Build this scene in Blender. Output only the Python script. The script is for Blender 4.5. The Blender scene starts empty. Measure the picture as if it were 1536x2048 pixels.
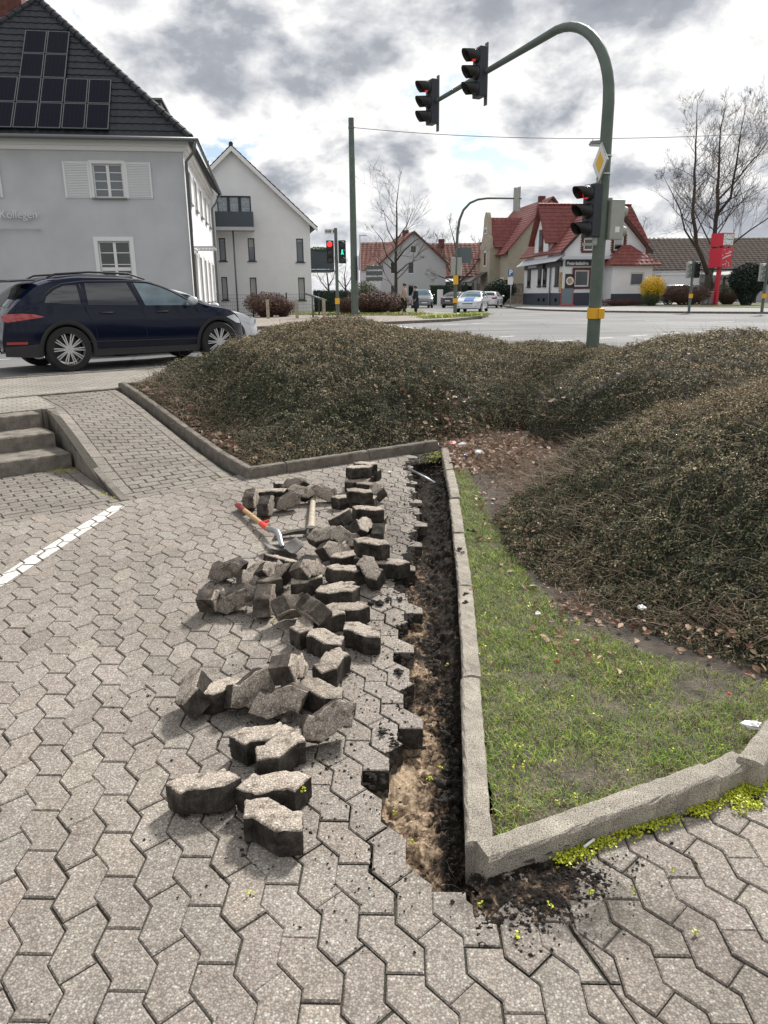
import bpy, bmesh, math, random
import numpy as np
from mathutils import Vector, Matrix
from mathutils.geometry import delaunay_2d_cdt
PI = math.pi
rnd = random.Random(7)
nr = np.random.default_rng(11)
sc = bpy.context.scene
COL = sc.collection

# ------------------------------------------------------------ camera
EYE = 1.72; FOC = 1495.0
pit = math.radians(16.2); rol = math.radians(-0.6)
fwd = Vector((0, math.cos(pit), -math.sin(pit)))
r0 = Vector((1, 0, 0)); u0_ = r0.cross(fwd)
RGT = r0*math.cos(rol) + u0_*math.sin(rol); UPV = -r0*math.sin(rol) + u0_*math.cos(rol)
cd = bpy.data.cameras.new('camera'); cam = bpy.data.objects.new('camera', cd); COL.objects.link(cam)
cd.sensor_fit = 'VERTICAL'; cd.sensor_height = 36; cd.sensor_width = 27; cd.lens = 36*FOC/2048
cd.clip_start = 0.05; cd.clip_end = 3000
m = Matrix((RGT, UPV, -fwd)).transposed().to_4x4(); m.translation = (0, 0, EYE)
cam.matrix_world = m; sc.camera = cam
# ------------------------------------------------------------ exposure, sun, sky
sc.view_settings.view_transform = 'Standard'; sc.view_settings.look = 'None'
sc.view_settings.exposure = 0.66; sc.view_settings.gamma = 1.0
SUN_EL = math.radians(42); SUN_AZ = math.radians(62)      # azimuth measured from +X towards +Y
sd = bpy.data.lights.new('sun', 'SUN'); sd.energy = 3.6; sd.angle = math.radians(8); sd.color = (1, .965, .915)
so = bpy.data.objects.new('sun', sd); COL.objects.link(so)
sv = Vector((math.cos(SUN_EL)*math.cos(SUN_AZ), math.cos(SUN_EL)*math.sin(SUN_AZ), math.sin(SUN_EL)))
so.rotation_euler = sv.to_track_quat('Z', 'Y').to_euler()
wd = bpy.data.worlds.new('World'); sc.world = wd; wd.use_nodes = True
nt = wd.node_tree; nt.nodes.clear(); N = nt.nodes.new; L = nt.links.new
def mth(op, a, b=None, c=None, clamp=False, nt=nt):
    n = nt.nodes.new('ShaderNodeMath'); n.operation = op; n.use_clamp = clamp
    for i, v in enumerate((a, b, c)):
        if v is None: continue
        if isinstance(v, (int, float)): n.inputs[i].default_value = v
        else: nt.links.new(v, n.inputs[i])
    return n.outputs[0]
def ramp(fac, stops, nt=nt, interp='LINEAR'):
    n = nt.nodes.new('ShaderNodeValToRGB'); n.color_ramp.interpolation = interp
    el = n.color_ramp.elements
    while len(el) < len(stops): el.new(0.5)
    for e, (p, c) in zip(el, stops):
        e.position = p; e.color = (c[0], c[1], c[2], 1) if not isinstance(c, (int, float)) else (c, c, c, 1)
    nt.links.new(fac, n.inputs[0]); return n.outputs[0]
tc = N('ShaderNodeTexCoord'); sep = N('ShaderNodeSeparateXYZ'); L(tc.outputs['Generated'], sep.inputs[0])
zc = mth('MAXIMUM', sep.outputs[2], 0.0); zz = mth('ADD', zc, 0.42)
cmb = N('ShaderNodeCombineXYZ'); L(mth('DIVIDE', sep.outputs[0], zz), cmb.inputs[0]); L(mth('DIVIDE', sep.outputs[1], zz), cmb.inputs[1])
def noise(vec, scale, detail=6, rough=.55, dist=0.0, w=None, nt=nt):
    n = nt.nodes.new('ShaderNodeTexNoise'); n.inputs['Scale'].default_value = scale; n.inputs['Detail'].default_value = detail
    n.inputs['Roughness'].default_value = rough; n.inputs['Distortion'].default_value = dist
    if vec is not None: nt.links.new(vec, n.inputs['Vector'])
    if w is not None: n.noise_dimensions = '4D'; n.inputs['W'].default_value = w
    return n.outputs[0]
big = noise(cmb.outputs[0], 2.1, 7, .55, .15, 4.3)
med = noise(cmb.outputs[0], 5.2, 8, .56, .3, 7.1)
det = noise(cmb.outputs[0], 15, 5, .55, .2, 1.7)
den = mth('ADD', mth('MULTIPLY', big, .52), mth('ADD', mth('MULTIPLY', med, .44), mth('MULTIPLY', det, .12)))
cl = ramp(den, [(0.46, (1.06, 1.07, 1.08)), (0.518, (1.0, .99, .975)), (0.550, (.72, .73, .755)), (0.597, (.40, .425, .475)), (.68, (.28, .30, .345))])
cov = ramp(den, [(0.450, 0.0), (0.482, 1.0)])
sky = N('ShaderNodeTexSky'); sky.sky_type = 'NISHITA'; sky.sun_disc = False
sky.sun_elevation = SUN_EL; sky.sun_rotation = PI/2 - SUN_AZ
skm = N('ShaderNodeVectorMath'); skm.operation = 'SCALE'; L(sky.outputs[0], skm.inputs[0]); skm.inputs['Scale'].default_value = 1.0
# cloud radiance relative to the sky strength below
clm = N('ShaderNodeVectorMath'); clm.operation = 'SCALE'; L(cl, clm.inputs[0]); clm.inputs['Scale'].default_value = 8.6
mx = N('ShaderNodeMixRGB'); L(cov, mx.inputs[0]); L(skm.outputs[0], mx.inputs[1]); L(clm.outputs[0], mx.inputs[2])
# pale band of distant cloud near the horizon
hz = ramp(sep.outputs[2], [(0.0, .55), (0.04, .28), (0.13, 0.0)])
mh = N('ShaderNodeMixRGB'); L(hz, mh.inputs[0]); L(mx.outputs[0], mh.inputs[1]); mh.inputs[2].default_value = (6.3, 6.5, 6.9, 1)
bg = N('ShaderNodeBackground'); L(mh.outputs[0], bg.inputs[0]); bg.inputs[1].default_value = 0.078
ow = N('ShaderNodeOutputWorld'); L(bg.outputs[0], ow.inputs[0])

# ------------------------------------------------------------ measuring helpers
def ray(x, y): return fwd*FOC + RGT*(x-768) + UPV*(1024-y)
def G(x, y, z=0.0):
    d = ray(x, y); t = (z-EYE)/d.z; return Vector((d.x*t, d.y*t, z))
def AT(x, y, Y):
    d = ray(x, y); t = Y/d.y; return Vector((d.x*t, Y, EYE+d.z*t))
class Frame:
    """upright local frame: x along a facade, y into the building, z up"""
    def __init__(s, o, deg):
        s.o = Vector(o); s.a = math.radians(deg); s.x = Vector((math.cos(s.a), math.sin(s.a), 0)); s.y = Vector((-s.x.y, s.x.x, 0))
    def hit(s, px, py, yo=0.0):
        d = ray(px, py); c = Vector((0, 0, EYE)); q = s.o + s.y*yo
        t = (q-c).dot(s.y)/d.dot(s.y); w = c+d*t-s.o
        return w.dot(s.x), w.z
    def hitx(s, px, py, xo=0.0):
        d = ray(px, py); c = Vector((0, 0, EYE)); q = s.o + s.x*xo
        t = (q-c).dot(s.x)/d.dot(s.x); w = c+d*t-s.o
        return w.dot(s.y), w.z
    def hitp(s, px, py, p, n):
        d = ray(px, py); c = Vector((0, 0, EYE))
        P = s.o+s.x*p[0]+s.y*p[1]+Vector((0, 0, p[2])); NN = s.x*n[0]+s.y*n[1]+Vector((0, 0, n[2]))
        t = (P-c).dot(NN)/d.dot(NN); w = c+d*t-s.o
        return Vector((w.dot(s.x), w.dot(s.y), w.z))

# ------------------------------------------------------------ materials
MATS = {}
def newmat(name):
    m = bpy.data.materials.new(name); m.use_nodes = True; MATS[name] = m
    t = m.node_tree; b = t.nodes['Principled BSDF']; return m, t, b
def basic(name, col, rough=.6, metal=0.0, var=.0, scale=5.0, bump=0.0, bscale=60.0, spec=.5, coat=0.0, emit=None, estr=1.0, alpha=None, trans=0.0, col2=None, detail=5, coord='Object'):
    m, t, b = newmat(name)
    b.inputs['Base Color'].default_value = (*col, 1); b.inputs['Roughness'].default_value = rough; b.inputs['Metallic'].default_value = metal
    b.inputs['Specular IOR Level'].default_value = spec; b.inputs['Coat Weight'].default_value = coat; b.inputs['Coat Roughness'].default_value = .04
    if trans: b.inputs['Transmission Weight'].default_value = trans
    if emit: b.inputs['Emission Color'].default_value = (*emit, 1); b.inputs['Emission Strength'].default_value = estr
    tcn = t.nodes.new('ShaderNodeTexCoord').outputs[coord]
    if var or col2:
        c2 = col2 or tuple(c*(1-var) for c in col); c1 = col if col2 else tuple(min(1, c*(1+var)) for c in col)
        f = noise(tcn, scale, detail, .6, 0, nt=t)
        o = ramp(f, [(.35, c1), (.65, c2)], nt=t); t.links.new(o, b.inputs['Base Color'])
    if bump:
        f = noise(tcn, bscale, 4, .6, 0, nt=t); bn = t.nodes.new('ShaderNodeBump'); bn.inputs['Strength'].default_value = bump; bn.inputs['Distance'].default_value = .02
        t.links.new(f, bn.inputs['Height']); t.links.new(bn.outputs[0], b.inputs['Normal'])
    return m
def mixc(t, fac, a, b, mode='MIX'):
    n = t.nodes.new('ShaderNodeMixRGB'); n.blend_type = mode
    for i, v in enumerate((fac, a, b)):
        if isinstance(v, (int, float)): n.inputs[i].default_value = v
        elif isinstance(v, tuple): n.inputs[i].default_value = (*v, 1)
        else: t.links.new(v, n.inputs[i])
    return n.outputs[0]
def aggregate(t, vec, s=1.0):
    """exposed aggregate: pebbles of mixed tint in grey mortar -> colour, height"""
    v = t.nodes.new('ShaderNodeTexVoronoi'); v.inputs['Scale'].default_value = 150*s; t.links.new(vec, v.inputs['Vector'])
    v2 = t.nodes.new('ShaderNodeTexVoronoi'); v2.inputs['Scale'].default_value = 330*s; t.links.new(vec, v2.inputs['Vector'])
    sp = t.nodes.new('ShaderNodeSeparateColor'); t.links.new(v.outputs['Color'], sp.inputs[0])
    sp2 = t.nodes.new('ShaderNodeSeparateColor'); t.links.new(v2.outputs['Color'], sp2.inputs[0])
    pb = ramp(sp.outputs[0], [(0, (.17, .15, .13)), (.12, (.27, .235, .20)), (.35, (.37, .32, .275)), (.6, (.44, .385, .325)), (.78, (.33, .255, .215)), (.88, (.52, .48, .42)), (.955, (.78, .75, .68)), (1, (.16, .17, .19))], nt=t)
    pb2 = ramp(sp2.outputs[0], [(0, (.12, .11, .10)), (.5, (.32, .285, .25)), (1, (.52, .47, .41))], nt=t)
    base = mixc(t, .38, pb, pb2); base = mixc(t, .18, base, (.365, .33, .29))
    gap = ramp(v.outputs['Distance'], [(.30, 1.0), (.66, .58)], nt=t)
    return mixc(t, 1.0, base, gap, 'MULTIPLY'), mth('SUBTRACT', 1.0, v.outputs['Distance'], nt=t)
def paver_mat(name, tint=(1, 1, 1), attr=True, dirtmask=True):
    m, t, b = newmat(name); b.inputs['Roughness'].default_value = .85; b.inputs['Specular IOR Level'].default_value = .3
    vec = t.nodes.new('ShaderNodeTexCoord').outputs['Object']
    c, h = aggregate(t, vec)
    st = ramp(noise(vec, 1.1, 7, .65, .4, nt=t), [(.3, (.74, .74, .745)), (.7, (1.10, 1.105, 1.11))], nt=t)
    c = mixc(t, 1.0, c, st, 'MULTIPLY')
    st2 = ramp(noise(vec, 16, 5, .7, .4, nt=t), [(.36, (.68, .66, .64)), (.52, (1, 1, 1))], nt=t)
    c = mixc(t, .55, c, st2, 'MULTIPLY')
    c = mixc(t, 1.0, c, tint, 'MULTIPLY')
    if attr:
        for (cx, cy, rx, ry, k) in ((.46, 1.79, .30, .13, .9), (.70, 1.72, .30, .14, .6), (-.55, 3.1, .45, .5, .30), (-.45, 4.2, .5, .5, .35), (.05, 5.6, .35, 1.6, .45)):
            mp = t.nodes.new('ShaderNodeMapping'); mp.inputs['Location'].default_value = (-cx/rx, -cy/ry, 0); mp.inputs['Scale'].default_value = (1/rx, 1/ry, 0); t.links.new(vec, mp.inputs[0])
            ln = t.nodes.new('ShaderNodeVectorMath'); ln.operation = 'LENGTH'; t.links.new(mp.outputs[0], ln.inputs[0])
            f = mth('ADD', mth('SUBTRACT', 1.0, ln.outputs['Value'], nt=t), mth('MULTIPLY', mth('SUBTRACT', noise(vec, 11, 7, .7, .5, nt=t), .5, nt=t), 3.0, nt=t), nt=t)
            f = ramp(f, [(0.05, 0.0), (.75, k)], nt=t); c = mixc(t, f, c, mixc(t, .25, (.035, .029, .024), c))
        a = t.nodes.new('ShaderNodeAttribute'); a.attribute_name = 'tone'; c = mixc(t, 1.0, c, a.outputs['Color'], 'MULTIPLY')
    t.links.new(c, b.inputs['Base Color'])
    bn = t.nodes.new('ShaderNodeBump'); bn.inputs['Strength'].default_value = .6; bn.inputs['Distance'].default_value = .0022
    t.links.new(h, bn.inputs['Height']); t.links.new(bn.outputs[0], b.inputs['Normal']); return m
paver_mat('paver')
# side and underside concrete of a stone out of the ground, dark from caked soil and painted-in backlit shade
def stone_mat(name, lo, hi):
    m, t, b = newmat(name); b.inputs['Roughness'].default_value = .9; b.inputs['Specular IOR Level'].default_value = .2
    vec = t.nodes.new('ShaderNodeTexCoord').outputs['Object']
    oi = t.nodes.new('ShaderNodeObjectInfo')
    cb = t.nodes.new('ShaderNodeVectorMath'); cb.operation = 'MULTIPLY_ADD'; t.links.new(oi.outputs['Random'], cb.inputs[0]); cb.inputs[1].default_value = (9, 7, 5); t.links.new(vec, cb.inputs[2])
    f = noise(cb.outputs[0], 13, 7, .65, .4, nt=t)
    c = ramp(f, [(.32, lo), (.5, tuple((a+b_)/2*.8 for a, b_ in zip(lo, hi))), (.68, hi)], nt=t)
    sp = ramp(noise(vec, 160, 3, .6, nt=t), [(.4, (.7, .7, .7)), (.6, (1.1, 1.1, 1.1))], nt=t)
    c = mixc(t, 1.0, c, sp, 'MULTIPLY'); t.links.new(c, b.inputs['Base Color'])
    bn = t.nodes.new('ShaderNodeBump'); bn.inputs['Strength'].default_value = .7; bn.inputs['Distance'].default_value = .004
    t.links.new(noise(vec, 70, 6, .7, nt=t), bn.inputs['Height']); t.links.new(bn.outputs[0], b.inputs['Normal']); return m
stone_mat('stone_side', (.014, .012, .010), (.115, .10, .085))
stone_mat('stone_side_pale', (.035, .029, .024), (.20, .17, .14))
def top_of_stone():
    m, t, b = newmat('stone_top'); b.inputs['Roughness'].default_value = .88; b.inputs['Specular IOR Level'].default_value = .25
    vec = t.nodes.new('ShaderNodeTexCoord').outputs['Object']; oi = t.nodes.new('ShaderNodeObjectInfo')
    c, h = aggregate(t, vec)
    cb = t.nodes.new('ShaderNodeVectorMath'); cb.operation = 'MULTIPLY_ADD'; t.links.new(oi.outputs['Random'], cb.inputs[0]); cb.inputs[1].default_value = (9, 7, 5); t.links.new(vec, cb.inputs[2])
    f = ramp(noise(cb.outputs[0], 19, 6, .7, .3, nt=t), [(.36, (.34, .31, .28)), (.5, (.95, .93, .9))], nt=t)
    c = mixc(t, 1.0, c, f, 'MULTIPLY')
    tn = ramp(oi.outputs['Random'], [(0, (.90, .89, .88)), (1, (1.6, 1.59, 1.57))], nt=t)  # random per stone, raised overall to paint in bright backlit tops
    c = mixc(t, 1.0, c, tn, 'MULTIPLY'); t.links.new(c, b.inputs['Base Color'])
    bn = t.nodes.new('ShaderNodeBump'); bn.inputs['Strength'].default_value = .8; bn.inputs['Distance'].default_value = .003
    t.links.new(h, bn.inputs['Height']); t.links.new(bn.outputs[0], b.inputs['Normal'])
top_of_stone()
def kerb_mat(name, base, dark):
    m, t, b = newmat(name); b.inputs['Roughness'].default_value = .9; b.inputs['Specular IOR Level'].default_value = .2
    vec = t.nodes.new('ShaderNodeTexCoord').outputs['Object']
    f = noise(vec, 6, 7, .65, .3, nt=t); c = ramp(f, [(.33, dark), (.62, base)], nt=t)
    sp = ramp(noise(vec, 260, 2, .5, nt=t), [(.38, (.45, .44, .42)), (.5, (.95, .95, .95)), (.66, (1.4, 1.38, 1.33))], nt=t)
    c = mixc(t, 1.0, c, sp, 'MULTIPLY'); t.links.new(c, b.inputs['Base Color'])
    bn = t.nodes.new('ShaderNodeBump'); bn.inputs['Strength'].default_value = .6; bn.inputs['Distance'].default_value = .003
    t.links.new(noise(vec, 200, 4, .7, nt=t), bn.inputs['Height']); t.links.new(bn.outputs[0], b.inputs['Normal'])
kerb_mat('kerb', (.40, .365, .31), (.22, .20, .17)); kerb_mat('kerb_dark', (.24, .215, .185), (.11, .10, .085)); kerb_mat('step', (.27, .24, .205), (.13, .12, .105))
def soil_mat():
    m, t, b = newmat('soil'); b.inputs['Roughness'].default_value = .95; b.inputs['Specular IOR Level'].default_value = .15
    vec = t.nodes.new('ShaderNodeTexCoord').outputs['Object']
    a = t.nodes.new('ShaderNodeAttribute'); a.attribute_name = 'tone'; sx = t.nodes.new('ShaderNodeSeparateColor'); t.links.new(a.outputs['Color'], sx.inputs[0])
    n1 = noise(vec, 22, 8, .72, .5, nt=t); n2 = noise(vec, 90, 5, .7, nt=t)
    f = mth('ADD', sx.outputs[0], mth('MULTIPLY', mth('SUBTRACT', n1, .5, nt=t), 1.9, nt=t), nt=t)
    c = ramp(f, [(.32, (.020, .017, .014)), (.46, (.07, .05, .037)), (.60, (.27, .19, .125)), (.78, (.55, .42, .29))], nt=t)
    sp = ramp(n2, [(.35, (.55, .55, .55)), (.65, (1.3, 1.3, 1.3))], nt=t)
    c = mixc(t, 1.0, c, sp, 'MULTIPLY'); t.links.new(c, b.inputs['Base Color'])
    bn = t.nodes.new('ShaderNodeBump'); bn.inputs['Strength'].default_value = 1; bn.inputs['Distance'].default_value = .012
    t.links.new(noise(vec, 60, 7, .75, nt=t), bn.inputs['Height']); t.links.new(bn.outputs[0], b.inputs['Normal'])
soil_mat()
basic('joint', (.060, .052, .040), .95, col2=(.042, .041, .026), scale=14, bump=.6, bscale=120)
basic('clod', (.028, .023, .019), .95, var=.5, scale=40, bump=.7, bscale=150)
basic('bed_soil', (.10, .080, .060), .95, col2=(.035, .028, .022), scale=9, bump=.8, bscale=90)
basic('lawn_soil', (.15, .125, .095), .95, col2=(.05, .042, .030), scale=7, bump=.8, bscale=70)

basic('weed', (.46, .50, .03), .5, var=.2, scale=20)
# ------------------------------------------------------------ object helpers
def tag(o, label=None, cat=None, group=None, kind=None):
    if label: o['label'] = label
    if cat: o['category'] = cat
    if group: o['group'] = group
    if kind: o['kind'] = kind
    return o
def empty(name, loc, rz=0.0, label=None, cat=None, group=None):
    o = bpy.data.objects.new(name, None); COL.objects.link(o); o.location = loc; o.rotation_euler = (0, 0, rz); o.empty_display_size = .1
    return tag(o, label, cat, group)
def link(name, me, parent=None):
    o = bpy.data.objects.new(name, me); COL.objects.link(o)
    if parent: o.parent = parent
    return o
def copy_tree(o, parent=None):
    c = o.copy(); COL.objects.link(c); c.parent = parent
    for ch in list(o.children): copy_tree(ch, c)
    return c
class MB:
    def __init__(s): s.v = []; s.f = []; s.mi = []; s.cur = 0; s.T = None
    def m(s, i): s.cur = i; return s
    def add(s, vs, fs):
        n = len(s.v)
        for p in vs:
            p = Vector(p); s.v.append(s.T @ p if s.T else p)
        for f in fs: s.f.append(tuple(i+n for i in f)); s.mi.append(s.cur)
        return s
    def box(s, x0, x1, y0, y1, z0, z1):
        return s.add([(x0, y0, z0), (x1, y0, z0), (x1, y1, z0), (x0, y1, z0), (x0, y0, z1), (x1, y0, z1), (x1, y1, z1), (x0, y1, z1)],
                     [(0, 3, 2, 1), (4, 5, 6, 7), (0, 1, 5, 4), (1, 2, 6, 5), (2, 3, 7, 6), (3, 0, 4, 7)])
    def prism(s, poly, a, b, axis='z'):
        """extrude a 2D polygon; axis y: poly in (x,z), axis x: poly in (y,z)"""
        n = len(poly)
        def P(p, h): return (p[0], p[1], h) if axis == 'z' else ((p[0], h, p[1]) if axis == 'y' else (h, p[0], p[1]))
        vs = [P(p, a) for p in poly]+[P(p, b) for p in poly]
        return s.add(vs, [tuple(range(n))[::-1], tuple(range(n, 2*n))]+[(i, (i+1) % n, n+(i+1) % n, n+i) for i in range(n)])
    def tube(s, pts, rad, n=8, cap=True):
        pts = [Vector(p) for p in pts]
        if isinstance(rad, (int, float)): rad = [rad]*len(pts)
        vs = []; fs = []; prev = None
        for i, p in enumerate(pts):
            d = (pts[min(i+1, len(pts)-1)]-pts[max(i-1, 0)]).normalized()
            if prev is None:
                a = d.orthogonal().normalized()
            else:
                a = (prev - d*prev.dot(d)); a = a.normalized() if a.length > 1e-5 else d.orthogonal().normalized()
            prev = a; b = d.cross(a)
            for k in range(n):
                t = 2*PI*k/n; vs.append(p+(a*math.cos(t)+b*math.sin(t))*rad[i])
        for i in range(len(pts)-1):
            for k in range(n):
                k2 = (k+1) % n; fs.append((i*n+k, i*n+k2, (i+1)*n+k2, (i+1)*n+k))
        if cap: fs.append(tuple(range(n))[::-1]); fs.append(tuple(range((len(pts)-1)*n, len(pts)*n)))
        return s.add(vs, fs)
    def cyl(s, c, r, h, n=16, axis=2, r2=None):
        a = Vector(c); d = Vector((0, 0, 0)); d[axis] = h; return s.tube([a, a+d], [r, r if r2 is None else r2], n)
    def ball(s, c, r, seg=10, ring=6, sq=(1, 1, 1)):
        vs = [(c[0], c[1], c[2]+r*sq[2])]; fs = []
        for i in range(1, ring):
            t = PI*i/ring
            for k in range(seg): vs.append((c[0]+r*sq[0]*math.sin(t)*math.cos(2*PI*k/seg), c[1]+r*sq[1]*math.sin(t)*math.sin(2*PI*k/seg), c[2]+r*sq[2]*math.cos(t)))
        vs.append((c[0], c[1], c[2]-r*sq[2])); e = len(vs)-1
        for k in range(seg):
            fs.append((0, 1+k, 1+(k+1) % seg)); fs.append((e, e-seg+(k+1) % seg, e-seg+k))
        for i in range(ring-2):
            for k in range(seg): fs.append((1+i*seg+k, 1+(i+1)*seg+k, 1+(i+1)*seg+(k+1) % seg, 1+i*seg+(k+1) % seg))
        return s.add(vs, fs)
    def build(s, name, mats, parent=None, smooth=False, bevel=0.0, auto=None):
        me = bpy.data.meshes.new(name); me.from_pydata([tuple(p) for p in s.v], [], s.f)
        for mm in (mats if isinstance(mats, (list, tuple)) else [mats]): me.materials.append(MATS[mm] if isinstance(mm, str) else mm)
        if len(me.materials) > 1: me.polygons.foreach_set('material_index', s.mi)
        if smooth: me.polygons.foreach_set('use_smooth', [True]*len(s.f))
        me.update(); o = link(name, me, parent)
        if bevel: md = o.modifiers.new('bevel', 'BEVEL'); md.width = bevel; md.segments = 2; md.limit_method = 'ANGLE'; md.angle_limit = math.radians(35)
        if smooth and auto: me.set_sharp_from_angle(angle=math.radians(auto))
        return o
def npmesh(name, V, F, mats, mi=None, parent=None, tone=None, smooth=False):
    """V (n,3), F (m,k) arrays -> one mesh object"""
    V = np.asarray(V, np.float32); F = np.asarray(F, np.int32); me = bpy.data.meshes.new(name)
    k = F.shape[1]; me.vertices.add(len(V)); me.vertices.foreach_set('co', V.ravel())
    me.loops.add(F.size); me.loops.foreach_set('vertex_index', F.ravel())
    me.polygons.add(len(F)); me.polygons.foreach_set('loop_start', np.arange(0, F.size, k, dtype=np.int32)); me.polygons.foreach_set('loop_total', np.full(len(F), k, np.int32))
    for mm in mats: me.materials.append(MATS[mm])
    if mi is not None: me.polygons.foreach_set('material_index', np.asarray(mi, np.int32))
    if smooth: me.polygons.foreach_set('use_smooth', np.ones(len(F), bool))
    me.update(calc_edges=True)
    if tone is not None:
        at = me.color_attributes.new('tone', 'FLOAT_COLOR', 'POINT'); at.data.foreach_set('color', np.asarray(tone, np.float32).ravel())
    me.validate(); return link(name, me, parent)
def vnoise(x, y, seed=0, scale=1.0, octs=4):
    """cheap value noise on arrays, 0..1"""
    x = np.asarray(x, float)*scale; y = np.asarray(y, float)*scale; out = 0; amp = 1; tot = 0
    for o in range(octs):
        xi = np.floor(x).astype(np.int64); yi = np.floor(y).astype(np.int64); fx = x-xi; fy = y-yi
        fx = fx*fx*(3-2*fx); fy = fy*fy*(3-2*fy)
        def h(a, b):
            n = (a*374761393+b*668265263+(seed+o)*1274126177) & 0x7fffffff; n = ((n ^ (n >> 13))*1103515245+12345) & 0x7fffffff; n = (n ^ (n >> 16)) & 0xffff; return n/65535.0
        out = out+amp*((h(xi, yi)*(1-fx)+h(xi+1, yi)*fx)*(1-fy)+(h(xi, yi+1)*(1-fx)+h(xi+1, yi+1)*fx)*fy); tot += amp; amp *= .5; x = x*2.03+17; y = y*2.03+9
    return out/tot
def sstep(x, a, b):
    t = np.clip((x-a)/(b-a), 0, 1); return t*t*(3-2*t)
def inpoly(px, py, poly):
    px = np.asarray(px, float); py = np.asarray(py, float); ins = np.zeros(px.shape, bool); j = len(poly)-1
    for i in range(len(poly)):
        xi, yi = poly[i][:2]; xj, yj = poly[j][:2]
        c = ((yi > py) != (yj > py)) & (px < (xj-xi)*(py-yi)/((yj-yi) or 1e-9)+xi); ins ^= c; j = i
    return ins
def clip(poly, p, n):
    """keep the part of poly with (q-p).n >= 0"""
    out = []
    for i in range(len(poly)):
        a = poly[i]; b = poly[(i+1) % len(poly)]; da = (a[0]-p[0])*n[0]+(a[1]-p[1])*n[1]; db = (b[0]-p[0])*n[0]+(b[1]-p[1])*n[1]
        if da >= 0: out.append(a)
        if (da >= 0) != (db >= 0): t = da/(da-db); out.append((a[0]+(b[0]-a[0])*t, a[1]+(b[1]-a[1])*t))
    return out
def area(poly): return .5*sum(poly[i][0]*poly[(i+1) % len(poly)][1]-poly[(i+1) % len(poly)][0]*poly[i][1] for i in range(len(poly)))
def struct(o): o['kind'] = 'structure'; return o
def stuff(o): o['kind'] = 'stuff'; return o
ROAD = .48; WALK = .60
# ------------------------------------------------------------ site grid (u along the road, v across it)
O2 = Vector((-1.32, 7.13)); UA = math.radians(39.5); U2 = Vector((math.cos(UA), math.sin(UA))); N2 = Vector((-U2.y, U2.x))
VA = math.radians(124.0); V2 = Vector((math.cos(VA), math.sin(VA)))
def UV(u, v, z=0.0): p = O2+U2*u+V2*v; return Vector((p.x, p.y, z))
def UN(u, v, z=0.0): p = O2+U2*u+N2*v; return Vector((p.x, p.y, z))
def quad_np(pts): return np.array([tuple(p) for p in pts])

# ground: one sheet to the horizon, low under the plaza, high beyond the road edge
basic('ground', (.20, .19, .15), .95, col2=(.10, .12, .05), scale=.6, bump=.3, bscale=3)
b = MB()
b.add([UN(-900, -900, -.32), UN(900, -900, -.32), UN(900, 6.6, -.32), UN(-900, 6.6, -.32), UN(900, 6.6, .44), UN(-900, 6.6, .44), UN(1500, 1500, .44), UN(-1500, 1500, .44)],
      [(0, 1, 2, 3), (3, 2, 4, 5), (5, 4, 6, 7)])
struct(b.build('ground', 'ground'))
# road
def asphalt():
    m, t, b_ = newmat('asphalt'); b_.inputs['Roughness'].default_value = .82; b_.inputs['Specular IOR Level'].default_value = .4
    vec = t.nodes.new('ShaderNodeTexCoord').outputs['Object']
    c = ramp(noise(vec, .25, 5, .6, .6, nt=t), [(.35, (.115, .115, .116)), (.65, (.175, .173, .170))], nt=t)
    mp = t.nodes.new('ShaderNodeMapping'); mp.inputs['Rotation'].default_value = (0, 0, -UA); mp.inputs['Scale'].default_value = (.05, 1.1, 1); t.links.new(vec, mp.inputs[0])
    st = ramp(noise(mp.outputs[0], 1.0, 5, .6, nt=t), [(.35, (.74, .74, .74)), (.62, (1.18, 1.18, 1.18))], nt=t)
    c = mixc(t, 1, c, st, 'MULTIPLY')
    sp = ramp(noise(vec, 120, 2, .5, nt=t), [(.35, (.7, .7, .7)), (.65, (1.25, 1.25, 1.25))], nt=t); c = mixc(t, 1, c, sp, 'MULTIPLY')
    v = t.nodes.new('ShaderNodeTexVoronoi'); v.feature = 'DISTANCE_TO_EDGE'; v.inputs['Scale'].default_value = .13; t.links.new(vec, v.inputs['Vector'])
    ck = ramp(v.outputs[0], [(.0, (.45, .45, .45)), (.006, (1, 1, 1))], nt=t); c = mixc(t, .6, c, ck, 'MULTIPLY')
    t.links.new(c, b_.inputs['Base Color'])
asphalt()
b = MB(); b.add([UN(-120, 6.9, ROAD), UN(2.6, 6.9, ROAD), UN(3.6, 6.3, ROAD), UN(4.6, 5.0, ROAD), UN(6, 4.3, ROAD), UN(9, 3.6, ROAD), UN(160, -50, ROAD), UN(160, 190, ROAD), UN(-120, 190, ROAD)], [(0, 1, 2, 3, 4, 5, 6, 7, 8)]); struct(b.build('road', 'asphalt'))
basic('road_paint', (.62, .62, .60), .7, col2=(.42, .42, .41), scale=25)
b = MB()
def dash(x0, y0, x1, y1, w=.14):
    a = G(x0, y0, ROAD+.004); c = G(x1, y1, ROAD+.004); d = (c-a).normalized(); n = Vector((-d.y, d.x, 0))*w/2
    b.add([a-n, c-n, c+n, a+n], [(0, 1, 2, 3)])
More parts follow.
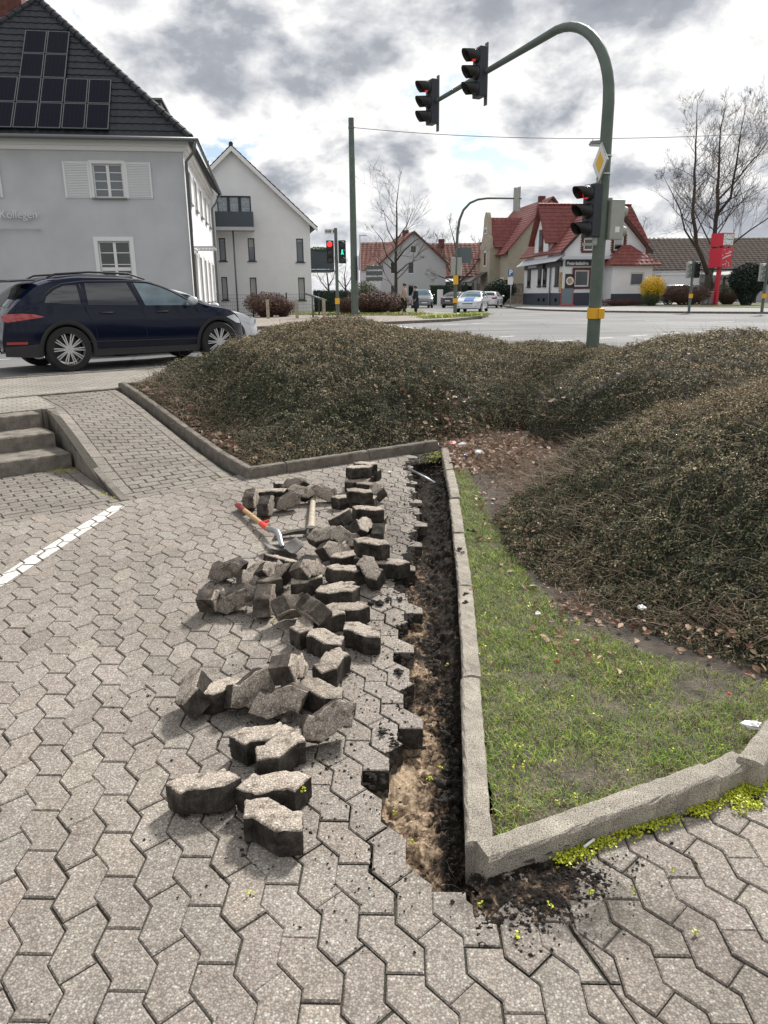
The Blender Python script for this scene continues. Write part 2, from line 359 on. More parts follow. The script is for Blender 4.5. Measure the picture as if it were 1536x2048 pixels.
for q in [(780, 649.5, 889, 667, .3), (891, 667.3, 919, 672, .3), (928, 672, 940, 674, .3), (945, 674.6, 968, 678, .3), (1010, 684, 1028, 687, .3), (1040, 688, 1062, 691, .3), (1070, 692, 1096, 696, .3),
          (812, 653.6, 851, 651.5), (883, 650, 917, 648), (945, 647.5, 978, 645.5), (1098, 682.6, 1146, 680), (1198, 676.5, 1226, 674.8), (1257, 672.3, 1295, 670), (1324, 667.5, 1358, 665.5), (1380, 672.5, 1434, 670),
          (1387, 663.5, 1415, 662.6), (1471, 666.2, 1518, 664), (1441, 660.2, 1469, 659.4), (1495, 657.5, 1518, 656.4), (1288, 678.4, 1340, 676), (1000, 674, 1028, 672), (1150, 640, 1190, 639), (1290, 641, 1330, 640), (1420, 644, 1470, 643),
          (55, 749, 180, 742, .12), (295, 735, 400, 727, .12), (-60, 722, 20, 718, .12)]:
    dash(*q)
struct(b.build('road_marking', 'road_paint'))

# pavements beyond the road, kerbed
def brickmat(name, c1, c2, mortar, w=.2, h=.1, rot=0.0, ms=.006):
    m, t, b_ = newmat(name); b_.inputs['Roughness'].default_value = .9; b_.inputs['Specular IOR Level'].default_value = .2
    vec = t.nodes.new('ShaderNodeTexCoord').outputs['Object']; mp = t.nodes.new('ShaderNodeMapping'); mp.inputs['Rotation'].default_value = (0, 0, rot); t.links.new(vec, mp.inputs[0])
    br = t.nodes.new('ShaderNodeTexBrick'); br.inputs['Scale'].default_value = 1; br.inputs['Brick Width'].default_value = w; br.inputs['Row Height'].default_value = h; br.inputs['Mortar Size'].default_value = ms
    br.inputs['Color1'].default_value = (*c1, 1); br.inputs['Color2'].default_value = (*c2, 1); br.inputs['Mortar'].default_value = (*mortar, 1); t.links.new(mp.outputs[0], br.inputs['Vector'])
    st = ramp(noise(vec, .9, 6, .65, .4, nt=t), [(.3, (.78, .78, .78)), (.7, (1.15, 1.14, 1.12))], nt=t)
    sp = ramp(noise(vec, 90, 3, .5, nt=t), [(.35, (.8, .8, .8)), (.65, (1.15, 1.15, 1.15))], nt=t)
    t.links.new(mixc(t, 1, mixc(t, 1, br.outputs[0], st, 'MULTIPLY'), sp, 'MULTIPLY'), b_.inputs['Base Color'])
    bn = t.nodes.new('ShaderNodeBump'); bn.inputs['Strength'].default_value = .5; bn.inputs['Distance'].default_value = .004; bn.invert = True
    t.links.new(br.outputs['Fac'], bn.inputs['Height']); t.links.new(bn.outputs[0], b_.inputs['Normal']); return m
brickmat('pave_far', (.36, .32, .28), (.30, .26, .23), (.16, .14, .12), rot=-UA)
brickmat('pave_near', (.33, .305, .27), (.27, .25, .22), (.12, .105, .09), w=.16, h=.105, rot=-UA, ms=.007)
basic('asphalt_walk', (.24, .235, .225), .9, var=.15, scale=3)
basic('verge', (.11, .13, .045), .95, col2=(.17, .15, .08), scale=2.5, bump=.6, bscale=12)
def slab(name, poly, z, mtop, mside='kerb_dark', inner=.14, thick=.2):
    if area(poly) < 0: poly = poly[::-1]
    mb = MB(); n = len(poly); pin = []
    for i in range(n):
        a = Vector(poly[i-1][:2]); p = Vector(poly[i][:2]); c = Vector(poly[(i+1) % n][:2])
        e1 = (p-a).normalized(); e2 = (c-p).normalized(); nn = (Vector((-e1.y, e1.x))+Vector((-e2.y, e2.x))); nn = nn/max(nn.length_squared/2, .5)
        pin.append(p+nn*inner)
    mb.add([(p[0], p[1], z) for p in poly]+[(p.x, p.y, z) for p in pin]+[(p[0], p[1], z-thick) for p in poly], [(i, (i+1) % n, n+(i+1) % n, n+i) for i in range(n)]+[((i+1) % n, i, 2*n+i, 2*n+(i+1) % n) for i in range(n)])
    mb.m(1).add([(p.x, p.y, z) for p in pin], [tuple(range(n))])
    return struct(mb.build(name, [mside, mtop]))
LB = [(-60, -16.1), (-5.05, 29.4), (-2.92, 31.14), (.79, 33.9), (3.2, 36.2), (5.0, 39.6), (6.0, 43.5), (5.6, 46.5), (4.0, 50), (2.9, 56), (2.2, 70), (0.5, 100), (-4, 160), (-120, 160), (-140, 20)]
slab('left_pavement', LB, WALK, 'pave_far')
RB = [(19, 160), (14, 95), (11.9, 75), (11.0, 63), (11.8, 56), (14.0, 50.5), (17.6, 46), (26, 39.5), (70, 12), (160, 60), (120, 160)]
slab('right_pavement', RB, WALK, 'asphalt_walk')
# upper pavement on the near side of the road and its kerb band
b = MB(); b.prism([UN(-40, 4.3)[:2], UN(-1.35, 4.3)[:2], UN(-1.35, 4.3)[:2], UV(.42, 4.38)[:2], UN(3.0, 4.2)[:2], UN(4.55, 5.0)[:2], UN(3.56, 6.28)[:2], UN(2.58, 6.88)[:2], UN(-40, 6.88)[:2]], .2, .484)
struct(b.build('upper_pavement', 'pave_near'))
b = MB(); b.prism([UN(-40, 6.882)[:2], UN(2.5, 6.882)[:2], UN(2.5, 6.98)[:2], UN(-40, 6.98)[:2]], .3, .50); struct(b.build('road_edge_kerb', 'kerb'))
b = MB(); b.prism([UV(-1.5, 4.28)[:2], UV(.42, 4.28)[:2], UV(.42, 4.40)[:2], UV(-1.5, 4.40)[:2]], .2, .489); struct(b.build('channel_band', 'kerb_dark'))
# upper landing behind the steps
b = MB(); b.prism([UV(-12, 2.95)[:2], UV(-1.16, 2.95)[:2], UV(-1.13, 4.27)[:2], UV(-12, 4.27)[:2]], .1, .480); struct(b.build('upper_landing', 'pave_near'))

# ------------------------------------------------------------ kerb line of the bed
KB = [(.262, 1.93), (.345, 3.03), (.436, 4.16), (.497, 5.2), (.56, 6.15), (.652, 8.38)]    # left face of the kerb along the trench
def kx(y):
    ys = [p[1] for p in KB]; xs = [p[0] for p in KB]; return np.interp(y, ys, xs)
DK = [(.312, 1.80), (1.17, 2.19), (1.34, 2.29), (1.52, 2.45), (2.6, 3.7), (4.6, 6.2)]      # foot of the kerb along the near edge
def below_dk(x, y):
    ys = np.interp(x, [p[0] for p in DK], [p[1] for p in DK]); return y < ys
# ------------------------------------------------------------ bone-shaped interlocking pavers
PA = math.radians(-69.4); LL = .1151; aa = .083; cc = LL-aa; ww = .1038
ua = Vector((math.cos(PA-PI/8), math.sin(PA-PI/8))); ub = Vector((math.cos(PA+PI/8), math.sin(PA+PI/8)))
na = Vector((-ua.y, ua.x)); nb = Vector((-ub.y, ub.x)); PP = (ua+ub)*LL
A0 = Vector((-.2988, 1.6749))-ua*cc
DA = na*ww+ua*(cc-aa); DB = nb*ww+ub*(aa-cc)
def bone(kind, start):
    Z = start
    if kind == 0: L_ = [Z, Z+ua*aa, Z+ua*aa+ub*LL, Z+PP]; R0 = Z+na*ww; R_ = [R0, R0+ua*cc, R0+ua*cc+ub*LL, R0+PP]
    else: L_ = [Z, Z+ub*cc, Z+ub*cc+ua*LL, Z+PP]; R0 = Z+nb*ww; R_ = [R0, R0+ub*aa, R0+ub*aa+ua*LL, R0+PP]
    p = L_+R_[::-1]; return [(q.x, q.y) for q in p]
stones = []
for i in range(-34, 30):
    Ai = A0+(DA+DB)*i
    for j in range(-60, 40):
        Z0 = Ai+ua*cc+PP*j; s0 = bone(0, Z0)
        A1 = Ai+DA; Z1 = A1+ua*LL+ub*aa+PP*j; s1 = bone(1, Z1)
        for s in (s0, s1):
            cx = sum(p[0] for p in s)/8; cy = sum(p[1] for p in s)/8
            if -6 < cx < 4.2 and .35 < cy < 8.9: stones.append(s)
TP = [G(*p)[:2] for p in [(880, 918), (817, 930), (826, 975), (834, 1040), (822, 1110), (798, 1160), (826, 1215), (798, 1270), (822, 1310), (812, 1370), (816, 1420), (800, 1450), (786, 1500), (778, 1560), (752, 1620), (766, 1690), (838, 1755), (871, 1788), (935, 1798), (945, 1700), (935, 1350), (912, 1050), (893, 940)]]
seam_p = G(1124, 1833)[:2]; seam_d = (Vector(G(1267, 2035)[:2])-Vector(seam_p)).normalized(); seam_n = (-seam_d.y, seam_d.x)
fl_p = UV(0, .03)[:2]; fl_n = (-N2.x, -N2.y)
kept = []; removed = []
MP = MB(); tones = []
PAINT = [(-2.52, 4.19), (-2.40, 4.19), (-2.215, 6.19), (-2.335, 6.19)]; paint_polys = []
def offset(poly, d):
    n = len(poly); out = []
    for i in range(n):
        a = Vector(poly[i-1]); p = Vector(poly[i]); c = Vector(poly[(i+1) % n]); e1 = (p-a); e2 = (c-p)
        if e1.length < 1e-6 or e2.length < 1e-6: out.append((p.x, p.y)); continue
        e1.normalize(); e2.normalize(); nn = Vector((-e1.y, e1.x))+Vector((-e2.y, e2.x)); q = max(nn.length_squared/2, .35)
        p = p+nn*(d/q); out.append((p.x, p.y))
    return out
def put_stone(poly, z=0.0, deep=False, tone=None, gap=.0023, rough=.0014, mb=None, tl=None, zf=None, tiltk=.004):
    mb = mb or MP; tl = tones if tl is None else tl
    if area(poly) < 0: poly = poly[::-1]
    poly = [poly[i] for i in range(len(poly)) if (Vector(poly[i])-Vector(poly[i-1])).length > .006]
    if len(poly) < 3 or area(poly) < 6e-4: return
    n = len(poly); jx = rnd.gauss(0, rough); jy = rnd.gauss(0, rough)
    o1 = offset(poly, gap*rnd.uniform(.55, 1.5)); o2 = offset(o1, .0042)
    cx = sum(p[0] for p in poly)/n; cy = sum(p[1] for p in poly)/n; tx = rnd.gauss(0, tiltk); ty = rnd.gauss(0, tiltk); dz = rnd.gauss(0, .0010)
    def zz_(p, d): return (zf(p[0], p[1]) if zf else z)+d+dz+(p[0]-cx)*tx+(p[1]-cy)*ty
    bot = -.10 if deep else -.03
    vs = [(p[0]+jx, p[1]+jy, zz_(p, 0)) for p in o2]+[(p[0]+jx, p[1]+jy, zz_(p, -.0042)) for p in o1]+[(p[0]+jx, p[1]+jy, zz_(p, bot)) for p in o1]
    mb.m(0).add(vs, [tuple(range(n))]+[(n+i, n+(i+1) % n, (i+1) % n, i) for i in range(n)])
    k = len(mb.v)-3*n
    mb.m(1 if deep else 0)
    for i in range(n): mb.f.append((k+2*n+i, k+2*n+(i+1) % n, k+n+(i+1) % n, k+n+i)); mb.mi.append(mb.cur)
    t0 = rnd.gauss(1, .055) if tone is None else tone
    tl += [(t0*rnd.gauss(1, .01), t0*.995, t0*rnd.gauss(.985, .012), 1)]*(3*n)
    return [(p[0]+jx, p[1]+jy) for p in o2], dz
for s in stones:
    cx = sum(p[0] for p in s)/8; cy = sum(p[1] for p in s)/8
    dk = float(np.interp(cx, [p[0] for p in DK], [p[1] for p in DK])); k_ = float(kx(cy))
    near = cy < dk or cx < .3
    inbed = (cx > k_-.01 and cy > 1.9 and not cy < dk+.06) or (cx > .29 and cy > dk+.06)
    if inbed: continue
    # behind the back kerb
    bk = (Vector((cx, cy))-O2).dot(Vector((-math.sin(math.radians(34.7)), math.cos(math.radians(34.7)))))
    if cx > -1.3 and bk > .10: continue
    if bool(inpoly(cx, cy, TP)): removed.append(s); continue
    p = clip(s, fl_p, fl_n)
    if len(p) < 3: continue
    dT = min((Vector((cx, cy))-Vector(q)).length for q in TP); deep = dT < .42
    # right-hand field starts at a cut seam
    sd_ = (cx-seam_p[0])*seam_n[0]+(cy-seam_p[1])*seam_n[1]
    if cx > .25 and abs(sd_) < .14:
        a = clip(p, (seam_p[0]+seam_n[0]*.0005, seam_p[1]+seam_n[1]*.0005), seam_n); c = clip(p, (seam_p[0]-seam_n[0]*.0005, seam_p[1]-seam_n[1]*.0005), (-seam_n[0], -seam_n[1]))
        for q in (a, c):
            if len(q) > 2: put_stone(q, deep=deep)
        kept.append(p); continue
    r = put_stone(p, deep=deep); kept.append(p)
    if r and cx < -1.9 and 3.9 < cy < 6.5:
        q = r[0]
        for i in range(4):
            a_ = PAINT[i]; b_ = PAINT[(i+1) % 4]; e = (b_[0]-a_[0], b_[1]-a_[1]); q = clip(q, a_, (-e[1], e[0]))
            if len(q) < 3: break
        if len(q) > 2: paint_polys.append((q, r[1]+.0025))
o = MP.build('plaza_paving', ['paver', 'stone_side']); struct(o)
at = o.data.color_attributes.new('tone', 'FLOAT_COLOR', 'POINT'); at.data.foreach_set('color', np.array(tones, np.float32).ravel())
basic('bay_paint', (.74, .73, .70), .8, col2=(.42, .40, .37), scale=55, detail=8)
b = MB()
for q, z in paint_polys: b.add([(p[0], p[1], z) for p in q], [tuple(range(len(q)))])
struct(b.build('parking_bay_line', 'bay_paint'))

# ------------------------------------------------------------ bedding sand between pavers, dug out along the kerb
nx, ny = 230, 620; X0, X1, Y0, Y1 = -.75, .95, 1.35, 9.0
gx, gy = np.meshgrid(np.linspace(X0, X1, nx), np.linspace(Y0, Y1, ny))
ex = [(p[0]-.13 if i in range(1, 16) else p[0], p[1]) for i, p in enumerate(TP)]
deepm = inpoly(gx, gy, [(p[0]-.14, p[1]) for p in TP[:16]]+[(TP[16][0]-.02, TP[16][1]-.12), (TP[17][0], TP[17][1]-.12), (TP[18][0]+.03, TP[18][1]-.02)]+[(.36, 1.97), (.40, 3.0), (.51, 4.2), (.60, 5.6), (.70, 8.1)])
for s in kept:
    if min((Vector(s[0])-Vector(q)).length for q in TP) < .5:
        if area(s) < 0: s = s[::-1]
        deepm &= ~inpoly(gx, gy, offset(s, .02))
right = gx-kx(gy)
sn = vnoise(gx, gy, 3, 9, 5); sf = vnoise(gx, gy, 5, 40, 4)
nearend = 1-sstep(gy, 2.7, 3.6)
zt = -.088-.03*nearend+.085*(sn-.5)+.05*(sf-.5)+.02*(vnoise(gx, gy, 6, 110, 3)-.5)+.07*sstep(right, -.16, 0)*(1-.6*nearend)*(.4+vnoise(gx, gy, 8, 6, 3))
zt = np.where((gy > 7.2), zt-.06*sstep(gy, 7.2, 7.5)*(1-sstep(gy, 8.0, 8.2)), zt)
Z = np.where(deepm, zt, -.0075)
tone = .26+.34*nearend*(1-sstep(right, -.14, -.05))+.30*(1-sstep(right, -.26, -.10))*(vnoise(gx, gy, 12, 3.2, 2)-.30)*2+.0*gx
tone = tone+.22*np.exp(-(((gx-.16)/.10)**2+((gy-4.35)/.22)**2))+.25*np.exp(-(((gx-.17)/.06)**2+((gy-3.35)/.10)**2))+.2*np.exp(-(((gx-.20)/.07)**2+((gy-3.85)/.10)**2))
tone = np.where(deepm, tone-.05*sstep(gy, 4.6, 6), 0.08)
V = np.stack([gx, gy, Z], -1).reshape(-1, 3); idx = np.arange(nx*ny).reshape(ny, nx)
F = np.stack([idx[:-1, :-1], idx[:-1, 1:], idx[1:, 1:], idx[1:, :-1]], -1).reshape(-1, 4)
dm = deepm.reshape(-1)[F].any(1)
T4 = np.stack([tone, tone, tone, np.ones_like(tone)], -1).reshape(-1, 4)
o = npmesh('trench_soil', V, F, ['soil', 'joint'], mi=np.where(dm, 0, 1), tone=T4, smooth=True); struct(o)
b = MB()
for x0, x1, y0, y1 in [(-9, 6, -.6, Y0), (-9, X0, Y0, Y1), (X1, 6, Y0, Y1), (-9, 6, Y1, 12)]: b.add([(x0, y0, -.0075), (x1, y0, -.0075), (x1, y1, -.0075), (x0, y1, -.0075)], [(0, 1, 2, 3)])
struct(b.build('bedding_sand', 'joint'))

# ------------------------------------------------------------ ramp and lower landing in rectangular setts
m_ = paver_mat('sett', (.86, .87, .87))
def zr(u, v):
    vl = 4.30+(-u/1.15)*(2.85-4.30); t = max(0, min(1, (v-.24)/(vl-.24))); return .47*(t*t*(3-2*t)*.35+t*.65)
def zr_xy(x, y):
    q = Vector((x, y))-O2; det = U2.x*V2.y-U2.y*V2.x; u = (q.x*V2.y-q.y*V2.x)/det; v = (U2.x*q.y-U2.y*q.x)/det; return zr(u, v)
SM = MB(); stn = []
def setts(u0, u1, v0, v1, zf, w=.20, h=.10, border=(True, True)):
    bw = .125
    a0 = u0+(bw if border[0] else 0); a1 = u1-(bw if border[1] else 0); r = 0; v = v0
    while v < v1-.02:
        hh = min(h, v1-v); u = a0-(w/2 if r % 2 else 0)-rnd.uniform(0, .01)
        while u < a1-.015:
            l = max(u, a0); rr = min(u+w, a1)
            if rr-l > .03: put_stone([tuple(UV(*p)[:2]) for p in ((l, v), (rr, v), (rr, v+hh), (l, v+hh))], mb=SM, tl=stn, zf=zf, gap=.0048, tiltk=.006)
            u += w
        for s_, (x0, x1) in ((0, (u0, a0)), (1, (a1, u1))):
            if border[s_] and r % 2 == 0: put_stone([tuple(UV(*p)[:2]) for p in ((x0, v), (x1, v), (x1, min(v+2*h, v1)), (x0, min(v+2*h, v1)))], mb=SM, tl=stn, zf=zf, gap=.0035)
        v += h; r += 1
setts(-1.21, -.075, .24, 4.28, zr_xy)
setts(-5.2, -1.275, .24, 1.735, lambda x, y: 0.0, border=(False, True))
# two header courses along the seam with the plaza
setts(-5.2, -.0, .035, .235, lambda x, y: 0.0, w=.24, border=(False, False))
o = SM.build('ramp_paving', ['sett', 'stone_side']); struct(o)
at = o.data.color_attributes.new('tone', 'FLOAT_COLOR', 'POINT'); at.data.foreach_set('color', np.array(stn, np.float32).ravel())
b = MB(); us = np.linspace(-1.29, -.07, 8); vs = np.linspace(.2, 4.29, 30)
for i in range(7):
    for j in range(29):
        q = [(us[i], vs[j]), (us[i+1], vs[j]), (us[i+1], vs[j+1]), (us[i], vs[j+1])]; b.add([UV(u, v, zr(u, v)-.0055) for u, v in q], [(0, 1, 2, 3)])
struct(b.build('ramp_bedding', 'joint'))
# ------------------------------------------------------------ steps and wing wall
st = empty('concrete_steps', UV(-1.3, 1.74, 0), UA, 'three worn grey concrete steps beside the sloping path', 'steps')
def kb_mesh(L_, W, H, seed=0, ch=.012, rough=.0016, nseg=28, slope=0.0, chip=1.0):
    """kerbstone from (0,0) along +x, top at z=0, width into +y; slightly irregular arrises"""
    bm = bmesh.new(); xs = np.linspace(0, L_, nseg); r = np.random.default_rng(seed); rings = []
    n1 = vnoise(xs, xs*0+seed*3.1, seed, 30, 3)-.5; n2 = vnoise(xs, xs*0+seed*7.7+4, seed+5, 30, 3)-.5
    for i, x in enumerate(xs):
        e = 1 if 0 < i < nseg-1 else .0
        c1 = ch*(1+chip*max(0, n1[i]*3-.5)); c2 = ch*(1+chip*max(0, n2[i]*3-.5)); xo = (ch*.6 if i == 0 else (-ch*.6 if i == nseg-1 else 0))
        prof = [(0, -H), (0, -c1), (c1*.45, -c1*.3), (c1, 0), (W*.5, .0008), (W-c2, 0), (W-c2*.45, -c2*.3), (W, -c2), (W, -H)]
        rings.append([bm.verts.new((x+(xo if z > -ch*.5 else 0), y+r.normal(0, rough), z+r.normal(0, rough)*(z > -H*.9)+x*slope)) for y, z in prof])
    for a, c in zip(rings[:-1], rings[1:]):
        for k in range(len(a)-1): bm.faces.new((a[k], c[k], c[k+1], a[k+1]))
        bm.faces.new((a[-1], c[-1], c[0], a[0]))
    bm.faces.new(rings[0][::-1][::-1]); bm.faces.new(rings[-1][::-1]); bmesh.ops.recalc_face_normals(bm, faces=bm.faces)
    me = bpy.data.meshes.new('kerbstone'); bm.to_mesh(me); bm.free(); return me
for i, (dv, h) in enumerate(((0, .155), (.48, .312), (.96, .468))):
    me = kb_mesh(5.0, .60, h+.02, 40+i, ch=.014, nseg=90); me.materials.append(MATS['step'])
    o = link('step', me, st); o.location = (-5.0, dv, h)
b = MB(); w0, w1 = 0.03, .105
prof = [(-1.75, -.2), (1.30, -.2), (1.30, .475), (.98, .475), (-.12, .19), (-1.72, .012)]
b.prism(prof, w0, w1, 'x')
wl = b.build('wing_wall', 'kerb_dark', bevel=.008); wl.location = UV(-1.3, 1.74, 0); wl.rotation_euler = (0, 0, VA-PI/2)
tag(wl, 'low sloping concrete cheek wall between the steps and the sett path', 'wall')

# ------------------------------------------------------------ kerbstones
def kerb(p, q, ztop, label, group, W=.085, H=.25, mat='kerb', seed=1, zq=None, roll=0.0, chip=1.0):
    a = Vector(p); c = Vector(q); Ln = (c-a).length; zq = ztop if zq is None else zq
    me = kb_mesh(Ln-.004, W, H, seed, nseg=max(6, int(Ln*26)), slope=(zq-ztop)/Ln, chip=chip); me.materials.append(MATS[mat])
    o = link('kerbstone', me); o.location = (a.x, a.y, ztop); o.rotation_euler = (roll, 0, math.atan2(c.y-a.y, c.x-a.x)); return tag(o, label, 'kerbstone', group)
GT = 'edging kerbstones along the open trench'
for i, (p, q, z, lab) in enumerate([((.332, 1.962), (.424, 3.028), .062, 'pale kerbstone nearest the camera between trench and grass, touching the lifted kerb'),
        ((.434, 3.048), (.521, 4.158), .052, 'kerbstone beside the trench, second from the near corner, set slightly to the right'),
        ((.527, 4.178), (.584, 5.188), .046, 'kerbstone beside the trench with black clods on its far half, third from the near corner'),
        ((.590, 5.208), (.643, 6.150), .046, 'kerbstone with its far end poking left into the hole, fourth from the near corner'),
        ((.655, 6.170), (.695, 7.200), .055, 'set-back kerbstone fifth from the near corner, next to the thin metal rod'),
        ((.697, 7.220), (.737, 8.330), .055, 'farthest trench kerbstone, meeting the back kerb by the litter')]):
    kerb(p, q, z, lab, GT, seed=60+i, H=.26, roll=-.02)
for i, (p, q, z, zq, lab) in enumerate([((.306, 1.885), (1.166, 2.235), .066, .104, 'long loose kerbstone lifted askew over the near corner of the grass'),
        ((1.174, 2.25), (1.335, 2.345), .080, .084, 'short kerbstone wedged between two longer ones above the yellow moss'),
        ((1.335, 2.285), (1.87, 2.86), .105, .105, 'kerbstone at the right picture edge above the brightest yellow moss'),
        ((1.875, 2.865), (2.6, 3.72), .12, .12, None), ((2.605, 3.725), (3.25, 4.55), .12, .12, None)]):
    if lab is None: lab = 'kerbstone beyond the right picture edge, '+('nearer one' if i == 3 else 'farther one')
    kerb(p, q, z, lab, 'kerbstones along the near edge of the bed', seed=70+i, zq=zq, W=.092, H=.2, chip=.0)
ka = Vector((-1.32, 7.13)); kd = Vector((math.cos(math.radians(34.7)), math.sin(math.radians(34.7))))
for i, (s0, s1) in enumerate([(0, .42), (.425, 1.42), (1.425, 2.38)]):
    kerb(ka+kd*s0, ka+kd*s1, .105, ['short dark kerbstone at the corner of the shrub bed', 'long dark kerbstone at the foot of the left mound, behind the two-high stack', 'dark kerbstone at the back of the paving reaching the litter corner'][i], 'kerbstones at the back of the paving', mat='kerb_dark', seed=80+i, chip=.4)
for i, (v0, v1) in enumerate([(0, .75), (.755, 1.75), (1.755, 2.75), (2.755, 3.55), (3.555, 4.28)]):
    p = UV(0, v0); q = UV(0, v1)
    lab = ['lowest kerbstone of the sloping path, at the bed corner', 'second kerbstone up the sloping path', 'middle kerbstone of the sloping path beside the mound', 'fourth kerbstone up the sloping path', 'topmost kerbstone of the sloping path, near the pavement'][i]
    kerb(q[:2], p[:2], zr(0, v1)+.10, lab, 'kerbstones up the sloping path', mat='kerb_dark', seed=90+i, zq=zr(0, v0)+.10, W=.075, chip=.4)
kerb(UV(.01, 4.30)[:2], UV(.75, 4.34)[:2], .55, 'dark kerbstone across the top end of the shrub bed', 'kerbstones at the top of the bed', mat='kerb_dark', seed=99, chip=.3)

# ------------------------------------------------------------ loose paving stones
def stone_mesh(kind, seed, H=.10, pale=False, cut=None):
    P = bone(kind, Vector((0, 0))); cx = sum(p[0] for p in P)/8; cy = sum(p[1] for p in P)/8
    P = [(p[0]-cx, p[1]-cy) for p in P]; an = -(PA+PI)            # long axis onto +x
    P = [(p[0]*math.cos(an)-p[1]*math.sin(an), p[0]*math.sin(an)+p[1]*math.cos(an)) for p in P]
    if area(P) < 0: P = P[::-1]
    if cut: P = clip(P, (cut, 0), (-1, .25))
    P = offset(P, .003); r = random.Random(seed); Q = []
    for i in range(len(P)):
        a = Vector(P[i]); c = Vector(P[(i+1) % len(P)]); k = max(1, int((c-a).length/.012))
        Q += [a.lerp(c, t/k) for t in range(k)]
    n = len(Q); bm = bmesh.new(); rings = []
    def off(d): return offset([(q.x, q.y) for q in Q], d)
    lay = [(.004, -H/2), (0, -H/2+.006), (0, -H/4), (0, 0), (0, H/4), (.0005, H/2-.007), (.0035, H/2-.0015), (.008, H/2)]
    chips = [(r.randrange(n), r.uniform(.012, .035), r.uniform(.004, .012)) for _ in range(r.randint(3, 7))]
    for li, (d, z) in enumerate(lay):
        ring = []
        for i, (x, y) in enumerate(off(d)):
            g = r.gauss(0, .0011 if 0 < li < 6 else .0007); ch = 0
            if li >= 5:
                for c, w, dd in chips:
                    t = min(abs(i-c), n-abs(i-c))*.012
                    if t < w: ch = max(ch, dd*(1-t/w))
            l = math.hypot(x, y); f = (l-ch*1.1+g)/l; ring.append(bm.verts.new((x*f, y*f, z-(ch*.5 if li >= 6 else 0)+r.gauss(0, .0006))))
        rings.append(ring)
    for a, c in zip(rings[:-1], rings[1:]):
        for i in range(n): f = bm.faces.new((a[i], a[(i+1) % n], c[(i+1) % n], c[i])); f.material_index = 1
    for f in bm.faces:
        if min(v.co.z for v in f.verts) > H/2-.009: f.material_index = 0
    mid = [bm.verts.new((v.co.x*.55, v.co.y*.55, H/2+r.gauss(0, .0005))) for v in rings[-1]]
    for i in range(n): bm.faces.new((rings[-1][i], rings[-1][(i+1) % n], mid[(i+1) % n], mid[i])).material_index = 0
    bm.faces.new(mid).material_index = 0
    bm.faces.new(rings[0][::-1]).material_index = 1
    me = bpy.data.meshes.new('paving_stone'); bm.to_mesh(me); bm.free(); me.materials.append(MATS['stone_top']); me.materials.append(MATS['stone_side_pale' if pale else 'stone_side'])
    me.polygons.foreach_set('use_smooth', [True]*len(me.polygons)); me.set_sharp_from_angle(angle=math.radians(32)); return me
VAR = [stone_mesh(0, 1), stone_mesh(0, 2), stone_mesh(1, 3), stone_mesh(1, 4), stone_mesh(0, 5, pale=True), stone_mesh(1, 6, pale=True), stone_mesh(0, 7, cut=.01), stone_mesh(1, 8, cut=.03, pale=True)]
S_ = 'paving stones levered out and heaped beside the trench'
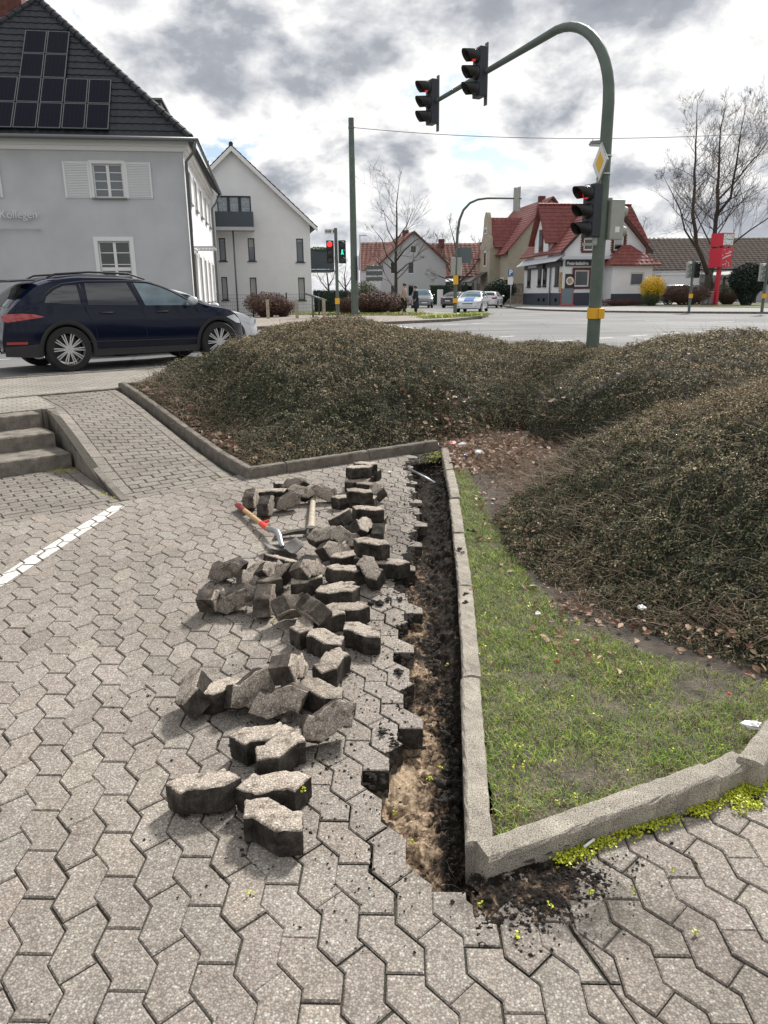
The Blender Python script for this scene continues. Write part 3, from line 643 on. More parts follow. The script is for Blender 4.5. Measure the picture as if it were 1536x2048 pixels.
# full-size pixel of the stone's middle, height of its middle, heading, tilt about its long axis, pitch of its long axis, variant, label
LST = [
 (547, 1654, .05, -14, 0, 0, 2, 'big grey paving stone nearest the camera with a moss sprig on top'),
 (549, 1588, .05, -6, 0, 0, 0, 'paving stone directly behind the nearest one, top tipped toward the camera'),
 (409, 1588, .055, 24, -6, 0, 3, 'pale-topped paving stone lying alone farthest left in front'),
 (562, 1512, .05, 36, 0, 0, 1, 'bright-topped paving stone leaning on its left twin, behind the front trio'),
 (528, 1490, .048, 28, 0, 0, 3, 'paving stone with crumbs on top, tucked left behind the bright-topped one'),
 (654, 1457, .06, 22, 58, 0, 4, 'brownish paving stone rolled onto its side right of the big leaning block'),
 (560, 1405, .085, -3, 68, 0, 4, 'big muddy stone tipped on edge showing its long side, centre of the near heap'),
 (642, 1397, .05, -22, 0, 0, 2, 'grey stone half under the tipped block, right of the near heap'),
 (578, 1335, .17, 80, 78, 8, 5, 'brown stone standing up on top of the near heap'),
 (502, 1385, .075, 34, 62, 0, 0, 'dark stone leaning on the left flank of the near heap'),
 (447, 1390, .05, 14, 0, 0, 0, 'flat stone between the splayed left stone and the near heap'),
 (390, 1390, .075, 108, -34, 0, 2, 'splayed stone tilted outward at the left end of the near heap'),
 (663, 1338, .052, 52, 0, 0, 1, 'crumb-covered stone pointing up-right, right of the upright brown stone'),
 (651, 1290, .05, -30, 0, 0, 2, 'flat stone just behind the crumb-covered one'),
 (724, 1275, .055, -24, 0, 0, 3, 'large flat stone nearest the trench with one clod on top'),
 (582, 1225, .06, 38, 132, 0, 5, 'pale stone turned bottom up, leaning left in the middle heap'),
 (627, 1222, .125, -46, 125, 14, 4, 'pale stone lying bottom up across two others in the middle heap'),
 (612, 1262, .05, 60, 0, 0, 0, 'dark stone propping the overturned pair from in front'),
 (655, 1245, .05, 24, 0, 0, 1, 'dark stone under the right end of the overturned pair'),
 (692, 1230, .05, 18, 0, 0, 3, 'low shaded stone between the overturned pair and the large middle stone'),
 (676, 1183, .085, -2, 0, 0, 0, 'large light-topped stone lying level in the centre of the middle heap'),
 (672, 1196, .03, 10, 0, 0, 1, 'stone squeezed under the level light-topped one'),
 (692, 1148, .06, -30, 0, 0, 4, 'small-looking bright hexagonal stone behind the level light-topped one'),
 (742, 1152, .075, -50, 22, 10, 3, 'speckled stone tilted toward the camera beside the bright hexagonal one'),
 (780, 1138, .05, -32, 0, 0, 0, 'crumb-strewn stone at the right foot of the tall pile'),
 (743, 1096, .165, -8, 0, 0, 2, 'top stone of the tall pile, lying level with crumbs on top'),
 (742, 1120, .06, 12, 0, 0, 0, 'bottom stone of the tall pile in deep shade'),
 (697, 1122, .05, 4, 0, 0, 1, 'dark stone at the left foot of the tall pile'),
 (668, 1108, .075, 50, 64, 0, 3, 'stone on edge at the lower left of the tall pile, nearest the shovel blade'),
 (652, 1074, .12, -18, 40, 0, 4, 'rough stone tipped over the pick head'),
 (692, 1078, .13, -28, 52, 0, 2, 'stone tipped steeply left of the tall pile'),
 (722, 1056, .16, 62, 44, 16, 0, 'speckled stone propped upright against the tall pile'),
 (758, 1072, .10, 85, 88, 0, 1, 'stone standing on edge behind the tall pile'),
 (683, 1045, .06, 70, -28, 0, 3, 'stone half hidden behind the speckled upright one'),
 (736, 1028, .155, -4, 0, 0, 3, 'level stone on top of a pair, behind the tall pile'),
 (742, 1052, .05, 5, 0, 0, 0, 'lower stone of the pair behind the tall pile'),
 (718, 1034, .05, 165, 0, 0, 1, 'pale stone sticking out left under the back pair'),
 (719, 992, .155, -10, 0, 0, 2, 'upper stone of the farther pair with cracked corner'),
 (727, 1008, .05, 8, 0, 0, 0, 'lower stone of the farther pair'),
 (693, 1004, .05, 30, 0, 0, 3, 'stone poking out left of the farther pair'),
 (735, 975, .06, -8, 0, 0, 2, 'thin-looking pale stone just behind the farther pair'),
 (716, 970, .055, 4, 0, 0, 0, 'darker flat stone in the back row beside the pale one'),
 (760, 994, .05, -42, 35, 0, 7, 'small broken stone leaning right of the farther pair'),
 (719, 943, .165, -4, 0, 0, 0, 'front stone on top of the farthest stack'),
 (721, 961, .055, 2, 0, 0, 3, 'bottom stone of the farthest stack'),
 (731, 936, .165, -8, 0, 0, 2, 'rear stone on top of the farthest stack'),
 (737, 950, .055, -4, 0, 0, 1, 'hidden support under the rear of the farthest stack'),
 (649, 990, .065, -12, 84, 0, 5, 'brown stone lying on its side where the pick handle ends'),
 (502, 1000, .075, 86, 84, 0, 4, 'upright stone at the far left of the back cluster'),
 (532, 1015, .075, 82, 82, 0, 1, 'dark upright stone in front of the back cluster'),
 (532, 990, .06, -3, 0, 0, 0, 'wide flat-topped stone in the back cluster above the shovel grip'),
 (573, 992, .05, 5, 0, 0, 2, 'low stone in the middle of the back cluster'),
 (572, 976, .055, 0, 0, 0, 3, 'dark stone in the rear row of the back cluster'),
 (591, 972, .09, -40, 60, 0, 0, 'stone rearing up at the back of the back cluster'),
 (600, 991, .075, 32, 55, 0, 2, 'rounded-looking stone tipped at the right of the back cluster'),
 (576, 1010, .05, 24, 80, 0, 4, 'stone lying on its side in front of the back cluster'),
 (457, 1148, .055, -14, 86, 0, 0, 'stone lying on edge at the upper left of the left cluster'),
 (508, 1158, .07, 42, 55, 0, 4, 'grey stone tipped up next to the edge-lying one in the left cluster'),
 (540, 1150, .075, 70, 60, 0, 2, 'rounded brown stone behind the tipped one in the left cluster'),
 (562, 1138, .05, 140, 20, 0, 1, 'stone with a black clod at the back of the left cluster'),
 (577, 1160, .05, -30, 40, 0, 6, 'jagged broken stone in the middle of the left cluster'),
 (616, 1140, .135, 66, 62, 0, 5, 'brown stone perched on top at the right of the left cluster'),
 (614, 1172, .05, 30, 0, 0, 0, 'dark stone carrying the perched brown one'),
 (555, 1178, .025, 8, 180, 0, 7, 'thin slab-like fragment in front of the left cluster'),
 (424, 1196, .085, 84, 88, 0, 5, 'stone standing on edge at the far left of the left cluster'),
 (472, 1205, .055, 12, 88, 0, 1, 'stone lying on edge and showing its notch between two upright ones'),
 (529, 1200, .085, 88, 86, 0, 4, 'upright stone with a bright top at the front of the left cluster'),
]
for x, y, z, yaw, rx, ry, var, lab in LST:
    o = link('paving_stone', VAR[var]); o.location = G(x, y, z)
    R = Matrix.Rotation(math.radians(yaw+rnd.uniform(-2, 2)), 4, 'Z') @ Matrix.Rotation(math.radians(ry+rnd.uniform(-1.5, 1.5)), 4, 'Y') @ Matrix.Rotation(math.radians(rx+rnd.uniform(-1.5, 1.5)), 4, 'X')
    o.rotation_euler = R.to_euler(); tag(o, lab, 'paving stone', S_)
    c = [R.to_3x3() @ Vector(k) for k in o.bound_box]; lo = min(p.z for p in c)
    if z < .10: o.location.z = max(z, -lo+.0) if z-(-lo) < .0 else -lo+.001        # rest on the paving

# ------------------------------------------------------------ shovel
basic('ash_wood', (.50, .33, .15), .55, col2=(.40, .25, .10), scale=20); basic('old_wood', (.42, .36, .28), .7, col2=(.30, .25, .19), scale=18)
basic('red_grip', (.25, .025, .02), .5, var=.2); basic('red_tape', (.75, .05, .04), .45); basic('galv', (.36, .38, .40), .4, metal=.8, var=.2, scale=12)
basic('steel_dirty', (.06, .055, .05), .6, metal=.3, col2=(.14, .13, .12), scale=14); basic('dark_steel', (.10, .09, .075), .6, metal=.5, col2=(.05, .045, .04), scale=16); basic('white', (.78, .78, .76), .5)
sA = G(474, 1008, .05); sB = G(585, 1088, .10); dirn = (sB-sA); sl = math.hypot(dirn.x, dirn.y); yaw = math.atan2(dirn.y, dirn.x)
sh = empty('shovel', (sA.x, sA.y, 0), yaw, 'short shovel with a wooden shaft, dark red grip and red tape, lying on the paving', 'shovel')
def hz_(t): return .045+.025*t
MB().tube([(0, 0, hz_(0)), (.02, 0, hz_(0)), (.22, 0, hz_(.16))], [.016, .024, .021], 14).build('grip', 'red_grip', sh, True, auto=50)
MB().tube([(.22, 0, hz_(.16)), (.86, 0, hz_(.62))], [.019, .019], 14).build('shaft', 'ash_wood', sh, True, auto=50)
MB().tube([(.66, 0, hz_(.47)), (.80, 0, hz_(.57))], [.0225, .0225], 14).tube([(.70, .0, .07), (.70, .05, .085)], .012, 8).build('tape', 'red_tape', sh, True, auto=50)
MB().tube([(.84, 0, .064), (.95, 0, .085), (1.04, 0, .10), (1.12, -.01, .085), (1.17, -.02, .055), (1.21, -.02, .04)], [.021, .022, .0215, .02, .018, .014], 14).build('socket', 'galv', sh, True, auto=50)
b = MB(); n = 12; vs = []
for i in range(n+1):
    t = i/n; x = 1.14+.30*t; hw = .125*(math.sin(PI*min(1, .52+.48*(1-t)))**.45 if t > .55 else 1.0)*(1-.55*max(0, (t-.55)/.45)**1.6)
    for j in range(9):
        s = -1+j/4; vs.append((x, -.02+hw*s, .03+.042*s*s-.012*math.sin(PI*t)+.03*t*t))
fs = [(i*9+j, i*9+j+1, (i+1)*9+j+1, (i+1)*9+j) for i in range(n) for j in range(8)]
b.add(vs, fs); bl = b.build('blade', 'steel_dirty', sh, True); md = bl.modifiers.new('thickness', 'SOLIDIFY'); md.thickness = .0035
# ------------------------------------------------------------ pick
pA = G(622, 1060, .05); pB = G(627, 978, .04); d = pB-pA; yaw = math.atan2(d.y, d.x); pl = d.length
pk = empty('pickaxe', (pA.x, pA.y, 0), yaw, 'pickaxe with a pale wooden handle and rusty head lying between the heaps', 'pickaxe')
b = MB(); ps = []; rs = []
for i in range(15):
    t = i/14; ps.append((-.03+t*(pl+.12), 0, .045-.012*t)); rs.append(.0185+.006*(1-t)+.007*math.exp(-((t-.04)/.06)**2))
b.T = Matrix.Diagonal((1, 1.15, 1, 1)); b.tube(ps, rs, 14); b.build('handle', 'old_wood', pk, True, auto=50)
b = MB(); b.cyl((0.0, 0, .012), .034, .062, 16); b.build('eye', 'dark_steel', pk, True, auto=40)
for s, lab in ((1, 'broad'), (-1, 'pointed')):
    b = MB(); vs = []; fs = []
    for i in range(8):
        t = i/7; y = s*(.02+.25*t); x = -.03*t*t; w = (.022+.018*t) if s > 0 else (.022-.016*t); h = .018*(1-.8*t) if s > 0 else .018*(1-.65*t); z = .044-.02*t*t
        vs += [(x-w, y, z-h), (x+w, y, z-h), (x+w, y, z+h), (x-w, y, z+h)]
    for i in range(7):
        for k in range(4): fs.append((i*4+k, i*4+(k+1) % 4, (i+1)*4+(k+1) % 4, (i+1)*4+k))
    fs += [(3, 2, 1, 0), (28, 29, 30, 31)]
    b.add(vs, fs); b.build('blade' if s > 0 else 'point', 'dark_steel', pk, True, auto=40)
# ------------------------------------------------------------ thin rod at the far end of the trench
rA = G(818, 938, .03); rB = G(870, 966, -.02)
tag(MB().tube([rA, rA.lerp(rB, .5)+Vector((0, 0, .004)), rB], .012, 8).build('metal_rod', 'galv', None, True), 'thin grey metal rod sticking out of the far hole of the trench', 'rod')

# ------------------------------------------------------------ soil crumbs, clods and roots
def blobs(name, pts, sizes, mat='clod', seed=3, kind='stuff'):
    """irregular 8-vertex lumps"""
    r = np.random.default_rng(seed); n = len(pts); base = np.array([(1, 0, 0), (-1, 0, 0), (0, 1, 0), (0, -1, 0), (0, 0, 1), (0, 0, -.6)], float)
    V = base[None]*(r.uniform(.55, 1.25, (n, 6, 1))); ang = r.uniform(0, 2*PI, n); c, s = np.cos(ang), np.sin(ang)
    X = V[..., 0]*c[:, None]-V[..., 1]*s[:, None]; Y = V[..., 0]*s[:, None]+V[..., 1]*c[:, None]
    V = np.stack([X, Y, V[..., 2]*r.uniform(.5, .9, (n, 1))], -1)*np.asarray(sizes)[:, None, None]+np.asarray(pts)[:, None, :]
    f = np.array([(0, 2, 4), (2, 1, 4), (1, 3, 4), (3, 0, 4), (2, 0, 5), (1, 2, 5), (3, 1, 5), (0, 3, 5)])
    F = (f[None]+(np.arange(n)*6)[:, None, None]).reshape(-1, 3)
    o = npmesh(name, V.reshape(-1, 3), F, [mat]); o['kind'] = kind; return o
pts = []; sz = []
centers = [(x, y) for x, y, z, *_ in LST if z < .14]
for k in range(3600):
    if rnd.random() < .62:
        c = rnd.choice(centers); p = G(c[0], c[1], 0); x = p.x+rnd.gauss(0, .16); y = p.y+rnd.gauss(0, .17)
    else:
        y = rnd.uniform(1.6, 8.0); x = float(np.interp(y, [q[1] for q in TP[:17]][::-1], [q[0] for q in TP[:17]][::-1]))+rnd.gauss(-.12, .13)
    if x > kx(y)-.02: continue
    s = min(.013, abs(rnd.gauss(0, .0034))+.0012); pts.append((x, y, .001+s*.3)); sz.append(s)
for k in range(700):
    x = rnd.uniform(-2.4, .2); y = rnd.uniform(1.0, 7.5); s = abs(rnd.gauss(0, .002))+.001; pts.append((x, y, .001)); sz.append(s)
for k in range(900):                       # right of the corner, over the near paving
    x = .34+abs(rnd.gauss(0, .20)); y = 1.86+(x-.34)*.30-abs(rnd.gauss(0, .11)); s = min(.012, abs(rnd.gauss(0, .0030))+.0008)*(1.3 if x < .45 else 1)
    if below_dk(x, y): pts.append((x, y, .001+s*.3)); sz.append(s)
blobs('soil_crumbs', pts, sz)
pts = []; sz = []
for k in range(1500):
    y = rnd.uniform(1.95, 8.2); w = abs(rnd.gauss(0, .075)); x = float(kx(y))-.02-w
    if y < 2.9 and w > .07 and rnd.random() < .8: continue
    s = min(.03, abs(rnd.gauss(0, .007))+.0025); pts.append((x, y, -.07-.03*rnd.random()+.04*max(0, 1-w/.1)*rnd.random())); sz.append(s)
for x, y, s in [(932, 1188, .022), (934, 1206, .02), (925, 1105, .02), (918, 1098, .018), (940, 1062, .025), (897, 1020, .02), (770, 1467, .026), (786, 1480, .015), (763, 1458, .012), (640, 1245, .012), (720, 1243, .012), (795, 1490, .02), (800, 1345, .03), (815, 1330, .02), (760, 1210, .035), (745, 1205, .03), (775, 1200, .03), (880, 1570, .04), (890, 1600, .035), (895, 1470, .03), (870, 1330, .03), (812, 1010, .02), (800, 1200, .02)]:
    p = G(x, y, .05 if x > 890 and y < 1210 else .005)
    if 860 < x < 900 and y > 1300: p = G(x, y, -.07)
    for q in range(5): pts.append((p.x+rnd.gauss(0, s*.5), p.y+rnd.gauss(0, s*.5), p.z+s*.2)); sz.append(s*rnd.uniform(.35, .8))
blobs('soil_clods', pts, sz, seed=5)
# spilled soil: low irregular relief that dips under the paving
gx, gy = np.meshgrid(np.linspace(.05, 1.0, 420), np.linspace(1.45, 2.1, 300))
dd = np.hypot((gx-.40)/.19, (gy-1.83+(gx-.4)*-.25)/.085); h = .009*(1-dd)+.022*(vnoise(gx, gy, 25, 26, 5)-.52)+.012*(vnoise(gx, gy, 29, 120, 3)-.5)
h = np.where(gx < .245, h-.05, h); h = np.clip(h, -.02, .035)
V = np.stack([gx, gy, h], -1).reshape(-1, 3); idx = np.arange(gx.size).reshape(gx.shape)
F = np.stack([idx[:-1, :-1], idx[:-1, 1:], idx[1:, 1:], idx[1:, :-1]], -1).reshape(-1, 4); F = F[(V[F, 2].max(1) > -.003)]
t = np.full(gx.shape, .36)+.14*(vnoise(gx, gy, 44, 8, 3)-.5); T4 = np.stack([t, t, t, t*0+1], -1).reshape(-1, 4)
stuff(npmesh('spilled_soil', V, F, ['soil'], tone=T4, smooth=True))
# thin crumbly film left on the pavers by the trench
gx, gy = np.meshgrid(np.linspace(-.75, .6, 230), np.linspace(1.9, 8.3, 700))
tx = np.interp(gy, [q[1] for q in TP[:17]][::-1], [q[0] for q in TP[:17]][::-1]); q = gx-tx
h = .006*(np.exp(-np.abs(q+.02)/.07))*(.25+.75*sstep(gy, 3.2, 5))+.018*(vnoise(gx, gy, 33, 70, 4)-.82); h = np.where(q > .02, -.02, h)
V = np.stack([gx, gy, np.clip(h, -.01, .02)], -1).reshape(-1, 3); idx = np.arange(gx.size).reshape(gx.shape)
F = np.stack([idx[:-1, :-1], idx[:-1, 1:], idx[1:, 1:], idx[1:, :-1]], -1).reshape(-1, 4); F = F[(V[F, 2].max(1) > -.002)]
if len(F):
    t = np.full(gx.shape, .20); T4 = np.stack([t, t, t, t*0+1], -1).reshape(-1, 4); stuff(npmesh('soil_on_paving', V, F, ['soil'], tone=T4, smooth=True))

# pale roots and straw in the dug soil
def roots():
    r = np.random.default_rng(90); n = 700; y = r.uniform(1.95, 8.0, n); x = kx(y)-np.abs(r.normal(.12, .08, n))-.02; k = x > np.interp(y, [q[1] for q in TP[:17]][::-1], [q[0] for q in TP[:17]][::-1])-.02
    x, y = x[k], y[k]; S3 = np.stack([x, y, np.full(len(x), -.085)], -1); D = r.normal(size=S3.shape); D[:, 2] = np.abs(D[:, 2])*.4
    v, f = tubes3(S3, D, r.uniform(.02, .09, len(x)), r.uniform(.0005, .0011, len(x)), 91, bendz=-.5); o = npmesh('roots', v, f, ['twig', 'twig_pale'], mi=np.repeat(r.integers(0, 2, len(x)), 9)); stuff(o)
# ------------------------------------------------------------ the planted bed: soil, mounds of cotoneaster, lawn
def toUN(x, y):
    qx = x-O2.x; qy = y-O2.y; return qx*U2.x+qy*U2.y, qx*N2.x+qy*N2.y
DOMES = [('UN', 2.85, 2.10, 2.95, 2.2, 1.16, .85, 2.0), ('UN', 4.95, 2.1, 2.5, 2.4, .84, .6, 2.2), ('XY', 4.35, 9.3, 2.5, 2.2, 1.20, .50, 2.0), ('XY', 3.75, 5.0, 2.9, 2.72, 1.17, .82, 2.0), ('UN', 1.3, 2.4, 1.6, 2.25, .50, .35, 2.8), ('UN', 7.3, 1.0, 2.5, 2.7, .74, .6, 2.2)]
def bed_base(x, y):
    u, v = toUN(x, y); return .022+.40*sstep(v, .6, 4.0)
def dome(i, x, y):
    k, cx, cy, rx, ry, h, p, e = DOMES[i]
    a, b_ = toUN(x, y) if k == 'UN' else (x, y)
    wob = 1+.10*(vnoise(x, y, 50+i, 1.3, 3)-.5)*2
    r = (np.abs(a-cx)/rx)**e+(np.abs(b_-cy)/ry)**e
    t = np.clip(1-r*wob, 0, 1); z = h*t**p
    e1 = (x-O2.x)*math.sin(VA)-(y-O2.y)*math.cos(VA)-.06; a2 = math.radians(34.7); e2 = -(x-O2.x)*math.sin(a2)+(y-O2.y)*math.cos(a2)-.06
    e2 = np.where(x > .75, 9, e2)
    return z*np.clip(e1/1.0, 0, 1)**.75*np.clip(e2/.75, 0, 1)**.6
def mound_z(i, x, y):
    d = dome(i, x, y); base = bed_base(x, y)
    lump = .19*(vnoise(x, y, 60+i, 1.9, 3)-.5)*.85+.09*(vnoise(x, y, 70+i, 7, 3)-.5)
    return base+np.where(d > 0, d+lump*np.clip(d/.25, 0, 1), -.3)
bedpoly = [tuple(UV(.08, .06)[:2]), tuple(UV(.10, 2)[:2]), tuple(UV(.10, 4.32)[:2]), tuple(UN(.1, 4.28)[:2]), tuple(UN(3.5, 4.4)[:2]), tuple(UN(4.5, 5.05)[:2]), tuple(UN(4.75, 5.1)[:2]), tuple(UN(6.1, 4.5)[:2]), (9, 12.9), (9, 8), (5.8, 7.6), (4.6, 6.3), (2.6, 3.80), (1.52, 2.53), (1.34, 2.37), (1.17, 2.27), (.40, 1.92), (.34, 1.96), (.42, 3.0), (.51, 4.15), (.57, 5.2), (.63, 6.15), (.72, 8.3), (.66, 8.56), (.60, 8.52)]
gx, gy = np.meshgrid(np.linspace(-4.2, 9, 440), np.linspace(1.8, 14.5, 400))
gz = bed_base(gx, gy)+.02*(vnoise(gx, gy, 31, 5, 4)-.5)+.012*(vnoise(gx, gy, 37, 25, 3)-.5)
V = np.stack([gx, gy, gz], -1).reshape(-1, 3); idx = np.arange(gx.size).reshape(gx.shape)
F = np.stack([idx[:-1, :-1], idx[:-1, 1:], idx[1:, 1:], idx[1:, :-1]], -1).reshape(-1, 4)
cen = V[F].mean(1); F = F[inpoly(cen[:, 0], cen[:, 1], bedpoly)]; cen = V[F].mean(1)
LAWN = [(.34, 1.93), (.42, 3.0), (.51, 4.15), (.57, 5.2), (.63, 6.15), (.70, 7.5), (.84, 7.3), (.86, 6.4), (.84, 5.6), (.86, 4.9), (.9, 4.3), (1.02, 3.75), (1.25, 3.35), (1.55, 3.1), (1.95, 2.95), (2.3, 3.3), (1.50, 2.5), (1.17, 2.25)]
struct(npmesh('bed_soil', V, F, ['bed_soil', 'lawn_soil'], mi=np.where(inpoly(cen[:, 0]+.1*(vnoise(cen[:, 0], cen[:, 1], 9, 8, 3)-.5), cen[:, 1], LAWN), 1, 0), smooth=True))
def leafm(name, c, rough=.5, tr=.0):
    m_ = basic(name, c, max(rough, .65), var=.25, scale=30, spec=.15); return m_
leafm('leaf_dark', (.070, .084, .050)); leafm('leaf_mid', (.16, .165, .095)); leafm('leaf_olive', (.33, .28, .165), .6); leafm('leaf_tan', (.47, .38, .26), .7); leafm('leaf_brown', (.23, .15, .10), .7)
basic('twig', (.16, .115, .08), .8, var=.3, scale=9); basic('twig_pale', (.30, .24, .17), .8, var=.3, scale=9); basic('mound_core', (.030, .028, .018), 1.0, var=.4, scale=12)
LM = ['leaf_dark', 'leaf_mid', 'leaf_olive', 'leaf_tan', 'leaf_brown', 'twig', 'twig_pale', 'mound_core']
def leaf_quads(P, Nn, size, seed, flat=.45, asp=.55):
    r = np.random.default_rng(seed); n = len(P)
    d = r.normal(size=(n, 3)); nn = Nn*flat*2+r.normal(size=(n, 3))*.75; nn /= np.linalg.norm(nn, axis=1)[:, None]
    a = d-nn*(d*nn).sum(1)[:, None]; a /= np.linalg.norm(a, axis=1)[:, None]+1e-9; b_ = np.cross(nn, a)
    s = np.asarray(size)[:, None]; bend = nn*s*.18
    V = np.stack([P-a*s, P+b_*s*asp+bend, P+a*s, P-b_*s*asp+bend], 1); F = np.arange(4*n).reshape(n, 4); return V.reshape(-1, 3), F
def tubes3(S, D, ln, rad, seed, nseg=3, bendz=-.5):
    """many thin 3-sided twigs"""
    r = np.random.default_rng(seed); n = len(S); pts = [S]; d = D/np.linalg.norm(D, axis=1)[:, None]
    curl = r.normal(size=(n, 3))*.35; curl[:, 2] += bendz
    for k in range(nseg):
        pts.append(pts[-1]+d*(ln/nseg)[:, None]); d = d+curl*.35+r.normal(size=(n, 3))*.12; d /= np.linalg.norm(d, axis=1)[:, None]
    pts = np.stack(pts, 1); a = np.cross(D, r.normal(size=(n, 3))); a /= np.linalg.norm(a, axis=1)[:, None]+1e-9; b_ = np.cross(D/np.linalg.norm(D, axis=1)[:, None], a)
    V = []
    for k in range(nseg+1):
        rr = rad*(1-.6*k/nseg)
        for t in range(3): V.append(pts[:, k]+(a*math.cos(2*PI*t/3)+b_*math.sin(2*PI*t/3))*rr[:, None])
    V = np.stack(V, 1); F = []
    for k in range(nseg):
        for t in range(3): F.append([k*3+t, k*3+(t+1) % 3, (k+1)*3+(t+1) % 3, (k+1)*3+t])
    F = np.array(F)[None]+(np.arange(n)*(nseg+1)*3)[:, None, None]; return V.reshape(-1, 3), F.reshape(-1, 4)
def join(parts):
    V = []; F = []; M = []; o = 0
    for v, f, mi in parts: V.append(v); F.append(f+o); M.append(mi if np.ndim(mi) else np.full(len(f), mi)); o += len(v)
    return np.concatenate(V), np.concatenate(F), np.concatenate(M)
roots()
def allz(x, y): return np.max([mound_z(i, x, y) for i in range(6)], axis=0)
def mound(idxs, name, label, box, nleaf, ntwig, size, seed):
    r = np.random.default_rng(seed); x0, x1, y0, y1 = box
    def hz(x, y): return np.max([mound_z(i, x, y) for i in idxs], axis=0)
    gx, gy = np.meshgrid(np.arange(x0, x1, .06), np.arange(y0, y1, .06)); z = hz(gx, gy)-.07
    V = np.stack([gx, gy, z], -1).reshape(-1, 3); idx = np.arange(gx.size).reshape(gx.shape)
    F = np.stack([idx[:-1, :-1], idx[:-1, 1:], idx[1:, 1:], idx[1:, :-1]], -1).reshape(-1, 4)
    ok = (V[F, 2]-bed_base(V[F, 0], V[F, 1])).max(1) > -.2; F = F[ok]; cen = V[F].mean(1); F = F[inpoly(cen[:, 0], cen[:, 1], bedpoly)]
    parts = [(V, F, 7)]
    def sample(n, edge=.0):
        P = []
        while sum(len(p) for p in P) < n:
            x = r.uniform(x0, x1, n); y = r.uniform(y0, y1, n); z = hz(x, y); e = .02
            k = (z-bed_base(x, y) > .0+edge) & inpoly(x, y, bedpoly); x, y, z = x[k], y[k], z[k]
            gxx = (hz(x+e, y)-hz(x-e, y))/(2*e); gyy = (hz(x, y+e)-hz(x, y-e))/(2*e); gxx = np.clip(gxx, -3, 3); gyy = np.clip(gyy, -3, 3)
            ar = np.sqrt(1+gxx**2+gyy**2); kk = r.random(len(x)) < ar/2.6
            P.append(np.stack([x, y, z, gxx, gyy], -1)[kk])
        P = np.concatenate(P)[:n]; nn = np.stack([-P[:, 3], -P[:, 4], np.ones(n)], -1); nn /= np.linalg.norm(nn, axis=1)[:, None]
        return P[:, :3], nn
    P, nn = sample(nleaf); x, y = P[:, 0], P[:, 1]
    clump = vnoise(x, y, seed+3, 13, 3); P = P+nn*((clump-.5)*.16-r.random(len(P))**2*.045)[:, None]+r.normal(size=P.shape)*.006
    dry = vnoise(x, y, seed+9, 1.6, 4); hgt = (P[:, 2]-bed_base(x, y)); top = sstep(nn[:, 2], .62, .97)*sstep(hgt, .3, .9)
    pt = np.clip(.10+.58*top+.60*(dry-.47)+.20*(1-sstep(hgt, .05, .3))+.5*(clump-.5), .05, .85); q = r.random(len(P)); q2 = r.random(len(P))  # tan on upward crests, dark on flanks: dry growth plus painted-in light and shade
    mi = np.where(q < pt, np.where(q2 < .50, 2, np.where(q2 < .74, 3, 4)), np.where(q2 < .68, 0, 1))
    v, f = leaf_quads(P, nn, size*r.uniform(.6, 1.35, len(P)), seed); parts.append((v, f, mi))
    P, nn = sample(int(ntwig*.75), .02); d = r.normal(size=P.shape)*.6; d[:, 2] *= .5; dn = nn.copy(); dn[:, 2] = 0; d = d+dn*.7+nn*.35
    ln = r.uniform(.05, .24, len(P)); rad = r.uniform(.0008, .0016, len(P))*(size/.0085)**.5
    v, f = tubes3(P+nn*.0, d, ln, rad, seed+1); mi = np.repeat(np.where(r.random(len(P)) < .55, 5, 6), 9); parts.append((v, f, mi))
    V, F, M = join(parts); o = npmesh(name, V, F, LM, mi=M); o['kind'] = 'stuff'; o['label'] = label; return o
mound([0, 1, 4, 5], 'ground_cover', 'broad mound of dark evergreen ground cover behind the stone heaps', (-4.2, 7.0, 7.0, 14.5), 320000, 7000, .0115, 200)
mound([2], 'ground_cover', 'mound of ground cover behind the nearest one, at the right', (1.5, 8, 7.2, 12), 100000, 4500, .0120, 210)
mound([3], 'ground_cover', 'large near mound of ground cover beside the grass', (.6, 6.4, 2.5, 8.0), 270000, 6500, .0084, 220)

# ------------------------------------------------------------ dry leaves and brush at the foot of the mounds
basic('dry_leaf', (.22, .125, .075), .7, var=.35, scale=12); basic('dry_leaf_pale', (.42, .28, .19), .7, var=.3, scale=12); basic('dry_leaf_red', (.20, .07, .04), .6, var=.3, scale=12)
r = np.random.default_rng(5); P = []; 
for k in range(1500):
    c = rnd.random()
    if c < .60: x = rnd.gauss(1.15, .42); y = rnd.gauss(8.35, .55)
    elif c < .75: t = rnd.random(); x = 1.0+rnd.gauss(0, .12)-.1*t; y = 7.8-4.6*t
    elif c < .82: t = rnd.random(); x = .95+1.1*t+rnd.gauss(0, .08); y = 3.85-.95*t+rnd.gauss(0, .08)
    elif c < .9: t = rnd.random(); q = UV(.15+.15*rnd.random(), 3.9*t); x, y = q.x, q.y
    else: x = rnd.uniform(-2.5, 4); y = rnd.uniform(3, 11)
    if inpoly(x, y, bedpoly): P.append((x, y))
P = np.array(P); z = np.maximum(allz(P[:, 0], P[:, 1]), bed_base(P[:, 0], P[:, 1]))+.012+r.random(len(P))*.02
PP3 = np.stack([P[:, 0], P[:, 1], z], -1); nn = np.tile([0, -.3, 1.0], (len(P), 1))
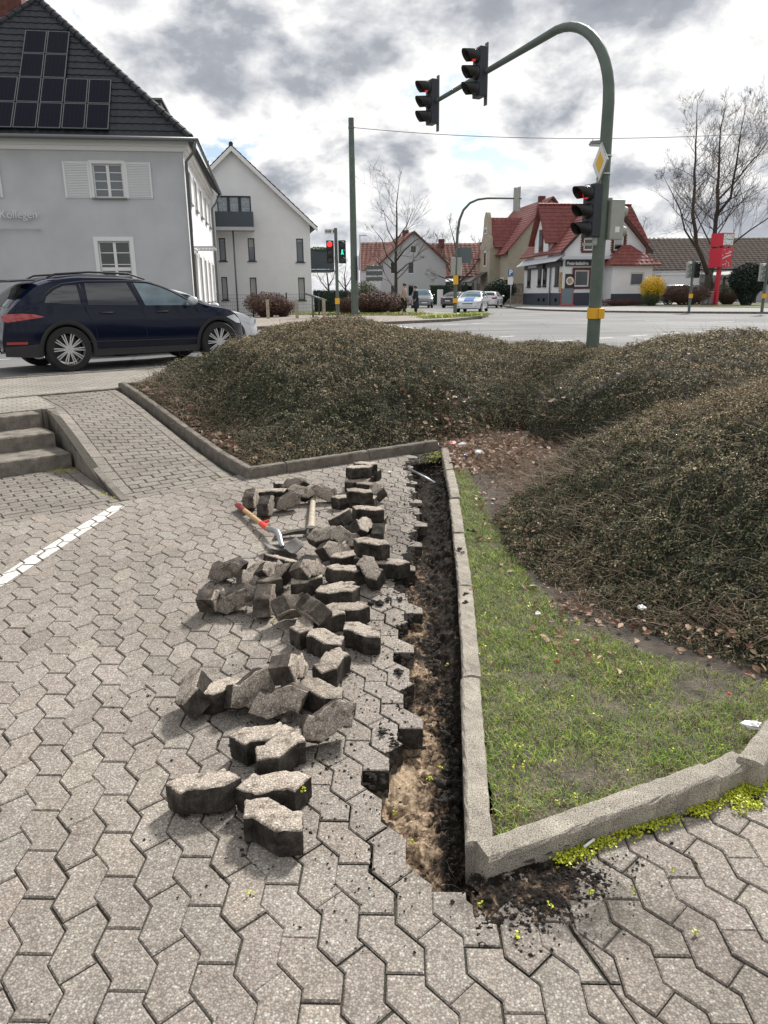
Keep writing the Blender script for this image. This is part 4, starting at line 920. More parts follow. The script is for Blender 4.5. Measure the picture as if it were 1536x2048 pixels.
def leaf6(P, Nn, size, seed):
    r = np.random.default_rng(seed); n = len(P); d = r.normal(size=(n, 3)); nn = Nn+r.normal(size=(n, 3))*.45; nn /= np.linalg.norm(nn, axis=1)[:, None]
    a = np.cross(nn, d); a /= np.linalg.norm(a, axis=1)[:, None]; b_ = np.cross(nn, a); s = size[:, None]; c = r.uniform(.1, .5, (n, 1))
    pts = [P-a*s, P-a*s*.35+b_*s*.5+nn*s*c, P+a*s*.3+b_*s*.6+nn*s*c*.9, P+a*s+nn*s*c*.3, P+a*s*.35-b_*s*.55+nn*s*c, P-a*s*.3-b_*s*.6+nn*s*c]
    V = np.stack(pts, 1).reshape(-1, 3); i = np.arange(n)[:, None]*6; F = np.concatenate([i+np.array([[0, 1, 2, 3]]), i+np.array([[0, 3, 4, 5]])]); return V, F
sz = r.uniform(.010, .026, len(P))*np.where(P[:, 1] > 7, 1.7, 1.0); v, f = leaf6(PP3, nn, sz, 9)
mi1 = np.where(r.random(len(P)) < .62, 0, np.where(r.random(len(P)) < .6, 1, 2)); o = npmesh('dry_leaves', v, f, ['dry_leaf', 'dry_leaf_pale', 'dry_leaf_red'], mi=np.concatenate([mi1, mi1])); stuff(o)
# brush (bare stems) in the hollow between the mounds and along the feet
P = []
for k in range(7000):
    c = rnd.random()
    if c < .45: x = rnd.gauss(1.25, .45); y = rnd.gauss(8.2, .75)
    elif c < .7: t = rnd.random(); x = 1.08+abs(rnd.gauss(0, .25)); y = 7.8-4.2*t
    elif c < .80: t = rnd.random(); x = 1.0+1.2*t; y = 3.85-.9*t+abs(rnd.gauss(0, .15))
    else: t = rnd.random(); q = UV(.13+abs(rnd.gauss(0, .30)), 4.2*t); x, y = q.x, q.y
    if inpoly(x, y, bedpoly): P.append((x, y))
P = np.array(P); z = np.maximum(allz(P[:, 0], P[:, 1]), bed_base(P[:, 0], P[:, 1]))+.005; S3 = np.stack([P[:, 0], P[:, 1], z], -1)
D = r.normal(size=S3.shape); D[:, 2] = np.abs(D[:, 2])*.35+.05; D[:, 0] -= .3
v, f = tubes3(S3, D, r.uniform(.06, .30, len(P))*np.where(P[:, 1] < 5.2, .5, 1), r.uniform(.0010, .0024, len(P)), 77, bendz=-.25); o = npmesh('bare_brush', v, f, ['twig', 'twig_pale', 'leaf_brown'], mi=np.repeat(r.integers(0, 3, len(P)), 9)); stuff(o)

# ------------------------------------------------------------ lawn
basic('grass_a', (.15, .29, .035), .55, var=.3, scale=15); basic('grass_b', (.38, .46, .06), .55, var=.3, scale=15); basic('grass_dry', (.36, .30, .16), .7, var=.25, scale=15)
def blades(P, ln, wid, seed, lean=.7):
    r = np.random.default_rng(seed); n = len(P); th = r.uniform(0, 2*PI, n); sd_ = np.stack([np.cos(th), np.sin(th), np.zeros(n)], -1)
    ld = np.stack([np.cos(th+PI/2), np.sin(th+PI/2), np.zeros(n)], -1)*r.uniform(.1, lean, n)[:, None]; l = ln[:, None]; w = wid[:, None]*sd_
    up = np.array([0, 0, 1.0]); p1 = P+(up*.5+ld*.35)*l; p2 = P+(up*.78+ld*1.0)*l
    V = np.stack([P-w, P+w, p1+w*.8, p1-w*.8, p2+w*.15, p2-w*.15], 1).reshape(-1, 3); i = np.arange(n)[:, None]*6
    return V, np.concatenate([i+np.array([[0, 1, 2, 3]]), i+np.array([[3, 2, 4, 5]])])
n = 260000; x = r.uniform(.33, 2.4, n); y = r.uniform(1.9, 7.6, n); k = inpoly(x, y, LAWN) & inpoly(x, y, bedpoly); x, y = x[k], y[k]
bare = vnoise(x, y, 41, 3.6, 4); edge = np.exp(-np.abs(x-kx(y)-.09)/.09)
patch = np.exp(-(((x-1.25)/.30)**2+((y-2.85)/.14)**2))+.9*np.exp(-(((x-.72)/.16)**2+((y-2.33)/.10)**2))+.8*np.exp(-(((x-.95)/.2)**2+((y-3.65)/.3)**2))+.6*np.exp(-(((x-.62)/.06)**2+((y-4.8)/.5)**2))
k = (r.random(len(x)) < np.clip(1.2-2.6*(bare-.44)-.9*patch+.5*edge, .04, 1)*np.where(y < 3.6, 1, .85)); x, y = x[k], y[k]
P = np.stack([x, y, bed_base(x, y)+.02*(vnoise(x, y, 31, 5, 4)-.5)], -1); tuft = vnoise(x, y, 43, 9, 3)
v, f = blades(P, r.uniform(.012, .030, len(x))*(.45+1.1*tuft), r.uniform(.0007, .0016, len(x)), 12, 1.3)
q = r.random(len(x)); ton = vnoise(x, y, 47, 4, 3); mi1 = np.where(q < .42-.3*(ton-.5), 0, np.where(q < .76+.5*(.5-ton), 1, 2)); stuff(npmesh('grass', v, f, ['grass_a', 'grass_b', 'grass_dry'], mi=np.concatenate([mi1, mi1])))
# small yellow-green weeds: in the lawn, along the near kerb (dense), by the steps, in the far corner
W = []
def wd_(x, y, z, n, sx, sy=None):
    for _ in range(n): W.append((rnd.gauss(x, sx), rnd.gauss(y, sy or sx), z))
for k in range(150):
    x, y = rnd.uniform(.4, 2.0), rnd.uniform(2.0, 4.2)
    if inpoly(x, y, LAWN): wd_(x, y, .045, rnd.randint(3, 9), .009)
for px, py, nn_, s in [(1130, 1722, 170, .018), (1160, 1708, 260, .022), (1185, 1690, 300, .022), (1215, 1688, 160, .016), (1235, 1668, 240, .022), (1265, 1662, 260, .022), (1300, 1652, 300, .022), (1335, 1640, 200, .02), (1395, 1625, 260, .022), (1425, 1612, 200, .02), (1470, 1600, 380, .026), (1490, 1582, 520, .03), (1515, 1575, 520, .03), (1530, 1560, 300, .03), (1505, 1612, 200, .02), (1480, 1625, 60, .015),
                       (868, 915, 260, .05), (875, 908, 200, .05), (130, 943, 220, .06), (205, 990, 40, .03), (230, 997, 50, .03), (440, 955, 14, .02), (395, 920, 30, .05), (350, 880, 30, .05), (560, 958, 18, .03), (430, 942, 25, .05), (860, 925, 60, .07)]:
    p = G(px, py, 0 if px > 1100 or px < 260 or py > 900 else .05); wd_(p.x, p.y, .004, nn_, s, s*.8)
for px, py in [(880, 1540), (860, 1560), (893, 1335), (900, 1320), (790, 1632), (825, 1690), (730, 1040), (1115, 1693), (1140, 1688), (960, 1815), (1035, 1880), (500, 1790), (608, 1642), (545, 1245), (1100, 1815), (1175, 1640), (1345, 1750), (1390, 1870), (1180, 1790), (1265, 1790)]:
    p = G(px, py, -.06 if px < 920 and px > 770 else 0); wd_(p.x, p.y, p.z+(.12 if (px, py) == (608, 1642) else .006), 12, .005)
W = np.array(W); W[:, 2] += r.uniform(0, .014, len(W)); v, f = leaf_quads(W, np.tile([0, 0, 1.0], (len(W), 1)), r.uniform(.0026, .0062, len(W)), 14, flat=.5, asp=.8); stuff(npmesh('yellow_green_weeds', v, f, ['weed']))
# ------------------------------------------------------------ litter
basic('paper', (.80, .80, .80), .6, var=.06); basic('blue_plastic', (.02, .12, .5), .3); basic('pink_paper', (.75, .35, .33), .6); basic('red_wrap', (.55, .03, .03), .4)
def scrap(px, py, z, s, mat, label, cat='litter', sq=(1, 1, .5), name='paper_scrap', seed=1):
    r_ = random.Random(seed); b = MB(); b.ball((0, 0, 0), 1, 9, 6)
    b.v = [Vector((p.x*s*sq[0]*r_.uniform(.55, 1.25), p.y*s*sq[1]*r_.uniform(.55, 1.25), p.z*s*sq[2]*r_.uniform(.4, 1.3))) for p in b.v]
    o = b.build(name, mat); p = G(px, py, z); o.location = (p.x, p.y, z+s*sq[2]*.5); return tag(o, label, cat)
scrap(958, 907, .10, .055, 'paper', 'crumpled white plastic bag in the brush right of the far kerb end', seed=2, name='plastic_bag')
scrap(930, 912, .08, .022, 'blue_plastic', 'small bright blue scrap beside the white crumpled bag', seed=3, name='plastic_scrap')
scrap(905, 888, .10, .05, 'pink_paper', 'pinkish crumpled wrapper just behind the far kerb end', seed=4, name='wrapper')
scrap(925, 890, .10, .045, 'paper', 'white scrap between the pink wrapper and the white bag', seed=5)
scrap(868, 890, .03, .06, 'paper', 'white litter in the far corner of the paving left of the kerb', seed=6, name='litter')
scrap(780, 946, .0, .028, 'paper', 'small white paper scrap on the paving behind the stone stacks', seed=7)
scrap(1505, 1453, .06, .035, 'paper', 'crumpled white tissue at the right edge of the grass', sq=(1.3, .8, .45), seed=8, name='tissue')
scrap(1115, 1321, .04, .010, 'red_wrap', 'tiny red scrap in the middle of the grass', seed=9)
scrap(1458, 1388, .05, .010, 'red_wrap', 'tiny red scrap at the right edge of the grass', seed=10)
scrap(1075, 1228, .05, .018, 'paper', 'small white scrap where grass meets the mound', seed=11)
scrap(1283, 1216, .42, .02, 'paper', 'white scrap caught in the near mound', seed=12)
q = G(1168, 1694, .02); o = MB().tube([(0, 0, 0), (.04, .03, .004)], .0045, 8).build('cigarette_end', 'paper', None, True); o.location = q; tag(o, 'white cigarette end lying in the yellow moss by the lifted kerb', 'cigarette end')
# ------------------------------------------------------------ vehicles
basic('tyre', (.018, .018, .019), .85, var=.2, scale=20); basic('rim', (.62, .62, .62), .35, metal=.6); basic('rim_dark', (.05, .05, .055), .4, metal=.6); basic('cladding', (.022, .023, .026), .55)
basic('car_glass', (.010, .014, .018), .04, spec=1.0); basic('car_glass_clear', (.10, .16, .19), .04, spec=1.0, var=.3, scale=2.5); basic('tail_red', (.32, .01, .012), .12, coat=1.0); basic('lamp_clear', (.55, .58, .60), .08, spec=.8); basic('chrome', (.6, .6, .6), .15, metal=1.0); basic('plate', (.75, .75, .72), .5); basic('seam', (.004, .004, .005), .6)
basic('paint_navy', (.003, .006, .022), .14, coat=.12, spec=.22); basic('paint_white', (.66, .68, .70), .25, coat=1.0); basic('paint_silver', (.50, .54, .58), .28, coat=1.0, metal=.3); basic('paint_grey', (.13, .135, .14), .28, coat=1.0, metal=.4); basic('paint_dark', (.035, .04, .042), .28, coat=1.0); basic('paint_green', (.02, .04, .035), .28, coat=1.0); basic('paint_blue', (.03, .16, .45), .3, coat=.6)
def lerp_pts(pts):
    xs = np.array([p[0] for p in pts]); zs = np.array([p[1] for p in pts]); n = len(xs); d = np.diff(zs)/np.diff(xs)
    m = np.zeros(n); m[0] = d[0]; m[-1] = d[-1]
    for i in range(1, n-1): m[i] = 0 if d[i-1]*d[i] <= 0 else 2*d[i-1]*d[i]/(d[i-1]+d[i])
    def f(x):
        x = min(max(x, xs[0]), xs[-1]); i = min(int(np.searchsorted(xs, x, 'right'))-1, n-2); i = max(i, 0); h = xs[i+1]-xs[i]; t = (x-xs[i])/h
        return (2*t**3-3*t*t+1)*zs[i]+(t**3-2*t*t+t)*h*m[i]+(-2*t**3+3*t*t)*zs[i+1]+(t**3-t*t)*h*m[i+1]
    return f
class Car:
    def __init__(s, L, W, H, top, belt, wheels, r, paint, z0=.26):
        s.L, s.W, s.H, s.belt, s.wheels, s.r, s.paint, s.z0 = L, W/2, H, belt, wheels, r, paint, z0; s.top = lerp_pts(top)
    def w(s, x):
        a = s.L*.13; k = 1.0
        if x < a: k = 1-.24*(1-x/a)**2.4
        if x > s.L-a*1.3: k = 1-.36*((x-s.L+a*1.3)/(a*1.3))**2.2
        return s.W*k
    def f(s, x, z):
        w = s.w(x)
        if z <= s.belt:
            t = (z-s.z0)/(s.belt-s.z0); return w*(.955+.045*math.sin(PI*min(1, max(0, t)*.9+.08))+.012*math.exp(-((t-.80)/.10)**2)-.02*max(0, t-.88)/.12)
        t = (z-s.belt)/(s.H-s.belt); return w*(.972-.20*t-.10*t*t)
    def tz(s, x, y):
        zt = s.top(x); yt = s.f(x, zt-.05); return zt+.018-.068*min(1, abs(y)/yt)**4
    def body(s, root):
        xs = sorted(set([round(v, 4) for v in list(np.linspace(0, s.L, 64))])); NL = 15; ty = [1, .97, .92, .84, .7, .5, .25, 0]; vs = []; rings = []
        for x in xs:
            zt = s.top(x); zb = s.z0+.10*max(0, 1-x/.5)+.06*max(0, (x-s.L+.5)/.5); ring = [(x, 0, zb-.02), (x, s.f(x, zb)*.8, zb-.02)]
            for i in range(NL): z = zb+(zt-.05-zb)*i/(NL-1); ring.append((x, s.f(x, z), z))
            yt = s.f(x, zt-.05)
            for t in ty[1:]: ring.append((x, yt*t, s.tz(x, yt*t)))
            full = ring+[(p[0], -p[1], p[2]) for p in ring[1:-1][::-1]]; rings.append((len(vs), len(full))); vs += full
        n = rings[0][1]; fs = []
        for k in range(len(xs)-1):
            a = k*n; b = a+n
            for i in range(n): j = (i+1) % n; fs.append((a+i, a+j, b+j, b+i))
        fs.append(tuple(range(n))[::-1]); fs.append(tuple(range((len(xs)-1)*n, len(xs)*n)))
        me = bpy.data.meshes.new('body'); me.from_pydata(vs, [], fs); me.update(); bm = bmesh.new(); bm.from_mesh(me); bmesh.ops.recalc_face_normals(bm, faces=bm.faces); bm.to_mesh(me); bm.free()
        o = link('body', me); cut = []
        for wx in s.wheels:
            for sd_ in (1, -1):
                cb = MB(); cb.tube([(wx, sd_*(s.W-.30), s.r), (wx, sd_*(s.W+.3), s.r)], s.r+.055, 40); c = cb.build('cutter', 'seam'); cut.append(c)
                md = o.modifiers.new('b', 'BOOLEAN'); md.operation = 'DIFFERENCE'; md.object = c; md.solver = 'EXACT'
        dg = bpy.context.evaluated_depsgraph_get(); me2 = bpy.data.meshes.new_from_object(o.evaluated_get(dg)); o.modifiers.clear(); o.data = me2
        for c in cut: bpy.data.objects.remove(c)
        me2.materials.clear(); me2.materials.append(MATS[s.paint]); me2.polygons.foreach_set('material_index', [0]*len(me2.polygons)); me2.polygons.foreach_set('use_smooth', [True]*len(me2.polygons)); me2.set_sharp_from_angle(angle=math.radians(34)); o.parent = root; return o
    def side(s, name, poly, mat, parent, side=1, off=.005, step=.07):
        xs = [p[0] for p in poly]; zs = [p[1] for p in poly]; pts = []; n = len(poly)
        for i in range(n):
            a = Vector(poly[i]); c = Vector(poly[(i+1) % n]); k = max(1, int((c-a).length/step)); pts += [a.lerp(c, t/k) for t in range(k)]
        m_ = len(pts); ed = [(i, (i+1) % m_) for i in range(m_)]; gi = []
        for x in np.arange(min(xs)+step/2, max(xs), step):
            for z in np.arange(min(zs)+step/2, max(zs), step):
                if inpoly(x, z, poly): gi.append(Vector((x, z)))
        v, e, f, *_ = delaunay_2d_cdt(pts+gi, ed, [list(range(m_))], 1, 1e-5)
        me = bpy.data.meshes.new(name); me.from_pydata([(p.x, side*(s.f(p.x, p.y)+off), p.y) for p in v], [], [tuple(q) for q in f]); me.materials.append(MATS[mat]); me.polygons.foreach_set('use_smooth', [True]*len(me.polygons)); me.update()
        bm = bmesh.new(); bm.from_mesh(me); bmesh.ops.recalc_face_normals(bm, faces=bm.faces)
        if bm.faces and sum(q.normal.y for q in bm.faces)*side < 0: bmesh.ops.reverse_faces(bm, faces=bm.faces)
        bm.to_mesh(me); bm.free(); return link(name, me, parent)
    def topp(s, name, x0, x1, mat, parent, k0=.9, k1=.86, off=.006, n=10):
        vs = []; fs = []
        for i in range(n+1):
            x = x0+(x1-x0)*i/n; k = k0+(k1-k0)*i/n
            for j in range(-6, 7): y = s.f(x, s.top(x)-.05)*k*j/6; vs.append((x, y, s.tz(x, y)+off))
        for i in range(n):
            for j in range(12): a = i*13+j; fs.append((a, a+13, a+14, a+1))
        b = MB(); b.add(vs, fs); return b.build(name, mat, parent, True)
    def line(s, pts, parent, side=1, r=.004, mat='seam', name='door_seam', off=.001):
        P = []
        for a, c in zip(pts[:-1], pts[1:]):
            k = max(1, int(math.hypot(c[0]-a[0], c[1]-a[1])/.08))
            for t in range(k): x = a[0]+(c[0]-a[0])*t/k; z = a[1]+(c[1]-a[1])*t/k; P.append((x, side*(s.f(x, z)+off), z))
        x, z = pts[-1]; P.append((x, side*(s.f(x, z)+off), z)); return MB().tube(P, r, 5).build(name, mat, parent, True)
    def front_poly(s, name, pts, mat, parent, x, thick=.02, bulge=0.0):
        """patch on nose (x=L) or tail (x=0): pts in (y,z)"""
        b = MB(); sg = 1 if x > s.L/2 else -1
        def X(y): return x-sg*(bulge*(y/s.W)**2)
        n = len(pts); b.add([(X(y), y, z) for y, z in pts]+[(X(y)+sg*thick, y*.97, z) for y, z in pts], [tuple(range(n)), tuple(range(n, 2*n))[::-1]]+[(i, n+i, n+(i+1) % n, (i+1) % n) for i in range(n)])
        o = b.build(name, mat, parent); bm = bmesh.new(); bm.from_mesh(o.data); bmesh.ops.recalc_face_normals(bm, faces=bm.faces); bm.to_mesh(o.data); bm.free(); return o
def wheel(root, x, y, r, w, side, spokes=10, detail=True, dark=False):
    t = MB(); prof = [(.70, -.5), (.72, -.5), (.94, -.5), (.985, -.42), (1, -.25), (1, .25), (.985, .42), (.94, .5), (.75, .5), (.72, .45)]; n = 40 if detail else 20; vs = []
    for a in range(n):
        for rr, ww_ in prof: vs.append((x+r*rr*math.cos(2*PI*a/n), y+ww_*w, r+r*rr*math.sin(2*PI*a/n)))
    k = len(prof); fs = [(a*k+i, ((a+1) % n)*k+i, ((a+1) % n)*k+(i+1) % k, a*k+(i+1) % k) for a in range(n) for i in range(k)]
    o = t.add(vs, fs).build('wheel', 'tyre', root, True, auto=40)
    ro = MB(); yo = y+side*w*.40; prof = [(.75, side*w*.1), (.745, 0), (.70, 0), (.685, -side*w*.35)]; k = 4; vs = []
    for a in range(n):
        for rr, yy in prof: vs.append((x+r*rr*math.cos(2*PI*a/n), yo+yy, r+r*rr*math.sin(2*PI*a/n)))
    fs = [(a*k+i, ((a+1) % n)*k+i, ((a+1) % n)*k+i+1, a*k+i+1) for a in range(n) for i in range(k-1)]; ro.add(vs, fs)
    ro.tube([(x, yo-side*.03, r), (x, yo+side*.006, r)], [r*.16, r*.13], 16)
    for a in range(spokes):
        for da in ((-.085, .085) if detail else (0,)):
            t0 = 2*PI*a/spokes; c0 = (x+r*.12*math.cos(t0+da*2), r+r*.12*math.sin(t0+da*2)); c1 = (x+r*.71*math.cos(t0+da), r+r*.71*math.sin(t0+da)); h = r*(.026 if detail else .05)
            nx_, nz_ = -math.sin(t0), math.cos(t0)
            ro.add([(c0[0]-nx_*h, yo-side*.012, c0[1]-nz_*h), (c0[0]+nx_*h, yo-side*.012, c0[1]+nz_*h), (c1[0]+nx_*h, yo-side*.012, c1[1]+nz_*h), (c1[0]-nx_*h, yo-side*.012, c1[1]-nz_*h),
                    (c0[0]-nx_*h, yo+side*.006, c0[1]-nz_*h), (c0[0]+nx_*h, yo+side*.006, c0[1]+nz_*h), (c1[0]+nx_*h, yo+side*.002, c1[1]+nz_*h), (c1[0]-nx_*h, yo+side*.002, c1[1]-nz_*h)], [(0, 1, 2, 3), (7, 6, 5, 4), (0, 4, 5, 1), (1, 5, 6, 2), (2, 6, 7, 3), (3, 7, 4, 0)])
    ri = ro.build('rim', 'rim', o, False); ri.modifiers.new('b', 'BEVEL').width = .002 if detail else .0001
    bk = MB(); bk.tube([(x, yo-side*w*.42, r), (x, yo-side*w*.38, r)], r*.60, 24); bk.build('brake_disc', 'rim_dark', o, False)
    return o
def mirror(c, root, x, z, side, mat):
    y = side*(c.f(x, z)); b = MB(); b.ball((x+.02, y+side*.15, z+.07), .13, 12, 8, (.72, 1.0, .66)); b.tube([(x-.02, y-side*.02, z), (x+.02, y+side*.08, z+.03)], [.035, .03], 8); b.build('mirror', mat, root, True)
# --- big dark SUV
TOP = [(0, .60), (.03, .90), (.16, 1.10), (.40, 1.32), (.66, 1.49), (1.0, 1.585), (1.5, 1.63), (2.1, 1.62), (2.65, 1.535), (3.1, 1.38), (3.5, 1.19), (3.7, 1.125), (4.1, 1.06), (4.34, .97), (4.48, .85), (4.58, .70), (4.62, .50)]
def make_suv():
    c = Car(4.62, 1.94, 1.66, TOP, 1.06, (1.0, 3.895), .385, 'paint_navy', z0=.31)
    a = G(141, 743, ROAD); d = Vector((3.895-1.0, 0)); q = G(437, 722, ROAD); hd = math.atan2(q.y-a.y, q.x-a.x)
    hd = math.radians(39.8)
    # local -y faces the camera; rear axle foot sits at pixel (141,743)
    off = Vector((math.cos(hd)*1.0+math.sin(hd)*.86, math.sin(hd)*1.0-math.cos(hd)*.86))
    root = empty('parked_suv', (a.x-off.x, a.y-off.y, ROAD), hd, 'dark navy SUV with silver multi-spoke wheels on the road at left', 'car')
    c.body(root)
    for s in (-1, 1):
        c.side('rear_quarter_window', [(.70, 1.17), (1.30, 1.13), (1.30, 1.46), (1.08, 1.445), (.90, 1.37), (.76, 1.27)], 'car_glass', root, s)
        c.side('rear_door_window', [(1.42, 1.12), (2.33, 1.10), (2.20, 1.495), (1.45, 1.49)], 'car_glass', root, s)
        c.side('front_door_window', [(2.45, 1.10), (3.38, 1.09), (3.35, 1.14), (3.06, 1.31), (2.82, 1.42), (2.58, 1.485), (2.33, 1.497)], 'car_glass_clear' if s < 0 else 'car_glass', root, s)
        c.line([(.62, 1.15), (.70, 1.27), (.86, 1.39), (1.06, 1.475), (1.45, 1.52), (2.2, 1.525), (2.6, 1.51), (2.9, 1.41), (3.2, 1.26), (3.46, 1.09)], root, s, .011, 'cladding', 'window_trim', .002)
        c.line([(1.36, 1.50), (1.36, 1.10), (1.40, .95), (1.50, .70), (1.50, .40)], root, s, .005)
        c.line([(2.29, 1.50), (2.39, 1.10), (2.42, .8), (2.42, .38)], root, s, .005)
        c.line([(3.45, 1.08), (3.50, .85), (3.46, .40)], root, s, .005); c.line([(1.46, .40), (3.46, .38)], root, s, .005)
        c.line([(1.2, .50), (3.5, .47)], root, s, .010, 'cladding', 'sill_moulding')
        for wx in (1.0, 3.895):
            R = .455; b = MB(); n = 22; vs = []
            for i in range(n+1):
                t = -.20+(PI+.40)*i/n
                for rr in (R-.035, R+.035): x = wx+rr*math.cos(t); z = max(.22, .385+rr*math.sin(t)); vs.append((x, s*(c.f(x, max(z, .28))+.012), z))
                vs.append((wx+(R-.045)*math.cos(t), s*(c.W-.10), max(.22, .385+(R-.045)*math.sin(t))))
            for i in range(n): k = i*3; b.f += [(k, k+1, k+4, k+3), (k, k+3, k+5, k+2)]; b.mi += [0, 0]
            b.v = [Vector(p) for p in vs]; b.build('wheel_arch', 'cladding', root, True)
            wheel(root, wx, s*(c.W-.115), .385, .27, s)
        c.side('sill', [(1.42, .25), (3.45, .25), (3.44, .36), (1.44, .37)], 'cladding', root, s, .008)
        for hx in (1.62, 2.66):
            hb = MB(); yy = s*(c.f(hx+.1, .985)+.022); hb.tube([(hx-.02, yy-s*.03, .98), (hx+.02, yy, .985), (hx+.2, yy, .985), (hx+.24, yy-s*.03, .98)], [.012, .015, .015, .012], 8); hb.build('door_handle', 'cladding', root, True)
        mirror(c, root, 3.30, 1.10, s, 'paint_silver')
        c.side('tail_light', [(.03, .88), (.10, .86), (.38, .90), (.66, .94), (.50, .985), (.30, 1.0), (.10, .99), (.03, .96)], 'tail_red', root, s, .010)
        c.side('rear_reflector', [(.05, .50), (.34, .50), (.34, .54), (.05, .54)], 'tail_red', root, s, .008)
        c.side('head_light', [(4.08, .86), (4.30, .90), (4.46, .80), (4.50, .72), (4.34, .74)], 'lamp_clear', root, s, .008)
        c.side('bumper', [(.02, .30), (.50, .27), (.54, .40), (.56, .50), (.02, .46)], 'cladding', root, s, .006)
        rb = MB(); pts = [(.88, .60, 1.58), (1.02, .61, 1.64), (1.6, .62, 1.68), (2.3, .61, 1.66), (2.62, .60, 1.56)]; rb.tube([(p[0], s*p[1], p[2]) for p in pts], [.014, .018, .018, .018, .014], 8); rb.build('roof_rail', 'cladding', root, True)
        ex = MB(); ex.tube([(-.02, s*.62, .40), (.10, s*.62, .40)], .055, 16, False); ex.build('exhaust', 'chrome', root, True)
    c.topp('windscreen', 2.76, 3.56, 'car_glass_clear', root, .88, .90); c.topp('rear_window', .16, .50, 'car_glass', root, .82, .86)
    b = MB(); vs = []
    for j in range(-8, 9):
        y = j/8*.66; bow = .06*(j/8)**2; vs += [(.20+bow, y, 1.55-.02*(j/8)**2), (.68, y, 1.575-.03*(j/8)**2), (.66, y, 1.53), (.22+bow, y, 1.505)]
    for j in range(16):
        k = j*4
        for i in range(4): b.f.append((k+i, k+(i+1) % 4, k+4+(i+1) % 4, k+4+i)); b.mi.append(0)
    b.f += [(0, 1, 2, 3), (67, 66, 65, 64)]; b.mi += [0, 0]; b.v = [Vector(p) for p in vs]; sp = b.build('spoiler', 'paint_navy', root, True, auto=40)
    MB().box(.190, .206, -.2, .2, 1.520, 1.540).build('brake_light', 'tail_red', sp)
    MB().tube([(.16, -.1, 1.13), (.10, .25, 1.14)], .012, 6).build('rear_wiper', 'cladding', root)
    c.front_poly('number_plate', [(-.26, .78), (.26, .78), (.26, .89), (-.26, .89)], 'plate', root, .02, -.0+.02)
make_suv()
# --- smaller cars
def small_car(name, label, loc, hd, kind, paint, front=True, cat='car', group=None, blue=False, detail=False):
    if kind == 'hatch': L_, W_, H_ = 4.05, 1.78, 1.45; tp = [(0, .55), (.03, .85), (.14, 1.05), (.42, 1.33), (.75, 1.42), (1.5, 1.45), (2.1, 1.41), (2.5, 1.25), (3.0, .99), (3.4, .91), (3.75, .80), (3.98, .62), (4.05, .45)]; be = .93; wh = (.72, 3.25); side = [(.62, 1.00), (2.82, .97), (2.45, 1.22), (2.05, 1.35), (1.3, 1.38), (.85, 1.32)]; ws = (2.14, 2.95); rw = (.16, .42)
    elif kind == 'sedan': L_, W_, H_ = 4.5, 1.8, 1.45; tp = [(0, .55), (.04, .88), (.5, .98), (.95, 1.22), (1.4, 1.41), (2.0, 1.45), (2.5, 1.38), (3.35, .98), (3.9, .88), (4.3, .72), (4.5, .45)]; be = .93; wh = (.85, 3.62); side = [(.92, 1.02), (3.2, .97), (2.6, 1.29), (2.1, 1.37), (1.5, 1.36), (1.15, 1.22)]; ws = (2.52, 3.3); rw = (.55, 1.25)
    else: L_, W_, H_ = 4.4, 1.82, 1.74; tp = [(0, .6), (.03, 1.0), (.10, 1.3), (.25, 1.60), (.6, 1.70), (1.6, 1.74), (2.4, 1.68), (2.8, 1.5), (3.4, 1.12), (3.8, 1.0), (4.2, .82), (4.36, .6), (4.4, .45)]; be = 1.05; wh = (.78, 3.48); side = [(.45, 1.12), (3.15, 1.10), (2.75, 1.42), (2.3, 1.58), (.8, 1.58), (.5, 1.45)]; ws = (2.5, 3.35); rw = (.08, .25)
    c = Car(L_, W_, H_, tp, be, wh, .31, paint, z0=.24)
    root = empty(name, loc, hd, label, cat, group); c.body(root)
    for s in (-1, 1):
        c.side('side_window', side, 'car_glass', root, s); mx_ = (side[0][0]+side[1][0])/2; c.line([(mx_+.05, be+.45), (mx_, be), (mx_, .35)], root, s, .02, paint, 'door_pillar', .004)
        for wx in wh: wheel(root, wx, s*(c.W-.10), .31, .2, s, 5, detail=detail)
        mirror(c, root, side[1][0]-.1, be+.02, s, paint)
        c.side('head_light', [(L_-.62, .66), (L_-.25, .75), (L_-.05, .66), (L_-.05, .58), (L_-.35, .58)], 'lamp_clear', root, s, .01)
        c.side('tail_light', [(.02, .78), (.35, .84), (.32, .98), (.06, .94)], 'tail_red', root, s, .01)
    c.topp('windscreen', ws[0], ws[1], 'car_glass_clear' if front else 'car_glass', root); c.topp('rear_window', rw[0], rw[1], 'car_glass', root, .84, .86)
    c.front_poly('grille', [(-.55, .28), (.55, .28), (.62, .44), (-.62, .44)], 'cladding', root, L_, .012, .05); c.front_poly('upper_grille', [(-.35, .55), (.35, .55), (.38, .62), (-.38, .62)], 'cladding', root, L_-.06, .03, .05)
    for s in (-1, 1):
        c.front_poly('head_lamp_glass', [(s*.38, .58), (s*.72, .60), (s*.74, .70), (s*.42, .66)], 'lamp_clear', root, L_-.07, .03, .12)
        c.front_poly('rear_lamp_glass', [(s*.48, .78), (s*.70, .78), (s*.70, .92), (s*.48, .92)], 'tail_red', root, .03, .03, .05)
    c.front_poly('number_plate', [(-.26, .45), (.26, .45), (.26, .55), (-.26, .55)], 'plate', root, L_, .02); c.front_poly('rear_number_plate', [(-.26, .60), (.26, .60), (.26, .71), (-.26, .71)], 'plate', root, .0, .02)
    if blue:
        vs = []; fs = []
        for i in range(9):
            x = 3.02+.85*i/8
            for j in range(-4, 5): y = j/4*.34; vs.append((x, y+.05, c.tz(x, y+.05)+.007))
        for i in range(8):
            for j in range(8): a = i*9+j; fs.append((a, a+9, a+10, a+1))
        MB().add(vs, fs).build('bonnet_marking', 'paint_blue', root, True)
    return root
